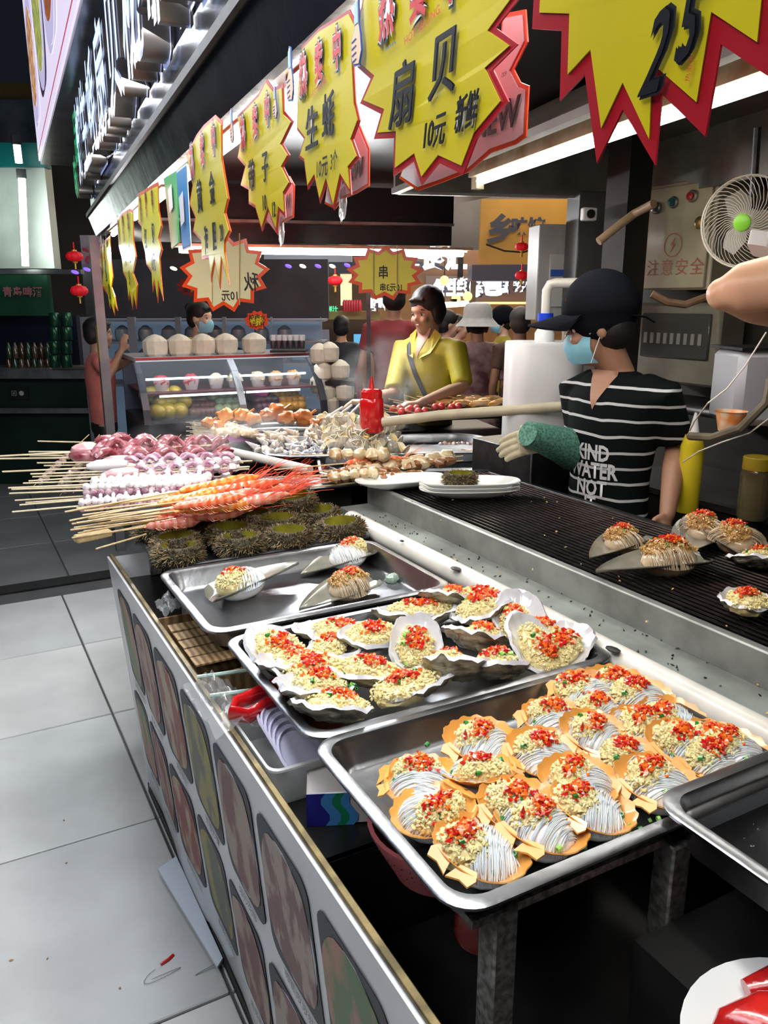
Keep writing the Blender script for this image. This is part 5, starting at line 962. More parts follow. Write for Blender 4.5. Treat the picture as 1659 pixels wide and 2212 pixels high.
# box, cup, jar, bottles on the shelf side
p = atd(1478, 893, 2.5); o = thing('white_box', 'large white plastic box with a dark slot on the shelf', 'box', (p.x + .17, p.y - .19, 1.246), (0, 0, -.42)); MB().box((0, 0, .11), (.34, .18, .22), bev=.02).build('casing', mat('box_white', (.46, .48, .53), .35), o); MB().box((.10, -.0905, .10), (.006, .004, .15)).build('slot', dark, o); MB().box((0, 0, .222), (.345, .185, .008)).build('lid', darkm, o)
p = atd(1578, 905, 2.25); o = thing('paper_cup', 'orange and white patterned paper noodle cup on the shelf', 'cup', (p.x, p.y, 1.246)); MB().lathe([(.030, 0), (.042, .055), (.044, .056), (.041, .053), (.029, .003)], seg=24).build('cup_wall', mat('cup_pattern', (.72, .62, .45), .4, kind='voronoi', col2=(.75, .26, .06), scale=40), o)
p = atz(1482, 1105, .97)
for i, (z0, lab) in enumerate(((.971, 'tall yellow squeeze bottle with a pointed tip behind the cook'),)):
    o = thing('squeeze_bottle', lab, 'bottle', (p.x, p.y, z0)); o.scale = (1.25, 1.25, 1.7); ym = mat('mustard_plastic', (.62, .50, .02), .3, coat=.4); MB().lathe([(.026, 0), (.028, .01), (.028, .12), (.02, .14)], seg=18).build('body', ym, o); MB().lathe([(.014, .14), (.010, .155), (.003, .18)], seg=12).build('nozzle', white_pl, o)
p = atz(1622, 1120, .97); o = thing('sauce_jar', 'glass jar of brown sauce with a yellow lid on the back counter', 'jar', (p.x, p.y, .971)); MB().lathe([(.040, 0), (.043, .01), (.043, .14), (.036, .155)], seg=24).build('glass', mat('jar_glass', (.12, .10, .05), .1, coat=.8, alpha=.85), o); MB().lathe([(.041, .15), (.041, .185), (.038, .188)], seg=24).build('lid', mat('mustard_lid', (.40, .28, .02), .4), o)
tag(MB().tube([atd(1655, 718, 2.0), atd(1610, 790, 2.0), atd(1570, 840, 2.0), atd(1530, 870, 2.0), atd(1500, 910, 2.1), atd(1490, 930, 2.2)], .0020, 6).build('white_cable', gm_), 'thin white cable hanging across the white box', 'cable')
tag(MB().tube([atd(1660, 905, 2.0), atd(1620, 935, 2.1), atd(1560, 955, 2.15), atd(1510, 975, 2.2), atd(1476, 998, 2.3)], .0020, 6).build('white_cable', gm_), 'thin white cable slanting down below the shelf', 'cable')
tag(MB().tube([atd(1665, 820, 2.05), atd(1655, 870, 2.05), atd(1600, 925, 2.1), atd(1540, 945, 2.2), atd(1490, 942, 2.3)], .012, 8).build('thick_hose', mat('hose_grimy', (.14, .12, .08), .5, noise_=.4, scale=16)), 'thick grimy hose curving below the shelf at the right edge', 'hose')
# white tank in the middle with pipes
tp = atd(1165, 950, 3.0); o = thing('water_tank', 'white rounded plastic tank with a blue-ringed pipe on top', 'tank', (tp.x, tp.y, tp.z), (0, 0, -.5)); H_ = atd(1165, 735, 3.0).z - tp.z
rr_ = lambda s_, z: [V((x * s_, y * s_, z)) for x, y in rrect(.27, .24, .07, 8)]
MB().rings([rr_(.95, 0), rr_(1, .01), rr_(1, H_ - .008), rr_(.97, H_)]).build('tank_body', mat('tank_white', (.74, .75, .76), .4), o); MB().lathe([(.036, H_), (.036, H_ + .03), (.030, H_ + .04), (.026, H_ + .045), (.026, H_ + .072)], seg=20).build('pipe_socket', white_pl, o); MB().lathe([(.028, H_ + .072), (.028, H_ + .10)], seg=20).build('blue_ring', mat('ring_blue', (.01, .05, .60), .3), o); MB().tube([(0, 0, H_ + .10), (0, 0, H_ + .18), (.01, 0, H_ + .20), (.03, 0, H_ + .205), (.12, -.03, H_ + .205)], .017, 12).build('elbow_pipe', pvc, o)
tag(MB().box((0, 0, 0), (.42, .36, tp.z - .002), bev=.004).build('steel_stand', darkm), 'dark stand under the white water tank', 'stand').location = (tp.x + .03, tp.y, (tp.z - .002) / 2)
p = atd(1222, 800, 3.1); tag(MB().cyl((p.x, p.y, .8), (p.x, p.y, 1.5), .022, 14).build('drain_pipe', mat('pipe_dirty', (.42, .38, .28), .4, noise_=.4, scale=5)), 'upright dirty cream pipe beside the white tank', 'pipe')
tag(MB().tube([atd(828, 912, 3.1), atd(950, 897, 3.0), atd(1080, 888, 2.9), atd(1215, 878, 2.8)], .019, 14).build('rail_pipe', mat('rail_tan', (.50, .45, .32), .4, noise_=.25, scale=9)), 'long tan pipe rail in front of the sausages and the tank', 'pipe')
# sausages and orange skewers behind the rail
t7 = tag(link('tray', tray_mesh(1.0, .36, .03, lip=.01, m=darkm), None, (2.40, 3.55, 1.04), (0, 0, R(-14))), 'black tray of red sausages behind the tan pipe rail', 'tray'); sgm = mat('sausage_red', (.72, .07, .06), .2, coat=.7, noise_=.3, scale=14); orm = mat('orange_roll', (.85, .38, .06), .3, col2=(.75, .55, .30), scale=24, coat=.4)
for i in range(9): px = 850 + i * 18; py = 888 - (i > 3) * 10 + (i % 2) * 6; p = atz(px, py, 1.075); o = thing('sausage_skewer', 'red sausage skewer behind the pipe rail, %s from the left' % ORD[i], 'skewer', p, (0, rnd.uniform(-.2, 0), rnd.uniform(-.5, .1)), group='red sausage skewers'); MB().cyl((-.20, .05, .06), (0, 0, 0), .0025, 6).build('stick', bamboo, o); [MB().ball((.0 + .034 * j, 0, .01), (.020, .021, .02), 12, 8).build('sausage', sgm, o) for j in range(2)]
for i in range(11): px = 950 + i * 13; p = atz(px, 878 - (i % 3) * 5, 1.08); o = thing('meat_roll_skewer', 'orange meat skewer right of the sausages, %s from the left' % ORD[i], 'skewer', p, (0, rnd.uniform(-.2, 0), rnd.uniform(-.6, .1)), group='orange meat skewers'); MB().cyl((-.18, .05, .05), (.02, 0, 0), .0025, 6).build('stick', bamboo, o); MB().ball((.02, 0, .015), (.055, .02, .018), 12, 8, fn=lambda u: 1 + .4 * nz(u * 4 + V((i, 0, 0)))).build('meat', orm, o)
for s_, z_ in ((1, 0),): tag(MB().box((1.78, 3.5, .47), (1.6, 1.5, .93), -.25).box((1.0, 3.05, .47), (.5, 1.0, .92)).build('serving_counter', dark, smooth=False), 'dark counter body carrying the snail and chicken trays', 'counter')
# ================= people =================
FH = V((F_.x, F_.y, 0)).normalized()
skinm = mat('skin', (.50, .28, .18), .45, sss=.15, noise_=.12, scale=9); skin_l = mat('skin_light', (.62, .40, .29), .45, sss=.15); hairm = mat('black_hair', (.008, .007, .008), .6, bump=.6, scale=60, stretch=(1, 1, .2))
eyew = mat('eye_white', (.7, .68, .65), .2); iris = mat('iris', (.015, .01, .01), .1); lipm = mat('lips', (.42, .14, .12), .35)
def remesh(mb, vox, sm=4, mats=None, name='body'):
    me = mb.mesh('tmp', [], smooth=False, fixn=True); o = bpy.data.objects.new('tmp', me); C.objects.link(o)
    m = o.modifiers.new('r', 'REMESH'); m.mode = 'VOXEL'; m.voxel_size = vox; m2 = o.modifiers.new('s', 'SMOOTH'); m2.factor = .5; m2.iterations = sm
    dg = bpy.context.evaluated_depsgraph_get(); out = bpy.data.meshes.new_from_object(o.evaluated_get(dg)); bpy.data.objects.remove(o); bpy.data.meshes.remove(me)
    out.name = name; out.materials.clear(); out.materials.append(mats); out.polygons.foreach_set('use_smooth', [True] * len(out.polygons)); return out
def hand(b, w_, d, pal, s_=1.0, curl=.4):     # wrist, finger direction, palm normal
    d = V(d).normalized(); pal = (V(pal) - d * V(pal).dot(d)).normalized(); sd = d.cross(pal); w_ = V(w_)
    b.tube([w_, w_ + d * .03 * s_, w_ + d * .085 * s_], [.024 * s_, .034 * s_, .036 * s_], 12, .45, up=pal)
    for i, (o_, L_) in enumerate(((-.027, .062), (-.009, .075), (.009, .070), (.026, .055))):
        p = w_ + d * .075 * s_ + sd * o_ * s_; pts = [p]; dd = d.copy()
        for q in range(3): dd = (dd + pal * curl).normalized(); pts.append(pts[-1] + dd * L_ * s_ / 2.6)
        b.tube(pts, [.010 * s_, .0095 * s_, .0085 * s_, .007 * s_], 8)
    p = w_ + d * .02 * s_ + sd * -.026 * s_; dd = (d * .7 - sd * .8 + pal * .4).normalized(); b.tube([p, p + dd * .035 * s_, p + dd * .035 * s_ + (d * .8 + pal * .5).normalized() * .030 * s_], [.013 * s_, .011 * s_, .008 * s_], 8)
def person(lab, feet, H, face, look=None, arms=None, shirt=None, pants=None, skin=None, hair='short', vox=.011, sleeve=.5, cat='person', w_=1.0, dress=False, lean=0.0, hairc=None, mask_=False, shirt_m2=None, tilt=0.0, hf=0.0):
    """feet: point under the body; face/look: horizontal directions of chest and face; arms: world (elbow, wrist) for left and right"""
    sk = skin or skinm; f = V((face[0], face[1], 0)).normalized(); l = V((-f.y, f.x, 0)); k = H / 1.7; o = thing('person', lab, cat, feet); O_ = V(feet)
    P = lambda a, b_, c: f * (a + lean * max(0, c - .9)) * k + l * b_ * k + UZ * c * k
    sh = {1: P(-.01, .17 * w_, 1.385), -1: P(-.01, -.17 * w_, 1.385)}; arms = arms or {}
    lk = V((look[0], look[1], 0)).normalized() if look is not None else f; ll = V((-lk.y, lk.x, 0)); hc = P(.02, 0, 1.585) + (lk * hf); s_ = k * 1.0
    up_ = (UZ + lk * tilt).normalized(); lkt = (lk - up_ * lk.dot(up_)).normalized()
    Hd = lambda a, b_, c: hc + (lkt * a + ll * b_ + up_ * c) * s_
    b = MB()
    MH = Matrix((lkt, ll, up_)).transposed()
    b.ball(Hd(-.008, 0, .03), (.098 * s_, .078 * s_, .098 * s_), 24, 16, MH); b.ball(Hd(.022, 0, -.045), (.068 * s_, .058 * s_, .078 * s_), 20, 14, MH); b.ball(Hd(.060, 0, -.092), (.026 * s_, .028 * s_, .022 * s_), 12, 8, MH)
    b.tube([Hd(.082, 0, .008), Hd(.100, 0, -.022), Hd(.092, 0, -.034)], [.007 * s_, .012 * s_, .010 * s_], 8); b.ball(Hd(.072, .036, -.03), (.022 * s_, .024 * s_, .022 * s_), 10, 7); b.ball(Hd(.072, -.036, -.03), (.022 * s_, .024 * s_, .022 * s_), 10, 7); b.tube([Hd(.080, -.04, .025), Hd(.088, 0, .022), Hd(.080, .04, .025)], .010 * s_, 8)
    for e in (-1, 1): b.ball(Hd(-.008, e * .080, -.008), (.018 * s_, .008 * s_, .032 * s_), 10, 8, MH)
    b.tube([Hd(-.02, 0, -.05), P(-.005, 0, 1.44), P(-.01, 0, 1.38)], [.052 * k, .055 * k, .075 * k], 16)
    b.rings([[P(a * math.cos(q) * 1.0 + c0, w * w_ * math.sin(q), z) for q in (2 * PI * j / 20 for j in range(20))] for a, w, z, c0 in ((.09, .14, .95, 0), (.085, .12, 1.08, 0), (.10, .15, 1.28, 0), (.085, .16, 1.39, 0), (.05, .07, 1.44, 0))])
    for e, nm in ((1, 'L'), (-1, 'R')):
        if nm in arms: el, wr = V(arms[nm][0]) - O_, V(arms[nm][1]) - O_
        else: el, wr = P(-.04, e * .23, 1.11), P(.04, e * .24, .87)
        b.tube([sh[e] * .98 + sh[e] * .02, sh[e].lerp(el, .5), el, el.lerp(wr, .3), el.lerp(wr, .7), wr], [.046 * k, .043 * k, .036 * k, .038 * k, .030 * k, .024 * k], 14)
        hd2 = (wr - el).normalized()
        if len(arms.get(nm, ())) > 2: hd2 = V(arms[nm][2]).normalized()
        hand(b, wr - hd2 * .01, hd2, V(arms[nm][3]) if len(arms.get(nm, ())) > 3 else (-UZ if abs(hd2.z) < .7 else -l * e), k * 1.0, arms[nm][4] if len(arms.get(nm, ())) > 4 else .4)
        arms[nm] = (el, wr)
    for e in (1, -1): b.tube([P(0, e * .09, .9), P(.01, e * .095, .5), P(-.01, e * .095, .09)], [.075 * k, .055 * k, .038 * k], 12); b.tube([P(-.05, e * .095, .035), P(.06, e * .10, .035), P(.14, e * .105, .025)], [.035 * k, .042 * k, .03 * k], 10, .8)
    link('body', remesh(b, vox, 3, sk), o)
    # shirt
    b = MB(); zb = .52 if dress else .88
    rs = [(.10 if not dress else .22, .155 if not dress else .25, zb)] + ([(.17, .20, .8)] if dress else []) + [(.105, .150, 1.0), (.108, .145, 1.10), (.118, .165, 1.25), (.108, .178, 1.36), (.072, .125, 1.425), (.058, .075, 1.448)]
    b.rings([[P(a * math.cos(q), w * w_ * math.sin(q), z) for q in (2 * PI * j / 24 for j in range(24))] for a, w, z in rs])
    for e, nm in ((1, 'L'), (-1, 'R')):
        el, wr = arms[nm]; s0 = sh[e]
        pts = [s0 - l * e * .06 * k, s0, s0.lerp(el, min(.98, sleeve))]; rr = [.065 * k, .066 * k, .058 * k]
        if sleeve > 1: pts = [s0 - l * e * .06 * k, s0, s0.lerp(el, .6), el, el.lerp(wr, sleeve - 1)]; rr = [.065 * k, .064 * k, .054 * k, .050 * k, .044 * k]
        b.tube(pts, rr, 14)
    shm = link('dress' if dress else 'shirt', remesh(b, vox * 1.1, 3, shirt), o)
    if not dress:
        b = MB(); b.rings([[P(a * math.cos(q), w * w_ * math.sin(q), z) for q in (2 * PI * j / 20 for j in range(20))] for a, w, z in ((.085, .12, .80), (.105, .150, .84), (.10, .148, .93), (.095, .14, .97))])
        for e in (1, -1): b.tube([P(0, e * .085, .88), P(.01, e * .095, .5), P(-.01, e * .097, .08)], [.085 * k, .068 * k, .055 * k], 14)
        link('trousers', remesh(b, vox * 1.2, 3, pants or dark), o)
    b = MB()
    for e in (1, -1): b.tube([P(-.07, e * .098, .03), P(.0, e * .10, .045), P(.10, e * .105, .035), P(.15, e * .107, .022)], [.03 * k, .045 * k, .044 * k, .03 * k], 12, .75)
    link('shoes', b.mesh('shoes', dark), o)
    hm = hairc or hairm
    if hair:
        b = MB(); cap_ = lambda u: 1 + .05 * nz(u * 5) - (.32 * max(0, u.x) if u.z < .25 else 0)
        if hair in ('short', 'bob', 'tail', 'bun'):
            b.ball(Hd(-.016, 0, .048), (.104 * s_, .089 * s_, .094 * s_), 24, 16, MH, fn=lambda u: 1 + .04 * nz(u * 6))
            b.ball(Hd(-.045, 0, .0), (.074 * s_, .086 * s_, .085 * s_), 20, 12, MH, fn=lambda u: 1 + .05 * nz(u * 6))
            b.tube([Hd(.072, -.05, .075), Hd(.088, 0, .085), Hd(.072, .05, .075)], [.014 * s_, .018 * s_, .014 * s_], 8, .6)
            if hair == 'bob': [b.ball(Hd(-.01, e * .074, -.01), (.045 * s_, .020 * s_, .065 * s_), 14, 10, MH, fn=lambda u: 1 + .1 * nz(u * 5)) for e in (-1, 1)]
            if hair == 'tail': b.tube([Hd(-.08, 0, .03), Hd(-.13, 0, -.01), Hd(-.13, 0, -.12), Hd(-.10, 0, -.2)], [.025 * s_, .035 * s_, .03 * s_, .008 * s_], 12)
            if hair == 'bun': b.ball(Hd(-.10, 0, .09), .04 * s_, 14, 9)
        link('hair', remesh(b, vox * .7, 2, hm), o)
    # face
    for e in (-1, 1):
        c = Hd(.070, e * .033, .002); t_ = MB(); t_.ball(c, (.014 * s_, .014 * s_, .009 * s_), 12, 8, MH); ey = t_.build('eye', eyew, o); MB().ball(c + (lkt * .0115 - up_ * .001) * s_, .0062 * s_, 10, 6).build('iris', iris, ey)
        MB().tube([Hd(.080, e * .016, .022), Hd(.082, e * .034, .028), Hd(.070, e * .052, .022)], [.003 * s_, .0035 * s_, .002 * s_], 6).build('eyebrow', hm, o)
        MB().tube([Hd(.083, e * .020, .008), Hd(.0845, e * .034, .0105), Hd(.074, e * .048, .006)], .0018 * s_, 5).build('eyelid', hm, o)
    if not mask_: MB().tube([Hd(.078, -.022, -.060), Hd(.088, -.008, -.056), Hd(.088, .008, -.056), Hd(.078, .022, -.060)], [.002 * s_, .005 * s_, .005 * s_, .002 * s_], 8).build('mouth', lipm, o)
    else:
        ms = []
        for i in range(7):
            z = -.012 - .016 * i; w2 = .066 * (1 - .06 * abs(i - 3)); fx2 = (.098, .108, .112, .110, .106, .100, .088)[i]
            ms.append([Hd(fx2 - (.080 if abs(q) > .99 else .066) * (abs(q) ** 2.4) + .0022 * (i % 2), q * w2 * 1.08, z) for q in (-1, -.75, -.5, -.25, 0, .25, .5, .75, 1)])
        MB().rings(ms, closed=False).rings([[p + lkt * -.002 for p in r] for r in ms], closed=False).build('face_mask', mat('mask_blue', (.22, .52, .66), .6, noise_=.15, scale=20), o)
        for e in (-1, 1):
            for z, z2 in ((-.014, .012), (-.105, -.028)): MB().tube([Hd(.03, e * .070, z), Hd(-.0, e * .086, z2)], .0016 * s_, 5).build('ear_loop', paper, o)
    return o, P, Hd, MH, shm, k
# --- cook with the black cap
facec = (-R_ * .80 - FH * .60); lookc = (-R_ * .97 + FH * .20)
base = atd(1312, 1000, 2.60); base = V((max(base.x, 1.87), base.y, 0))
stripe = bpy.data.materials.new('striped_jersey'); stripe.use_nodes = True; nt = stripe.node_tree; N, L = nt.nodes, nt.links; bs_ = N['Principled BSDF']; bs_.inputs['Roughness'].default_value = .85
tc = N.new('ShaderNodeTexCoord'); sx = N.new('ShaderNodeSeparateXYZ'); L.new(tc.outputs['Object'], sx.inputs[0]); nzt = N.new('ShaderNodeTexNoise'); nzt.inputs['Scale'].default_value = 7; L.new(tc.outputs['Object'], nzt.inputs['Vector'])
m1 = N.new('ShaderNodeMath'); m1.operation = 'MULTIPLY_ADD'; m1.inputs[1].default_value = .022; L.new(nzt.outputs['Fac'], m1.inputs[0]); L.new(sx.outputs['Z'], m1.inputs[2])
m2 = N.new('ShaderNodeMath'); m2.operation = 'MODULO'; m2.inputs[1].default_value = .050; L.new(m1.outputs[0], m2.inputs[0]); m3 = N.new('ShaderNodeMath'); m3.operation = 'LESS_THAN'; m3.inputs[1].default_value = .0085; L.new(m2.outputs[0], m3.inputs[0])
mx = N.new('ShaderNodeMix'); mx.data_type = 'RGBA'; bs_.inputs['Specular IOR Level'].default_value = .1; mx.inputs['A'].default_value = (.004, .006, .007, 1); mx.inputs['B'].default_value = (.52, .54, .56, 1); L.new(m3.outputs[0], mx.inputs['Factor']); L.new(mx.outputs['Result'], bs_.inputs['Base Color'])
armL = (atd(1462, 965, 2.50), atd(1440, 1120, 2.38)); armR = (atd(1262, 970, 2.66), atd(1182, 948, 2.56), -R_ + V((0, 0, -.15)), FH * .85 - UZ * .5, .5)
man, P, Hd, MH, shm, k = person('cook in a black cap, blue face mask and striped black T-shirt at the grill', base, 1.63, facec, lookc, {'L': armL, 'R': armR}, stripe, mat('dark_jeans', (.01, .012, .02), .7), mat('cook_skin', (.36, .19, .12), .45, sss=.12), 'short', .008, .86, mask_=True, tilt=.12, hf=.055)
capm = mat('cap_black', (.006, .007, .011), .9, spec=.08); b = MB(); mo = man.location
b.ball(Hd(-.014, 0, .058), (.122, .104, .122), 26, 16, MH, fn=lambda u: 1 if u.z > -.1 else .93)
cp = link('cap', remesh(b, .007, 2, capm), man)
br = [[Hd(.080 + .155 * f * math.cos(q * 1.1) - .012, .092 * math.sin(q * 1.25) * (1 - .12 * f), .058 - .028 * f - .03 * abs(math.sin(q)) ** 2) for q in (-1.25 + 2.5 * j / 16 for j in range(17))] for f in (-.25, .0, .35, .7, 1.0)]
MB().rings(br, closed=False).rings([[p + (Hd(0, 0, .006) - Hd(0, 0, 0)) for p in r] for r in br], closed=False).rings([br[-1], [p + (Hd(0, 0, .006) - Hd(0, 0, 0)) for p in br[-1]]], closed=False).build('cap_brim', capm, man)
MB().ball(Hd(.088, .03, .095), (.012, .004, .018), 10, 7).build('red_badge', mat('cap_red', (.45, .01, .01), .5), cp)
MB().tube([Hd(-.10, .06, .03), Hd(-.145, .05, .02), Hd(-.17, .06, .0)], [.012, .011, .010], 8, .3).build('cap_strap', capm, man)
# neckline skin patch: V of the collar
bv = BVHTree.FromPolygons([v.co for v in shm.data.vertices], [p.vertices[:] for p in shm.data.polygons])
def on_shirt(s, c, size, m, fdir, name='shirt_lettering', bold=.02, wf=1.0, off=.004):
    me = text_mesh(s, 0, bold); me.transform(frame(c, fdir.cross(UZ) * -1, UZ, fdir, size * wf, size, 1)); me.materials.clear(); me.materials.append(m)
    for v in me.vertices:
        h = bv.ray_cast(v.co + fdir * .4, -fdir)
        if h[0] is not None: v.co = h[0] + fdir * off
    return link(name, me, man)
fcd = facec.normalized(); sideL = V((-fcd.y, fcd.x, 0)); shirtw = mat('shirt_print', (.62, .64, .66), .7)
tdir = (fcd * .9 + -FH * .3).normalized()
for i, (s, z) in enumerate((('KIND', 1.185), ('WATER', 1.125), ('NOT', 1.065), ('IT', 1.01))): on_shirt(s, fcd * .12 * k + sideL * (.012) + UZ * z * k, .070, shirtw, tdir, wf=.72, bold=.03)
vm = MB(); cpts = [(-.052, 1.45), (.052, 1.45), (.0, 1.335)]
fine = []; n_ = 8
for i in range(n_ + 1):
    t = i / n_; row = []
    for j in range(n_ + 1): u = j / n_ * 2 - 1; row.append(sideL * (u * .056 * (1 - t)) * k + UZ * (1.452 - .125 * t) * k)
    fine.append(row)
pr_ = []
for row in fine:
    rr = []
    for p in row: h = bv.ray_cast(p + fcd * .5, -fcd); rr.append((h[0] + fcd * .003) if h[0] is not None else p + fcd * .06)
    pr_.append(rr)
vm.rings(pr_, closed=False).build('neckline_skin', MATS['cook_skin'], man)
# green over-sleeve and cotton glove
wr_ = armR[1] - base; el_ = armR[0] - base; slm = mat('green_gingham', (.02, .10, .07), .7, col2=(.10, .26, .20), scale=120, kind='voronoi')
MB().tube([el_ + (el_ - wr_) * .25 + UZ * .02, el_, el_.lerp(wr_, .35) - UZ * .012, el_.lerp(wr_, .7) - UZ * .006, wr_ + (wr_ - el_) * .5], [.060, .068, .070, .058, .040], 18).build('green_oversleeve', slm, man)
gl = MB(); hand(gl, wr_ - R_ * -.01, -R_ + V((0, 0, -.15)), FH * .85 - UZ * .5, 1.22, .5); link('cotton_glove', remesh(gl, .0035, 2, mat('glove_cotton', (.42, .38, .26), .9, bump=.5, scale=90)), man)
# --- woman in yellow
fy = (-R_ * .62 - FH * .78); yb = atd(925, 800, 4.45); yb = V((yb.x, yb.y, 0)); yelm = mat('yellow_blouse', (.35, .31, .015), .6, noise_=.2, scale=7, bump=.5)
armsY = {'L': (atd(1000, 835, 4.25), atd(905, 872, 4.0), -R_ - FH * .3), 'R': (atd(850, 850, 4.35), atd(790, 868, 4.15), -R_)}
yw, P, Hd, MH, ys_, k = person('woman in a bright yellow blouse with a dark bag strap reaching over the skewers', yb, 1.66, fy, fy - R_ * .15, armsY, yelm, dark, mat('woman_skin', (.36, .22, .15), .45, sss=.1), 'bob', .010, .95, tilt=.22, w_=1.05)
bvy = BVHTree.FromPolygons([v.co for v in ys_.data.vertices], [p.vertices[:] for p in ys_.data.polygons]); fyn = fy.normalized(); sy = V((-fyn.y, fyn.x, 0))
pts = []
for t in (j / 12 for j in range(13)):
    p = sy * (-.10 + .22 * t) + UZ * (1.40 - .42 * t); h = bvy.ray_cast(p * 1.0 + fyn * .6, -fyn); pts.append(h[0] + fyn * .006 if h[0] is not None else p + fyn * .1)
MB().tube(pts, .014, 6, .3, up=fyn).build('bag_strap', mat('strap_navy', (.015, .02, .035), .6), yw)
for e in (-1, 1):
    q = []
    for (a, z) in ((e * .02, 1.30), (e * .085, 1.33), (e * .105, 1.42), (e * .06, 1.455)): h = bvy.ray_cast(sy * a + UZ * z + fyn * .6, -fyn); q.append(h[0] + fyn * .012 if h[0] is not None else sy * a + UZ * z + fyn * .03)
    MB().add(q + [p - fyn * .006 for p in q], [(0, 1, 2, 3), (7, 6, 5, 4), (0, 4, 5, 1), (1, 5, 6, 2), (2, 6, 7, 3)]).build('collar', yelm, yw, smooth=False)
nk = []
for i in range(7):
    t = i / 6; nk.append([])
    for j in range(7): a = (j / 6 * 2 - 1) * .05 * (1 - t); z = 1.46 - .16 * t; h = bvy.ray_cast(sy * a + UZ * z + fyn * .6, -fyn); nk[-1].append(h[0] + fyn * .003 if h[0] is not None else sy * a + UZ * z + fyn * .05)
MB().rings(nk, closed=False).build('neckline_skin', MATS['woman_skin'], yw); MB().ball(Hd(-.005, -.088, -.03), .004, 8, 5).build('earring', paper, yw); MB().ball(Hd(-.005, .088, -.03), .004, 8, 5).build('earring', paper, yw)
# --- others
def pfeet(px, py, D): p = atd(px, py, D); return V((p.x, p.y, 0))
def ht(px_top, D): return 1.6 + (650 - px_top) / 1781 * D      # standing height from the pixel row of the crown
cc = mat('coral_shirt', (.50, .14, .11), .7, noise_=.2, scale=8)
pf = pfeet(215, 800, 5.5); person('woman in a coral T-shirt at the far left, arm raised toward the drinks counter', pf, ht(688, 5.5), R_ * .9 + FH * .45, R_ * .9 + FH * .35, {'R': (atd(236, 815, 5.35), atd(262, 755, 5.45), UZ + R_ * .4), 'L': (atd(240, 800, 5.6), atd(292, 770, 5.5), R_)}, cc, dark, mat('dim_skin', (.30, .17, .11), .5), 'short', .013, .6)
pf = pfeet(432, 740, 6.0); person('masked shopkeeper with tied-up hair behind the coconuts', pf, ht(655, 6.0), R_ * .8 - FH * .4, R_ * .85 - FH * .35, None, mat('patterned_blouse', (.40, .30, .04), .7, col2=(.10, .07, .02), scale=26), dark, skin_l, 'bun', .013, .6, mask_=True)
pf = pfeet(738, 760, 7.4); person('person in a black T-shirt seen from behind at the middle stall', pf, ht(684, 7.4), FH, FH, None, mat('black_tee', (.012, .014, .02), .8), dark, skinm, 'short', .015, .6)
pf = pfeet(850, 740, 6.0); person('tall person in a dark red shirt with a black strap, partly behind the yellow blouse', pf, ht(612, 6.0), FH + R_ * .2, FH, None, mat('maroon_shirt', (.22, .025, .03), .75, noise_=.2, scale=6), dark, skinm, 'short', .014, .6)
pf = pfeet(1030, 760, 6.0); hw, P, Hd, MH, _, k = person('woman in a grey bucket hat and long pale flowered dress, seen from behind', pf, ht(668, 6.0), FH, FH, None, mat('flowered_dress', (.60, .50, .48), .7, col2=(.12, .04, .05), scale=5), dark, skinm, 'bob', .014, .9, dress=True, w_=1.05)
MB().lathe([(.165, -.045), (.160, -.040), (.118, .005), (.110, .02), (.105, .085), (.085, .115), (.04, .128), (0, .130)], Hd(-.01, 0, .035), 32, cap=False).build('bucket_hat', mat('grey_hat', (.48, .50, .48), .8, noise_=.15, scale=30), hw)
pf = pfeet(962, 760, 6.6); person('woman with dark tied hair in a pale lilac top, right behind the yellow blouse', pf, ht(672, 6.6), R_ - FH * .1, R_ + FH * .2, None, mat('lilac_top', (.34, .28, .32), .7), dark, skin_l, 'tail', .014, .6)
pf = pfeet(985, 760, 7.2); person('person in a bright red T-shirt beyond the woman with tied hair', pf, ht(682, 7.2), R_, R_, None, mat('red_tee', (.60, .03, .02), .7), dark, skin_l, 'short', .015, .6)
pf = pfeet(1086, 760, 7.2); yc, P, Hd, MH, _, k = person('man in a black cap and olive yellow shirt facing left in the crowd', pf, ht(668, 7.2), -R_, -R_, None, mat('olive_shirt', (.32, .27, .03), .7), dark, skin_l, 'short', .014, .6, mask_=True)
b = MB(); b.ball(Hd(-.012, 0, .055), (.115, .10, .10), 18, 12, MH); link('cap', remesh(b, .012, 2, capm), yc); MB().rings([[Hd(.07 + .10 * f, w * .07 * (1 - .3 * f), .05 - .02 * f + z) for w in (-1, 0, 1)] for f, z in ((0, 0), (1, 0), (1, .008), (0, .008))], closed=False).build('cap_brim', capm, yc)
pf = pfeet(1122, 760, 6.0); person('person with short grey-black hair in a brown knitted top, seen from behind', pf, ht(667, 6.0), FH - R_ * .2, FH, None, mat('brown_knit', (.16, .10, .08), .9, bump=.5, scale=50), dark, skinm, 'short', .014, .6, w_=1.1, hairc=mat('greying_hair', (.05, .045, .045), .6))
# person whose bent arm enters at the right
eb = atd(1543, 632, 1.62); s0 = atd(1960, 690, 1.75); ap = thing('person', 'person at the right edge with only a bare bent elbow inside the photo', 'person', (s0.x + .15, s0.y - .12, 0)); O_ = ap.location.copy(); ash = mat('arm_skin', (.56, .33, .21), .4, sss=.12, noise_=.10, scale=12)
wst = atd(1980, 560, 1.45); b = MB(); e_ = eb - O_; s_ = s0 - O_; w2 = wst - O_
b.tube([s_, s_.lerp(e_, .4), s_.lerp(e_, .8), e_ + (s_ - e_) * .06 - UZ * .004], [.062, .060, .052, .030], 18); b.tube([e_ + (w2 - e_) * .05, e_.lerp(w2, .14), e_.lerp(w2, .35), e_.lerp(w2, .7), w2], [.030, .050, .056, .042, .028], 18); b.ball(e_ + (s_ - e_) * .04, .034, 16, 10); hand(b, w2, (w2 - e_) + UZ * .1, -UZ, 1.1)
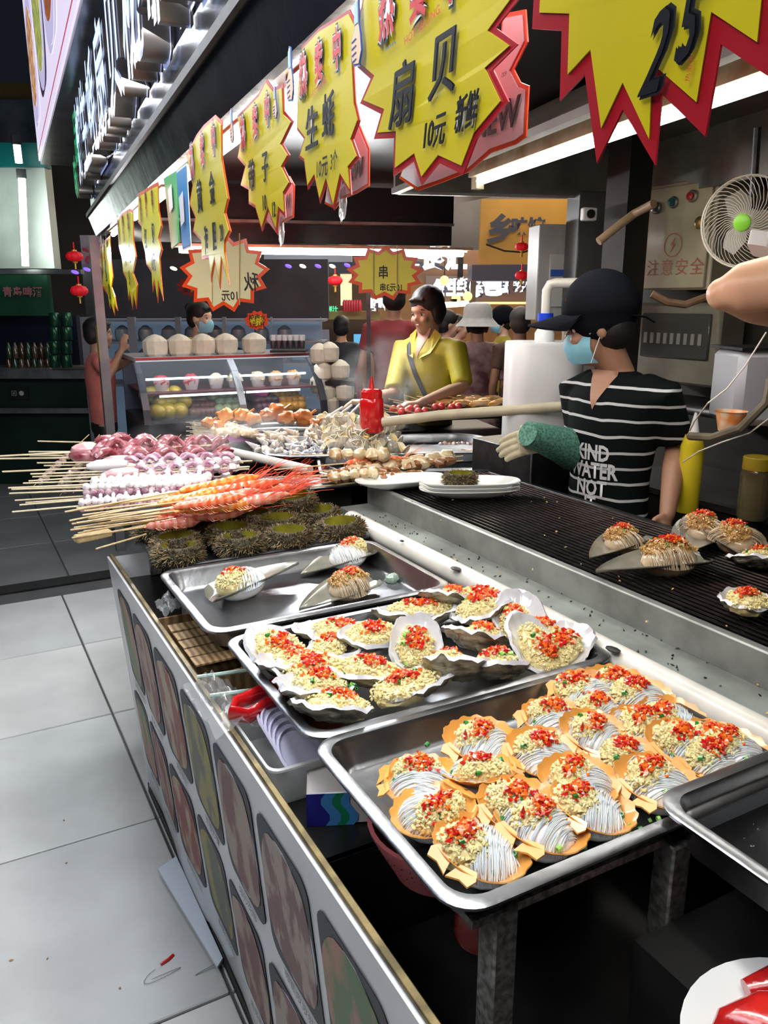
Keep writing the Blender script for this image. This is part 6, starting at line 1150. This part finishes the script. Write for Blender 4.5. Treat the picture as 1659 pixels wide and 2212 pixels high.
b.tube([(0, 0, 1.56), (0, 0, 1.42), (0, 0, 1.3), (0, 0, .85)], [.055, .06, .13, .12], 14); b.ball((0, 0, 1.66), (.085, .095, .125), 20, 14)
for e in (-1, 1): b.tube([(.06 * e, 0, .95), (.09 * e, 0, .08)], [.08, .045], 12)
link('body', remesh(b, .008, 6, ash), ap); b = MB(); b.rings([[V((.17 * w * math.cos(q), .12 * w * math.sin(q), z)) for q in (2 * PI * j / 20 for j in range(20))] for w, z in ((1, .85), (.95, 1.1), (1.1, 1.35), (.6, 1.47))]); b.tube([V((0, 0, 1.38)).lerp(s_, .5), s_, s_.lerp(e_, .12)], [.075, .075, .072], 14); link('shirt', remesh(b, .012, 3, mat('navy_shirt', (.02, .03, .06), .8)), ap); b = MB(); b.ball((0, 0, 1.69), (.095, .105, .115), 18, 12); link('hair', b.mesh('hair', hairm), ap)
MB().tube([(.08, 0, .9), (.09, 0, .08)], [.095, .06], 12).tube([(-.08, 0, .9), (-.09, 0, .08)], [.095, .06], 12).build('trousers', dark, ap)
cnt = thing('plastic_container', 'clear white plastic container held above the bare elbow', 'container', atd(1648, 530, 1.62), (.2, .5, .3)); cnt.scale = (.6, .6, .7); MB().rings([[V((x * s_2, y * s_2, z)) for x, y in rrect(.10, .09, .015, 3)] for s_2, z in ((.8, -.02), (1, .02), (1.05, .021), (.96, .02), (.78, -.018))]).build('container_wall', mat('milky_plastic', (.55, .57, .58), .25, coat=.5, alpha=.9), cnt)
# ================= backdrop =================
def plp(px, py, D): return atplane(px, py, CAM + FH * D, FH)
def slab(name, px0, py0, px1, py1, D, th, m, parent=None, bottom=None, o=None):
    a, c = plp(px0, py0, D), plp(px1, py1, D); zt, zb = max(a.z, c.z), (min(a.z, c.z) if bottom is None else bottom); ctr_ = (a + c) / 2; w_ = abs((c - a).dot(R_)); cz = (zt + zb) / 2
    off = V((0, 0, 0)) if parent is None else parent.location
    return MB().box(V((ctr_.x, ctr_.y, cz)) + FH * th / 2 - off, (w_, th, zt - zb), rot=-YAW).build(name, m, parent, smooth=False)
def ptext(s, px, py, hpx, D, m, name='lettering', parent=None, bold=.02, wf=1.0, dep=0, rot=0.0):
    c = plp(px, py, D) - FH * .012; h = hpx / 1781 * D * 1.2; off = V((0, 0, 0)) if parent is None else parent.location
    U = R_ * math.cos(rot) + UZ * math.sin(rot); W = UZ * math.cos(rot) - R_ * math.sin(rot); return text(s, m, frame(c - off, U, W, -FH, h * wf, h, 1), name, parent, dep, bold)
def em(name, c, s_): return mat(name, tuple(x * .5 for x in c), .4, emit=c, es=s_)
wb = slab('wall_back', -900, 200, 2600, 1150, 12.5, .1, mat('hall_dark', (.05, .045, .05), .7, noise_=.5, scale=1), bottom=0); wb['kind'] = 'structure'
# left: green drink stall
ds = thing('drink_stall', 'dim green drink stall with a steel counter at the far left', 'stall', V((plp(60, 900, 7.2).x, plp(60, 900, 7.2).y, 0)))
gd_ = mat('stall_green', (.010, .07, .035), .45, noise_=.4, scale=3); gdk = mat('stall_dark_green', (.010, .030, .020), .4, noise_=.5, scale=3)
slab('light_panel', -160, 352, 118, 580, 7.25, .15, mat('panel_grey', (.42, .46, .42), .4, noise_=.35, scale=2, coat=.2), ds); slab('teal_awning', -160, 308, 95, 360, 7.2, .15, mat('teal_awning', (.0, .10, .10), .5), ds); slab('steel_beam', -160, 582, 175, 592, 7.0, .08, steel_d, ds)
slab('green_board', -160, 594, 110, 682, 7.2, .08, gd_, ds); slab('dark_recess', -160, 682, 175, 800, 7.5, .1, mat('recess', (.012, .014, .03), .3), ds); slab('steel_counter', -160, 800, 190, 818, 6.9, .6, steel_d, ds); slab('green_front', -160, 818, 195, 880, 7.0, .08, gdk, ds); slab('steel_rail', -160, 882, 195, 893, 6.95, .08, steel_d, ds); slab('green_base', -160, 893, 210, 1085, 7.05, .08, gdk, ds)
slab('yellow_mural', -160, 180, 95, 215, 7.6, .1, mat('mural_yellow', (.09, .06, .01), .6), ds); slab('mural', -160, 215, 95, 310, 7.55, .1, mat('mural_blue', (.02, .035, .055), .6, col2=(.08, .10, .12), scale=4), ds)
ptext('青岛啤酒', 50, 632, 18, 7.19, mat('pinkish_letters', (.42, .16, .18), .5), 'stall_letters', ds); slab('control_plate', 20, 838, 62, 862, 6.98, .02, dark, ds); ptext('▣ ●', 40, 850, 12, 6.97, mat('grey_print2', (.45, .45, .45), .5), 'icons', ds, 0)
for px, py0, py1, lab in ((36, 312, 352, 'short upper tube lamp hanging over the drink stall'), (47, 384, 575, 'long upright tube lamp in front of the pale panel')):
    A, B = plp(px, py0, 7.0), plp(px + (5 if py1 < 400 else 8), py1, 7.0); o = thing('tube_lamp', lab, 'lamp', A); MB().cyl((0, 0, 0), B - A, .028, 12).build('tube', mat('cool_tube', (1, 1, 1), .4, emit=(.9, 1, .95), es=7), o); MB().box((0, 0, .03), (.07, .06, .07)).build('holder', darkm, o)
area('stall_tube_light', plp(47, 480, 6.9), plp(60, 480, 7.3), .1, .7, 5, (.85, 1, .93))
for i in range(14):
    px, py = 20 + (i % 7) * 14, 792 - (i // 7) * 28; p = plp(px, py, 7.2); o = thing('drink_bottle', ('small dark bottle in the lower row of the dim drink stall, %s from the left', 'small dark bottle in the upper row of the dim drink stall, %s from the left')[i // 7] % ORD[i % 7], 'bottle', p, group='bottles in the dim drink stall'); MB().lathe([(.024, -.04), (.024, .05), (.010, .08), (.010, .1)], seg=10).build('glass', mat('bottle_%d' % (i % 3), ((.06, .03, .01), (.02, .06, .03), (.10, .07, .04))[i % 3], .15, coat=.8), o)
for i in range(8):
    px, py = 118 + (i % 2) * 26, 690 + (i // 2) * 30; p = plp(px, py, 6.95); o = thing('drink_can', 'green drink can by the steel pole, %s column, %s row down' % (('left', 'right')[i % 2], ORD[i // 2]), 'can', p, group='green drink cans'); MB().lathe([(.040, -.055), (.044, -.048), (.044, .048), (.038, .056)], seg=14).build('can_body', mat('can_green', (.02, .09, .05), .25, .5), o)
# stall pole with lanterns
pt, pb = fas(5.28, 1.97, .02), None; pl_ = thing('steel_pole', 'slim steel pole at the far corner of the stall', 'pole', (pt.x, pt.y, 0)); MB().box((0, 0, .99), (.055, .055, 1.98)).build('post', mat('pole_steel', (.20, .20, .21), .45, .3, noise_=.4, scale=5), pl_, smooth=False); MB().box((-.029, -.03, 1.35), (.002, .05, .22)).build('sticker', mat('sticker', (.45, .36, .10), .5), pl_, smooth=False)
lanm = mat('lantern_red', (.70, .01, .02), .6, emit=(.5, .0, .01), es=.25); gold = mat('gold_trim', (.60, .38, .06), .4, .5)
def lantern(px, py, D, s_, lab):
    p = plp(px, py, D); o = thing('red_lantern', lab, 'lantern', p); n = 20
    MB().rings([[V((math.cos(a) * r * s_ * (1 + .04 * math.cos(a * 10)), math.sin(a) * r * s_ * (1 + .04 * math.cos(a * 10)), z * s_)) for a in (2 * PI * j / 40 for j in range(40))] for r, z in ((.3, -.62), (.75, -.48), (1.0, -.15), (1.0, .15), (.75, .48), (.3, .62))]).build('lantern_body', lanm, o)
    for e in (-1, 1): MB().lathe([(.32 * s_, .60 * s_ * e), (.30 * s_, .78 * s_ * e)], seg=16).build('gold_rim', gold, o)
    MB().cyl((0, 0, .7 * s_), (0, 0, 1.7 * s_), .004, 5).build('cord', lanm, o); MB().cyl((0, 0, -.7 * s_), (0, 0, -1.5 * s_), .006, 5).build('tassel', gold, o); return o
lantern(161, 554, 5.2, .050, 'upper red lantern of the left pair by the steel pole'); lantern(171, 628, 5.2, .052, 'lower red lantern of the left pair by the steel pole'); lantern(724, 606, 5.0, .044, 'single red lantern hanging in the middle background')
lantern(1127, 533, 3.8, .029, 'upper red lantern of the right pair in front of the orange wall'); lantern(1127, 595, 3.8, .030, 'lower red lantern of the right pair in front of the orange wall')
tag(MB().tube([plp(1050, 528, 3.8), plp(1090, 542, 3.8), plp(1130, 545, 3.8), plp(1180, 530, 3.8), plp(1230, 495, 3.8)], .004, 5).build('string_cable', dark), 'sagging dark cable holding the right pair of lanterns', 'cable')
# fruit shop: shelf unit behind, sign wall
fs_ = thing('glass_shelf_unit', 'tall lit glass cabinet full of wrapped white coconuts behind the shopkeeper', 'cabinet', V((plp(440, 900, 6.7).x, plp(440, 900, 6.7).y, 0)))
cabb = mat('cab_back', (.16, .22, .30), .4, emit=(.10, .15, .22), es=.5); slab('back_panel', 195, 690, 700, 960, 7.25, .04, cabb, fs_)
for py in (690, 738, 786, 830): slab('shelf_board', 190, py, 700, py + 5, 6.75, .45, mat('shelf_grey', (.20, .22, .26), .4), fs_)
for px in (195, 293, 297 + 95, 490, 590, 695): slab('upright', px - 3, 685, px + 3, 960, 6.7, .04, mat('shelf_grey', (.20, .22, .26), .4), fs_)
cocm = mat('coconut_white', (.62, .60, .48), .6, noise_=.15, scale=20); cocd = mat('coconut_wrapped', (.36, .44, .50), .3, coat=.4)
cocme = MB().lathe([(.050, -.060), (.062, -.045), (.068, .0), (.066, .035), (.038, .062), (.012, .074), (0, .076)], seg=10, cap=False).mesh('coconut', cocm, smooth=20); cocme2 = MB().lathe([(.045, -.060), (.060, -.045), (.066, .0), (.060, .04), (.02, .072), (0, .076)], seg=12, cap=False).mesh('coconut', cocd)
for i in range(18):
    px, py = 215 + (i % 9) * 50, (722, 770)[i // 9]; o = link('coconut', cocme2, None, plp(px, py, 6.95)); tag(o, ('film-wrapped coconut on the upper cabinet shelf, %s from the left', 'film-wrapped coconut on the lower cabinet shelf, %s from the left')[i // 9] % ORD[i % 9], 'coconut', 'wrapped coconuts in the cabinet')
slab('dark_board', 175, 560, 1010 - 300, 688, 7.4, .1, mat('shop_dark', (.030, .028, .034), .6, noise_=.5, scale=3), fs_)
for i, (px, py, c) in enumerate(((188, 582, 0), (375, 580, 1), (623, 575, 0), (654, 575, 1), (687, 575, 0), (718, 575, 1), (750, 573, 0), (162, 588, 0))): o = thing('string_bulb', ('small blue string light, ', 'small warm string light, ')[c] + ('right of the left red lanterns', 'behind the pale starburst card', 'left of the neon stall', 'above the brown board', 'above the neon characters', 'by the single red lantern', 'left of the yellow starburst card', 'between the left red lanterns')[i], 'string light', plp(px, py, 6.6), group='string lights %s' % ('blue', 'warm')[c]); MB().ball((0, 0, 0), (.03, .014, .014), 10, 6, rot=Matrix.Rotation(.3, 3, 'Y')).build('bulb', em('bulb%d' % c, ((.12, .06, 1), (1, .8, .5))[c], 3), o)
# white banner, small card
o = thing('white_banner', 'white banner with a pink swirl logo behind the far end of the fascia', 'banner', plp(195, 540, 6.6)); slab('cloth', 172, 508, 222, 570, 6.6, .02, mat('banner_white', (.45, .42, .48), .6), o); ptext('ala', 198, 545, 40, 6.59, mat('pink_logo', (.55, .06, .12), .5), 'logo', o, rot=1.2)
# display case
c1, c2 = atd(292, 785, 5.1), atd(665, 757, 5.6); c1.z = c2.z = 1.235; cdv = c2 - c1; cu_ = cdv.normalized(); cn = V((cu_.y, -cu_.x, 0)); L_ = cdv.length
dc = thing('display_case', 'curved glass refrigerated case with cut fruit cups and whole fruit', 'display case', (c1.x, c1.y, 0)); Q = lambda u, n, z: cu_ * u + cn * n + UZ * z
casem = mat('case_frame', (.035, .04, .05), .35, .4); caseg = mat('case_frame_grey', (.26, .28, .30), .35, .5)
MB().rings([[Q(u, .02, 1.225), Q(u, -.55, 1.225), Q(u, -.55, 1.25), Q(u, .02, 1.25)] for u in (0, L_)]).build('top_board', mat('case_top', (.30, .30, .32), .4), dc, smooth=False); MB().rings([[Q(u, .022, 1.238), Q(u, .026, 1.238), Q(u, .026, 1.250), Q(u, .022, 1.250)] for u in (0, L_)]).build('red_edge', mat('case_red', (.35, .03, .03), .5), dc, smooth=False)
prof = [(.02, 1.225), (.12, 1.16), (.22, 1.05), (.28, .95), (.30, .86)]
for u in (0, L_ * .52, L_): MB().rings([[Q(u - .022, n, z), Q(u + .022, n, z), Q(u + .022, n - .02, z - .01), Q(u - .022, n - .02, z - .01)] for n, z in prof]).build('curved_rib', caseg if 0 < u < L_ else casem, dc, smooth=False)
MB().rings([[Q(u, n, z) for n, z in prof] for u in (.02, L_ - .02)], closed=False).build('curved_glass', mat('case_glass', (.5, .55, .6), .05, alpha=.07), dc)
MB().rings([[Q(u, .30, .82), Q(u, -.55, .82), Q(u, -.55, .86), Q(u, .30, .86)] for u in (0, L_)]).build('base_deck', casem, dc, smooth=False); MB().rings([[Q(u, .30, .02), Q(u, -.55, .02), Q(u, -.55, .82), Q(u, .30, .82)] for u in (0, L_)]).build('base_body', casem, dc, smooth=False)
MB().rings([[Q(u, .20, 1.03), Q(u, -.5, 1.03), Q(u, -.5, 1.04), Q(u, .20, 1.04)] for u in (.02, L_ - .02)]).build('mid_shelf', mat('shelf_maroon', (.10, .03, .04), .4), dc, smooth=False); MB().rings([[Q(u, -.52, .72), Q(u, -.54, .72), Q(u, -.54, 1.22), Q(u, -.52, 1.22)] for u in (0, L_)]).build('back_panel', mat('case_back', (.10, .11, .16), .3), dc, smooth=False)
for z, n, a, b_ in ((1.12, .10, .04, L_ * .48), (1.12, .10, L_ * .50, L_ - .06), (1.02, .20, .10, L_ * .55), (1.02, .20, L_ * .56, L_ * .88), (.70, .31, .05, L_ * .35)): MB().cyl(Q(a, n, z), Q(b_, n, z), .007, 8).build('light_strip', em('case_light', (.85, .95, 1), 3.2), dc)
area('case_light', Q(L_ / 2, .1, 1.2) + dc.location, Q(L_ / 2, -.1, .7) + dc.location, 1.2, .3, 2.2, (.85, .93, 1))
DC = dc.location.copy()
cupm = mat('clear_cup', (.7, .7, .72), .15, alpha=.5, coat=.6)
for i, (u, c, nm_) in enumerate(((.20, (.42, .03, .05), 'dark red cut fruit, leftmost'), (.47, (.42, .03, .06), 'dark red cut fruit, second from the left'), (.70, (.62, .58, .38), 'pale melon, third from the left'), (.88, (.60, .56, .34), 'pale melon, left of the case rib'), (1.10, (.62, .55, .34), 'cream-coloured fruit, right of the case rib'), (1.28, (.55, .32, .10), 'orange-brown fruit, second from the right'), (1.46, (.55, .30, .08), 'orange-brown fruit, rightmost'))):
    o = thing('fruit_cup', 'clear cup of ' + nm_ + ' in the case', 'fruit cup', DC + Q(u * L_ / 1.65, .06, 1.041)); MB().lathe([(.038, 0), (.055, .07), (.058, .07)], seg=16, cap=False).build('cup', cupm, o); MB().ball((0, 0, .055), (.050, .050, .045), 14, 9, fn=lambda q: 1 + .3 * nz(q * 3 + V((i, 0, 0)))).build('cut_fruit', mat('cutfruit%d' % i, c, .4, noise_=.3, scale=30), o)
fruit = [('mango', 'yellow-green mango', (.42, .34, .04), .055, 1.5, .12, .42, 9), ('passion_fruit', 'brownish purple passion fruit', (.16, .09, .09), .036, 1, .44, .66, 14), ('guava', 'pale green guava', (.25, .36, .22), .042, 1, .68, .92, 9), ('plum', 'dark purple fruit', (.07, .02, .05), .042, 1, 1.06, 1.26, 10), ('orange', 'orange', (.62, .34, .03), .038, 1, 1.30, 1.54, 12)]
for nm_, lb, c, r, el, u0, u1, n in fruit:
    me = MB().ball((0, 0, 0), (r * el, r, r * .95), 14, 9).mesh(nm_, mat('skin_' + nm_, c, .35, noise_=.35, scale=12, coat=.3))
    for j in range(n): per = max(2, (n + 2) // 3); lay = j // per; o = link(nm_, me, None, DC + Q((u0 + (u1 - u0) * ((j % per) + .5 * (lay % 2)) / per) * L_ / 1.65, .16 - .07 * lay, .865 + r + r * 1.1 * lay * .8), (0, 0, rnd.uniform(0, 3))); tag(o, lb + (' in the front row of the case, ', ' in the second layer of the case, ', ' on top of the pile in the case, ', ' on top of the pile in the case, ')[min(3, lay)] + ORD[j % per] + ' from the left', 'fruit', lb + ' pile in the case')
o = tag(MB().ball((0, 0, 0), (.055, .05, .045), 16, 10, fn=lambda q: 1 + .35 * nz(q * 7)).build('dragon_fruit', mat('dragon_pink', (.75, .10, .35), .4)), 'bright pink dragon fruit on top of the dark fruit', 'fruit'); o.location = DC + Q(1.13 * L_ / 1.65, .06, 1.0)
for i, u in enumerate((.22, .44, .66, .88, 1.16)): o = link('coconut', cocme, None, DC + Q(u * L_ / 1.65, -.12, 1.312), (0, 0, i)); o.scale = (1.25, 1.25, 1.05); tag(o, 'peeled white coconut on the case top, %s' % ('leftmost', 'second from the left', 'middle one', 'second from the right', 'rightmost and apart')[i], 'coconut', 'coconuts on the display case')
for i, (px, py) in enumerate(((690, 765), (712, 762), (698, 802), (735, 800), (705, 850), (745, 845), (712, 875), (690, 830))): o = link('coconut', cocme, None, plp(px, py, 5.6)); tag(o, 'peeled coconut right of the case, %s' % ('top left of the stack', 'top of the stack', 'second row left', 'second row right', 'third row left', 'third row right', 'lowest of the stack', 'half hidden at the left of the stack')[i], 'coconut', 'coconut stack')
sr = thing('coconut_rack', 'dark stepped rack under the coconut stack', 'rack', V((plp(720, 900, 5.8).x, plp(720, 900, 5.8).y, 0))); slab('step', 680, 782, 735, 790, 5.6, .25, darkm, sr); slab('step', 672, 824, 765, 832, 5.55, .3, darkm, sr); slab('rack_body', 672, 895, 775, 960, 5.55, .3, darkm, sr, bottom=.0)
o = thing('cup_rack', 'rack of upturned black and white paper cups at the right of the case top', 'rack', plp(620, 745, 5.5)); slab('rack_base', 583, 757, 660, 762, 5.5, .2, darkm, o)
for i in range(12): p = plp(590 + (i % 6) * 12.5, 742 - (i // 6) * 12, 5.5); q = thing('paper_cup', ('black paper cup in the lower row of the rack, %s from the left', 'white paper cup in the upper row of the rack, %s from the left')[i // 6] % ORD[i % 6], 'cup', p, group='cups in the rack'); MB().lathe([(.018, -.035), (.022, .015), (.02, .02)], seg=12).build('cup_wall', (mat('cup_black', (.02, .02, .03), .4), mat('cup_frost', (.45, .48, .50), .4))[i // 6], q)
# starburst cards on the far beam, seen from behind
def burst(cx, cy, w_, h_, n, D, lab, ym, bm, txt, r0=.80, mirror=True, hang=None):
    poly = []
    for i in range(2 * n): a = 2 * PI * i / (2 * n) + .1; r = 1 if i % 2 == 0 else r0; poly.append((cx + w_ / 2 * r * math.cos(a), cy - h_ / 2 * r * math.sin(a)))
    org = plp(cx, cy - h_ / 2, D); o = thing('price_sign', lab, 'price sign', org); pts = [plp(x, y, D) - org for x, y in poly]; uv = [(p.dot(R_), p.z) for p in pts]; fn = lambda u, v, t: R_ * u + UZ * v - FH * t
    MB().prism(uv, fn, 0, .002).build('border', bm, o, smooth=False); MB().prism(inset(uv, .018 * D / 4.4), fn, .002, .004).build('card_face', ym, o, smooth=False)
    for s, x, y, h in txt:
        c = plp(x, y, D) - org - FH * .006; hh = h / 1781 * D * 1.2; text(s, ink, frame(c, R_ * (-1 if mirror else 1), UZ, -FH, hh * .8, hh), 'lettering', o, 0, .015)
    if hang: 
        for x in hang: c0, c1 = plp(x, cy - h_ * .5, D) - org - FH * .006, plp(x, cy + h_ * .4, D) - org - FH * .006; MB().cyl(c0, c1, .003, 5).build('fold_line', mat('tape', (.5, .42, .2), .5), o)
    return o
yb2 = mat('backlit_card', (.78, .76, .22), .5, trans=0); 
burst(485, 590, 196, 172, 13, 4.2, 'pale yellow starburst card under the far lamp, writing seen mirrored', mat('lamp_washed_card', (.74, .82, .50), .5), orb, [('10元', 498, 640, 20), ('秋', 543, 612, 34)], hang=(459, 518))  # the far lamp's wash-out is put into this pale card colour
burst(832, 590, 170, 120, 13, 4.2, 'yellow starburst card under the far lamp behind the red bottle, mirrored writing', mat('lamp_washed_card2', (.84, .80, .12), .5), orb, [('串', 828, 590, 24), ('10元3串', 845, 622, 15)], hang=(807, 858))  # lighter yellow, lamp wash put into the colour here too
burst(555, 692, 56, 44, 11, 5.9, 'small yellow card reading 5 yuan a cup beside the shopkeeper', yel2, orb, [('柠檬水', 556, 688, 13), ('5元1杯', 556, 702, 12)], mirror=False)
burst(415, 618, 70, 46, 11, 6.2, 'dim yellow card behind the pale starburst card', mat('dim_card', (.25, .20, .03), .5), mat('dim_red', (.2, .02, .02), .5), [('鲜榨', 415, 622, 18)], mirror=False)
# middle: neon signs and street
mid = thing('juice_stall', 'brightly lit juice stall with neon characters in the middle background', 'stall', V((plp(690, 900, 9.5).x, plp(690, 900, 9.5).y, 0)))
slab('top_band', 570, 548, 760, 566, 9.0, .1, mat('band_white', (.40, .42, .50), .5), mid); slab('dark_band', 598, 566, 770, 590, 9.0, .1, mat('band_dark', (.05, .05, .07), .5), mid); slab('green_pillar', 585, 600, 625, 770, 9.3, .2, mat('pillar_green', (.01, .07, .03), .5), mid); slab('brown_board', 668, 598, 702, 650, 9.2, .05, mat('board_brown', (.14, .06, .03), .5), mid); slab('grey_post', 640, 600, 662, 800, 9.1, .1, mat('post_grey', (.16, .17, .19), .5), mid); slab('white_notices', 668, 712, 712, 770, 9.2, .02, mat('notice', (.34, .36, .48), .5), mid); slab('backing', 575, 590, 800, 880, 9.8, .1, mat('mid_back', (.10, .07, .05), .6, noise_=.4, scale=2), mid); slab('counter_front', 640, 770, 800, 900, 9.0, .3, mat('mid_red', (.28, .03, .05), .5), mid); slab('price_board', 655, 688, 690, 712, 9.15, .02, mat('price_red', (.45, .04, .03), .5), mid); slab('shelf', 702, 672, 820, 690, 9.1, .2, mat('price_pink', (.40, .10, .10), .5, col2=(.22, .32, .08), scale=3), mid); slab('orange_panel', 735, 592, 760, 660, 9.3, .05, em('warm_panel', (.9, .75, .45), 1.0), mid)
for s, px, py, h, c in (('五谷米汁', 680, 610, 14, (1, .28, .02)), ('果汁', 645, 625, 14, (1, .05, .04)), ('奶', 679, 625, 16, (.85, .85, 1)), ('鲜奶茶', 662, 643, 15, (.05, 1, .2)), ('茶', 624, 642, 16, (.05, .75, .75)), ('▬▬', 690, 652, 5, (.1, .15, 1)), ('果', 626, 691, 16, (1, .85, .05)), ('水果', 668, 688, 12, (1, .1, .1)), ('鲜汁', 718, 668, 10, (.05, .9, .3)), ('冰', 676, 684, 10, (.1, .9, .4))): ptext(s, px, py, h, 9.05, em('neon_%d_%d_%d' % tuple(int(x * 9) for x in c), c, 2.2), 'neon_characters', mid, .02)
for i, (x0, y0, x1, y1) in enumerate(((566, 596, 708, 597), (578, 628, 622, 614), (655, 614, 710, 600))): A, B = plp(x0, y0, 8.6), plp(x1, y1, 8.6); o = thing('tube_lamp', ['long horizontal tube lamp above the neon characters', 'short slanted tube lamp left of the neon characters', 'slanted tube lamp meeting the long one'][i], 'lamp', A); MB().cyl((0, 0, 0), B - A, .022, 8).build('tube', em('tube_bg', (.85, .97, 1), 5), o); MB().box((B - A) / 2 + V((0, 0, .03)), (.05, .05, .02)).build('bracket', darkm, o)
for i in range(7): p = plp(744 + i * 5.5, 662, 9.0); o = thing('juice_bottle', 'red juice bottle on the lit middle stall, %s from the left' % ORD[i], 'bottle', p, group='red juice bottles'); MB().lathe([(.022, -.05), (.022, .04), (.010, .07)], seg=8).build('glass', mat('juice_red', (.55, .03, .05), .3), o)
tag(slab('tablet_screen', 764, 722, 784, 746, 8.9, .02, em('screen', (.1, .35, .6), 1.2)), 'small lit blue tablet screen on the middle stall counter', 'screen')
o = thing('stall_post', 'dark slim post behind the red sauce bottle', 'post', V((plp(796, 760, 5.0).x, plp(796, 760, 5.0).y, 0))); slab('shaft', 791, 560, 801, 830, 5.0, .04, darkm, o, bottom=0)
# right: warm stall
ws = thing('seafood_stall', 'warm orange stall with white glowing oyster characters behind the crowd', 'stall', V((plp(1030, 900, 9.5).x, plp(1030, 900, 9.5).y, 0)))
org_ = mat('orange_wall', (.50, .26, .04), .5, noise_=.2, scale=2); slab('tan_board', 800, 540, 1060, 612, 9.2, .1, mat('tan_board', (.34, .20, .12), .5, noise_=.2, scale=2), ws); slab('orange_board', 1040, 430, 1420, 570, 8.8, .1, org_, ws); slab('purple_awning', 1020, 572, 1420, 606, 8.3, .4, mat('awning_purple', (.08, .07, .10), .6), ws); slab('interior', 800, 612, 1420, 900, 9.9, .1, mat('warm_interior', (.34, .20, .09), .6, noise_=.4, scale=2), ws); slab('sign_band', 920, 596, 1420, 655, 9.1, .06, mat('band_grey2', (.22, .17, .16), .5), ws); slab('warm_strip', 945, 652, 1205, 657, 9.0, .05, em('warm_strip', (1, .66, .25), 1.6), ws); slab('red_counter', 900, 800, 1420, 880, 8.6, .5, mat('red_counter', (.40, .03, .05), .5), ws, bottom=0); slab('mullion', 990, 540, 1000, 600, 8.9, .05, darkm, ws); slab('pillar', 1017, 600, 1027, 660, 8.9, .1, mat('post_grey', (.16, .17, .19), .5), ws)
lw = em('glow_white', (.80, .88, 1), 3.0); sid = mat('glow_side', (.05, .05, .07), .5)
for s, px, py, h, b_ in (('良', 935, 560, 40, .03), ('汇', 985, 562, 38, .03), ('活', 895, 565, 34, .02), ('鲜', 955, 625, 30, .02), ('生', 982, 624, 30, .02), ('蚝', 1006, 620, 30, .02), ('特', 1036, 622, 34, .05), ('色', 1064, 620, 34, .05), ('鲜', 1094, 616, 34, .05), ('汤', 1126, 610, 34, .05), ('粉', 1155, 604, 34, .05), ('鲜', 808, 660, 22, .02), ('虾', 830, 660, 22, .02)): ptext(s, px + 1.5, py + 2, h, 8.97, sid, 'letter_side', ws, b_); ptext(s, px, py, h, 8.93, lw, 'glowing_letter', ws, b_ + .04)
ptext('乡', 1082, 500, 50, 8.75, sid, 'dark_letter', ws, .05); ptext('味馆', 1140, 492, 30, 8.75, sid, 'dark_letter', ws, .05)
A, B = plp(948, 660, 8.5), plp(1012, 655, 8.5); o = thing('tube_lamp', 'warm tube lamp under the glowing oyster characters', 'lamp', A); MB().cyl((0, 0, 0), B - A, .03, 10).build('tube', em('warm_tube', (1, .72, .42), 5), o); MB().box((B - A) / 2 + V((0, 0, .04)), (.05, .05, .03)).build('bracket', darkm, o)
for i, (px, py) in enumerate(((1010, 640), (985, 646), (960, 606))): o = thing('pendant_bulb', ['warm round bulb in the oyster stall, right', 'warm round bulb in the oyster stall, middle', 'warm round bulb above the oyster characters, left'][i], 'lamp', plp(px, py, 8.8)); MB().ball((0, 0, 0), .05, 12, 8).build('bulb', em('warm_bulb', (1, .55, .15), 3), o); MB().cyl((0, 0, .05), (0, 0, .2), .006, 5).build('cord', dark, o)
# steam
def steam(loc, sc, dens, seed, lab):
    b = MB(); b.ball((0, 0, 0), 1, 14, 10); o = b.build('steam', None or mat('tmp_s', (1, 1, 1))); m = bpy.data.materials.new('steam%d' % seed); m.use_nodes = True; nt = m.node_tree; nt.nodes.clear(); N, L = nt.nodes, nt.links
    out = N.new('ShaderNodeOutputMaterial'); pv = N.new('ShaderNodeVolumeScatter'); pv.inputs['Anisotropy'].default_value = .2; tc = N.new('ShaderNodeTexCoord'); nz_ = N.new('ShaderNodeTexNoise'); nz_.inputs['Scale'].default_value = 2.6; nz_.inputs['Detail'].default_value = 3; nz_.noise_dimensions = '4D'; nz_.inputs['W'].default_value = seed
    L.new(tc.outputs['Object'], nz_.inputs['Vector']); ln = N.new('ShaderNodeVectorMath'); ln.operation = 'LENGTH'; L.new(tc.outputs['Object'], ln.inputs[0]); f1 = N.new('ShaderNodeMapRange'); f1.inputs['From Min'].default_value = 1; f1.inputs['From Max'].default_value = .3; L.new(ln.outputs['Value'], f1.inputs['Value'])
    f2 = N.new('ShaderNodeMapRange'); f2.inputs['From Min'].default_value = .45; f2.inputs['From Max'].default_value = .75; L.new(nz_.outputs['Fac'], f2.inputs['Value']); mm = N.new('ShaderNodeMath'); mm.operation = 'MULTIPLY'; L.new(f1.outputs[0], mm.inputs[0]); L.new(f2.outputs[0], mm.inputs[1]); m4 = N.new('ShaderNodeMath'); m4.operation = 'MULTIPLY'; m4.inputs[1].default_value = dens; L.new(mm.outputs[0], m4.inputs[0]); L.new(m4.outputs[0], pv.inputs['Density']); L.new(pv.outputs[0], out.inputs['Volume'])
    o.data.materials[0] = m; o.location = loc; o.scale = sc; o['kind'] = 'stuff'; tag(o, lab, 'steam')
steam(atd(480, 955, 3.2), (.42, .22, .16), 5.0, 1, 'thin white steam rising over the squid skewers')
steam(atd(840, 830, 3.9), (.30, .25, .28), 2.0, 2, 'faint steam drifting in front of the yellow blouse')
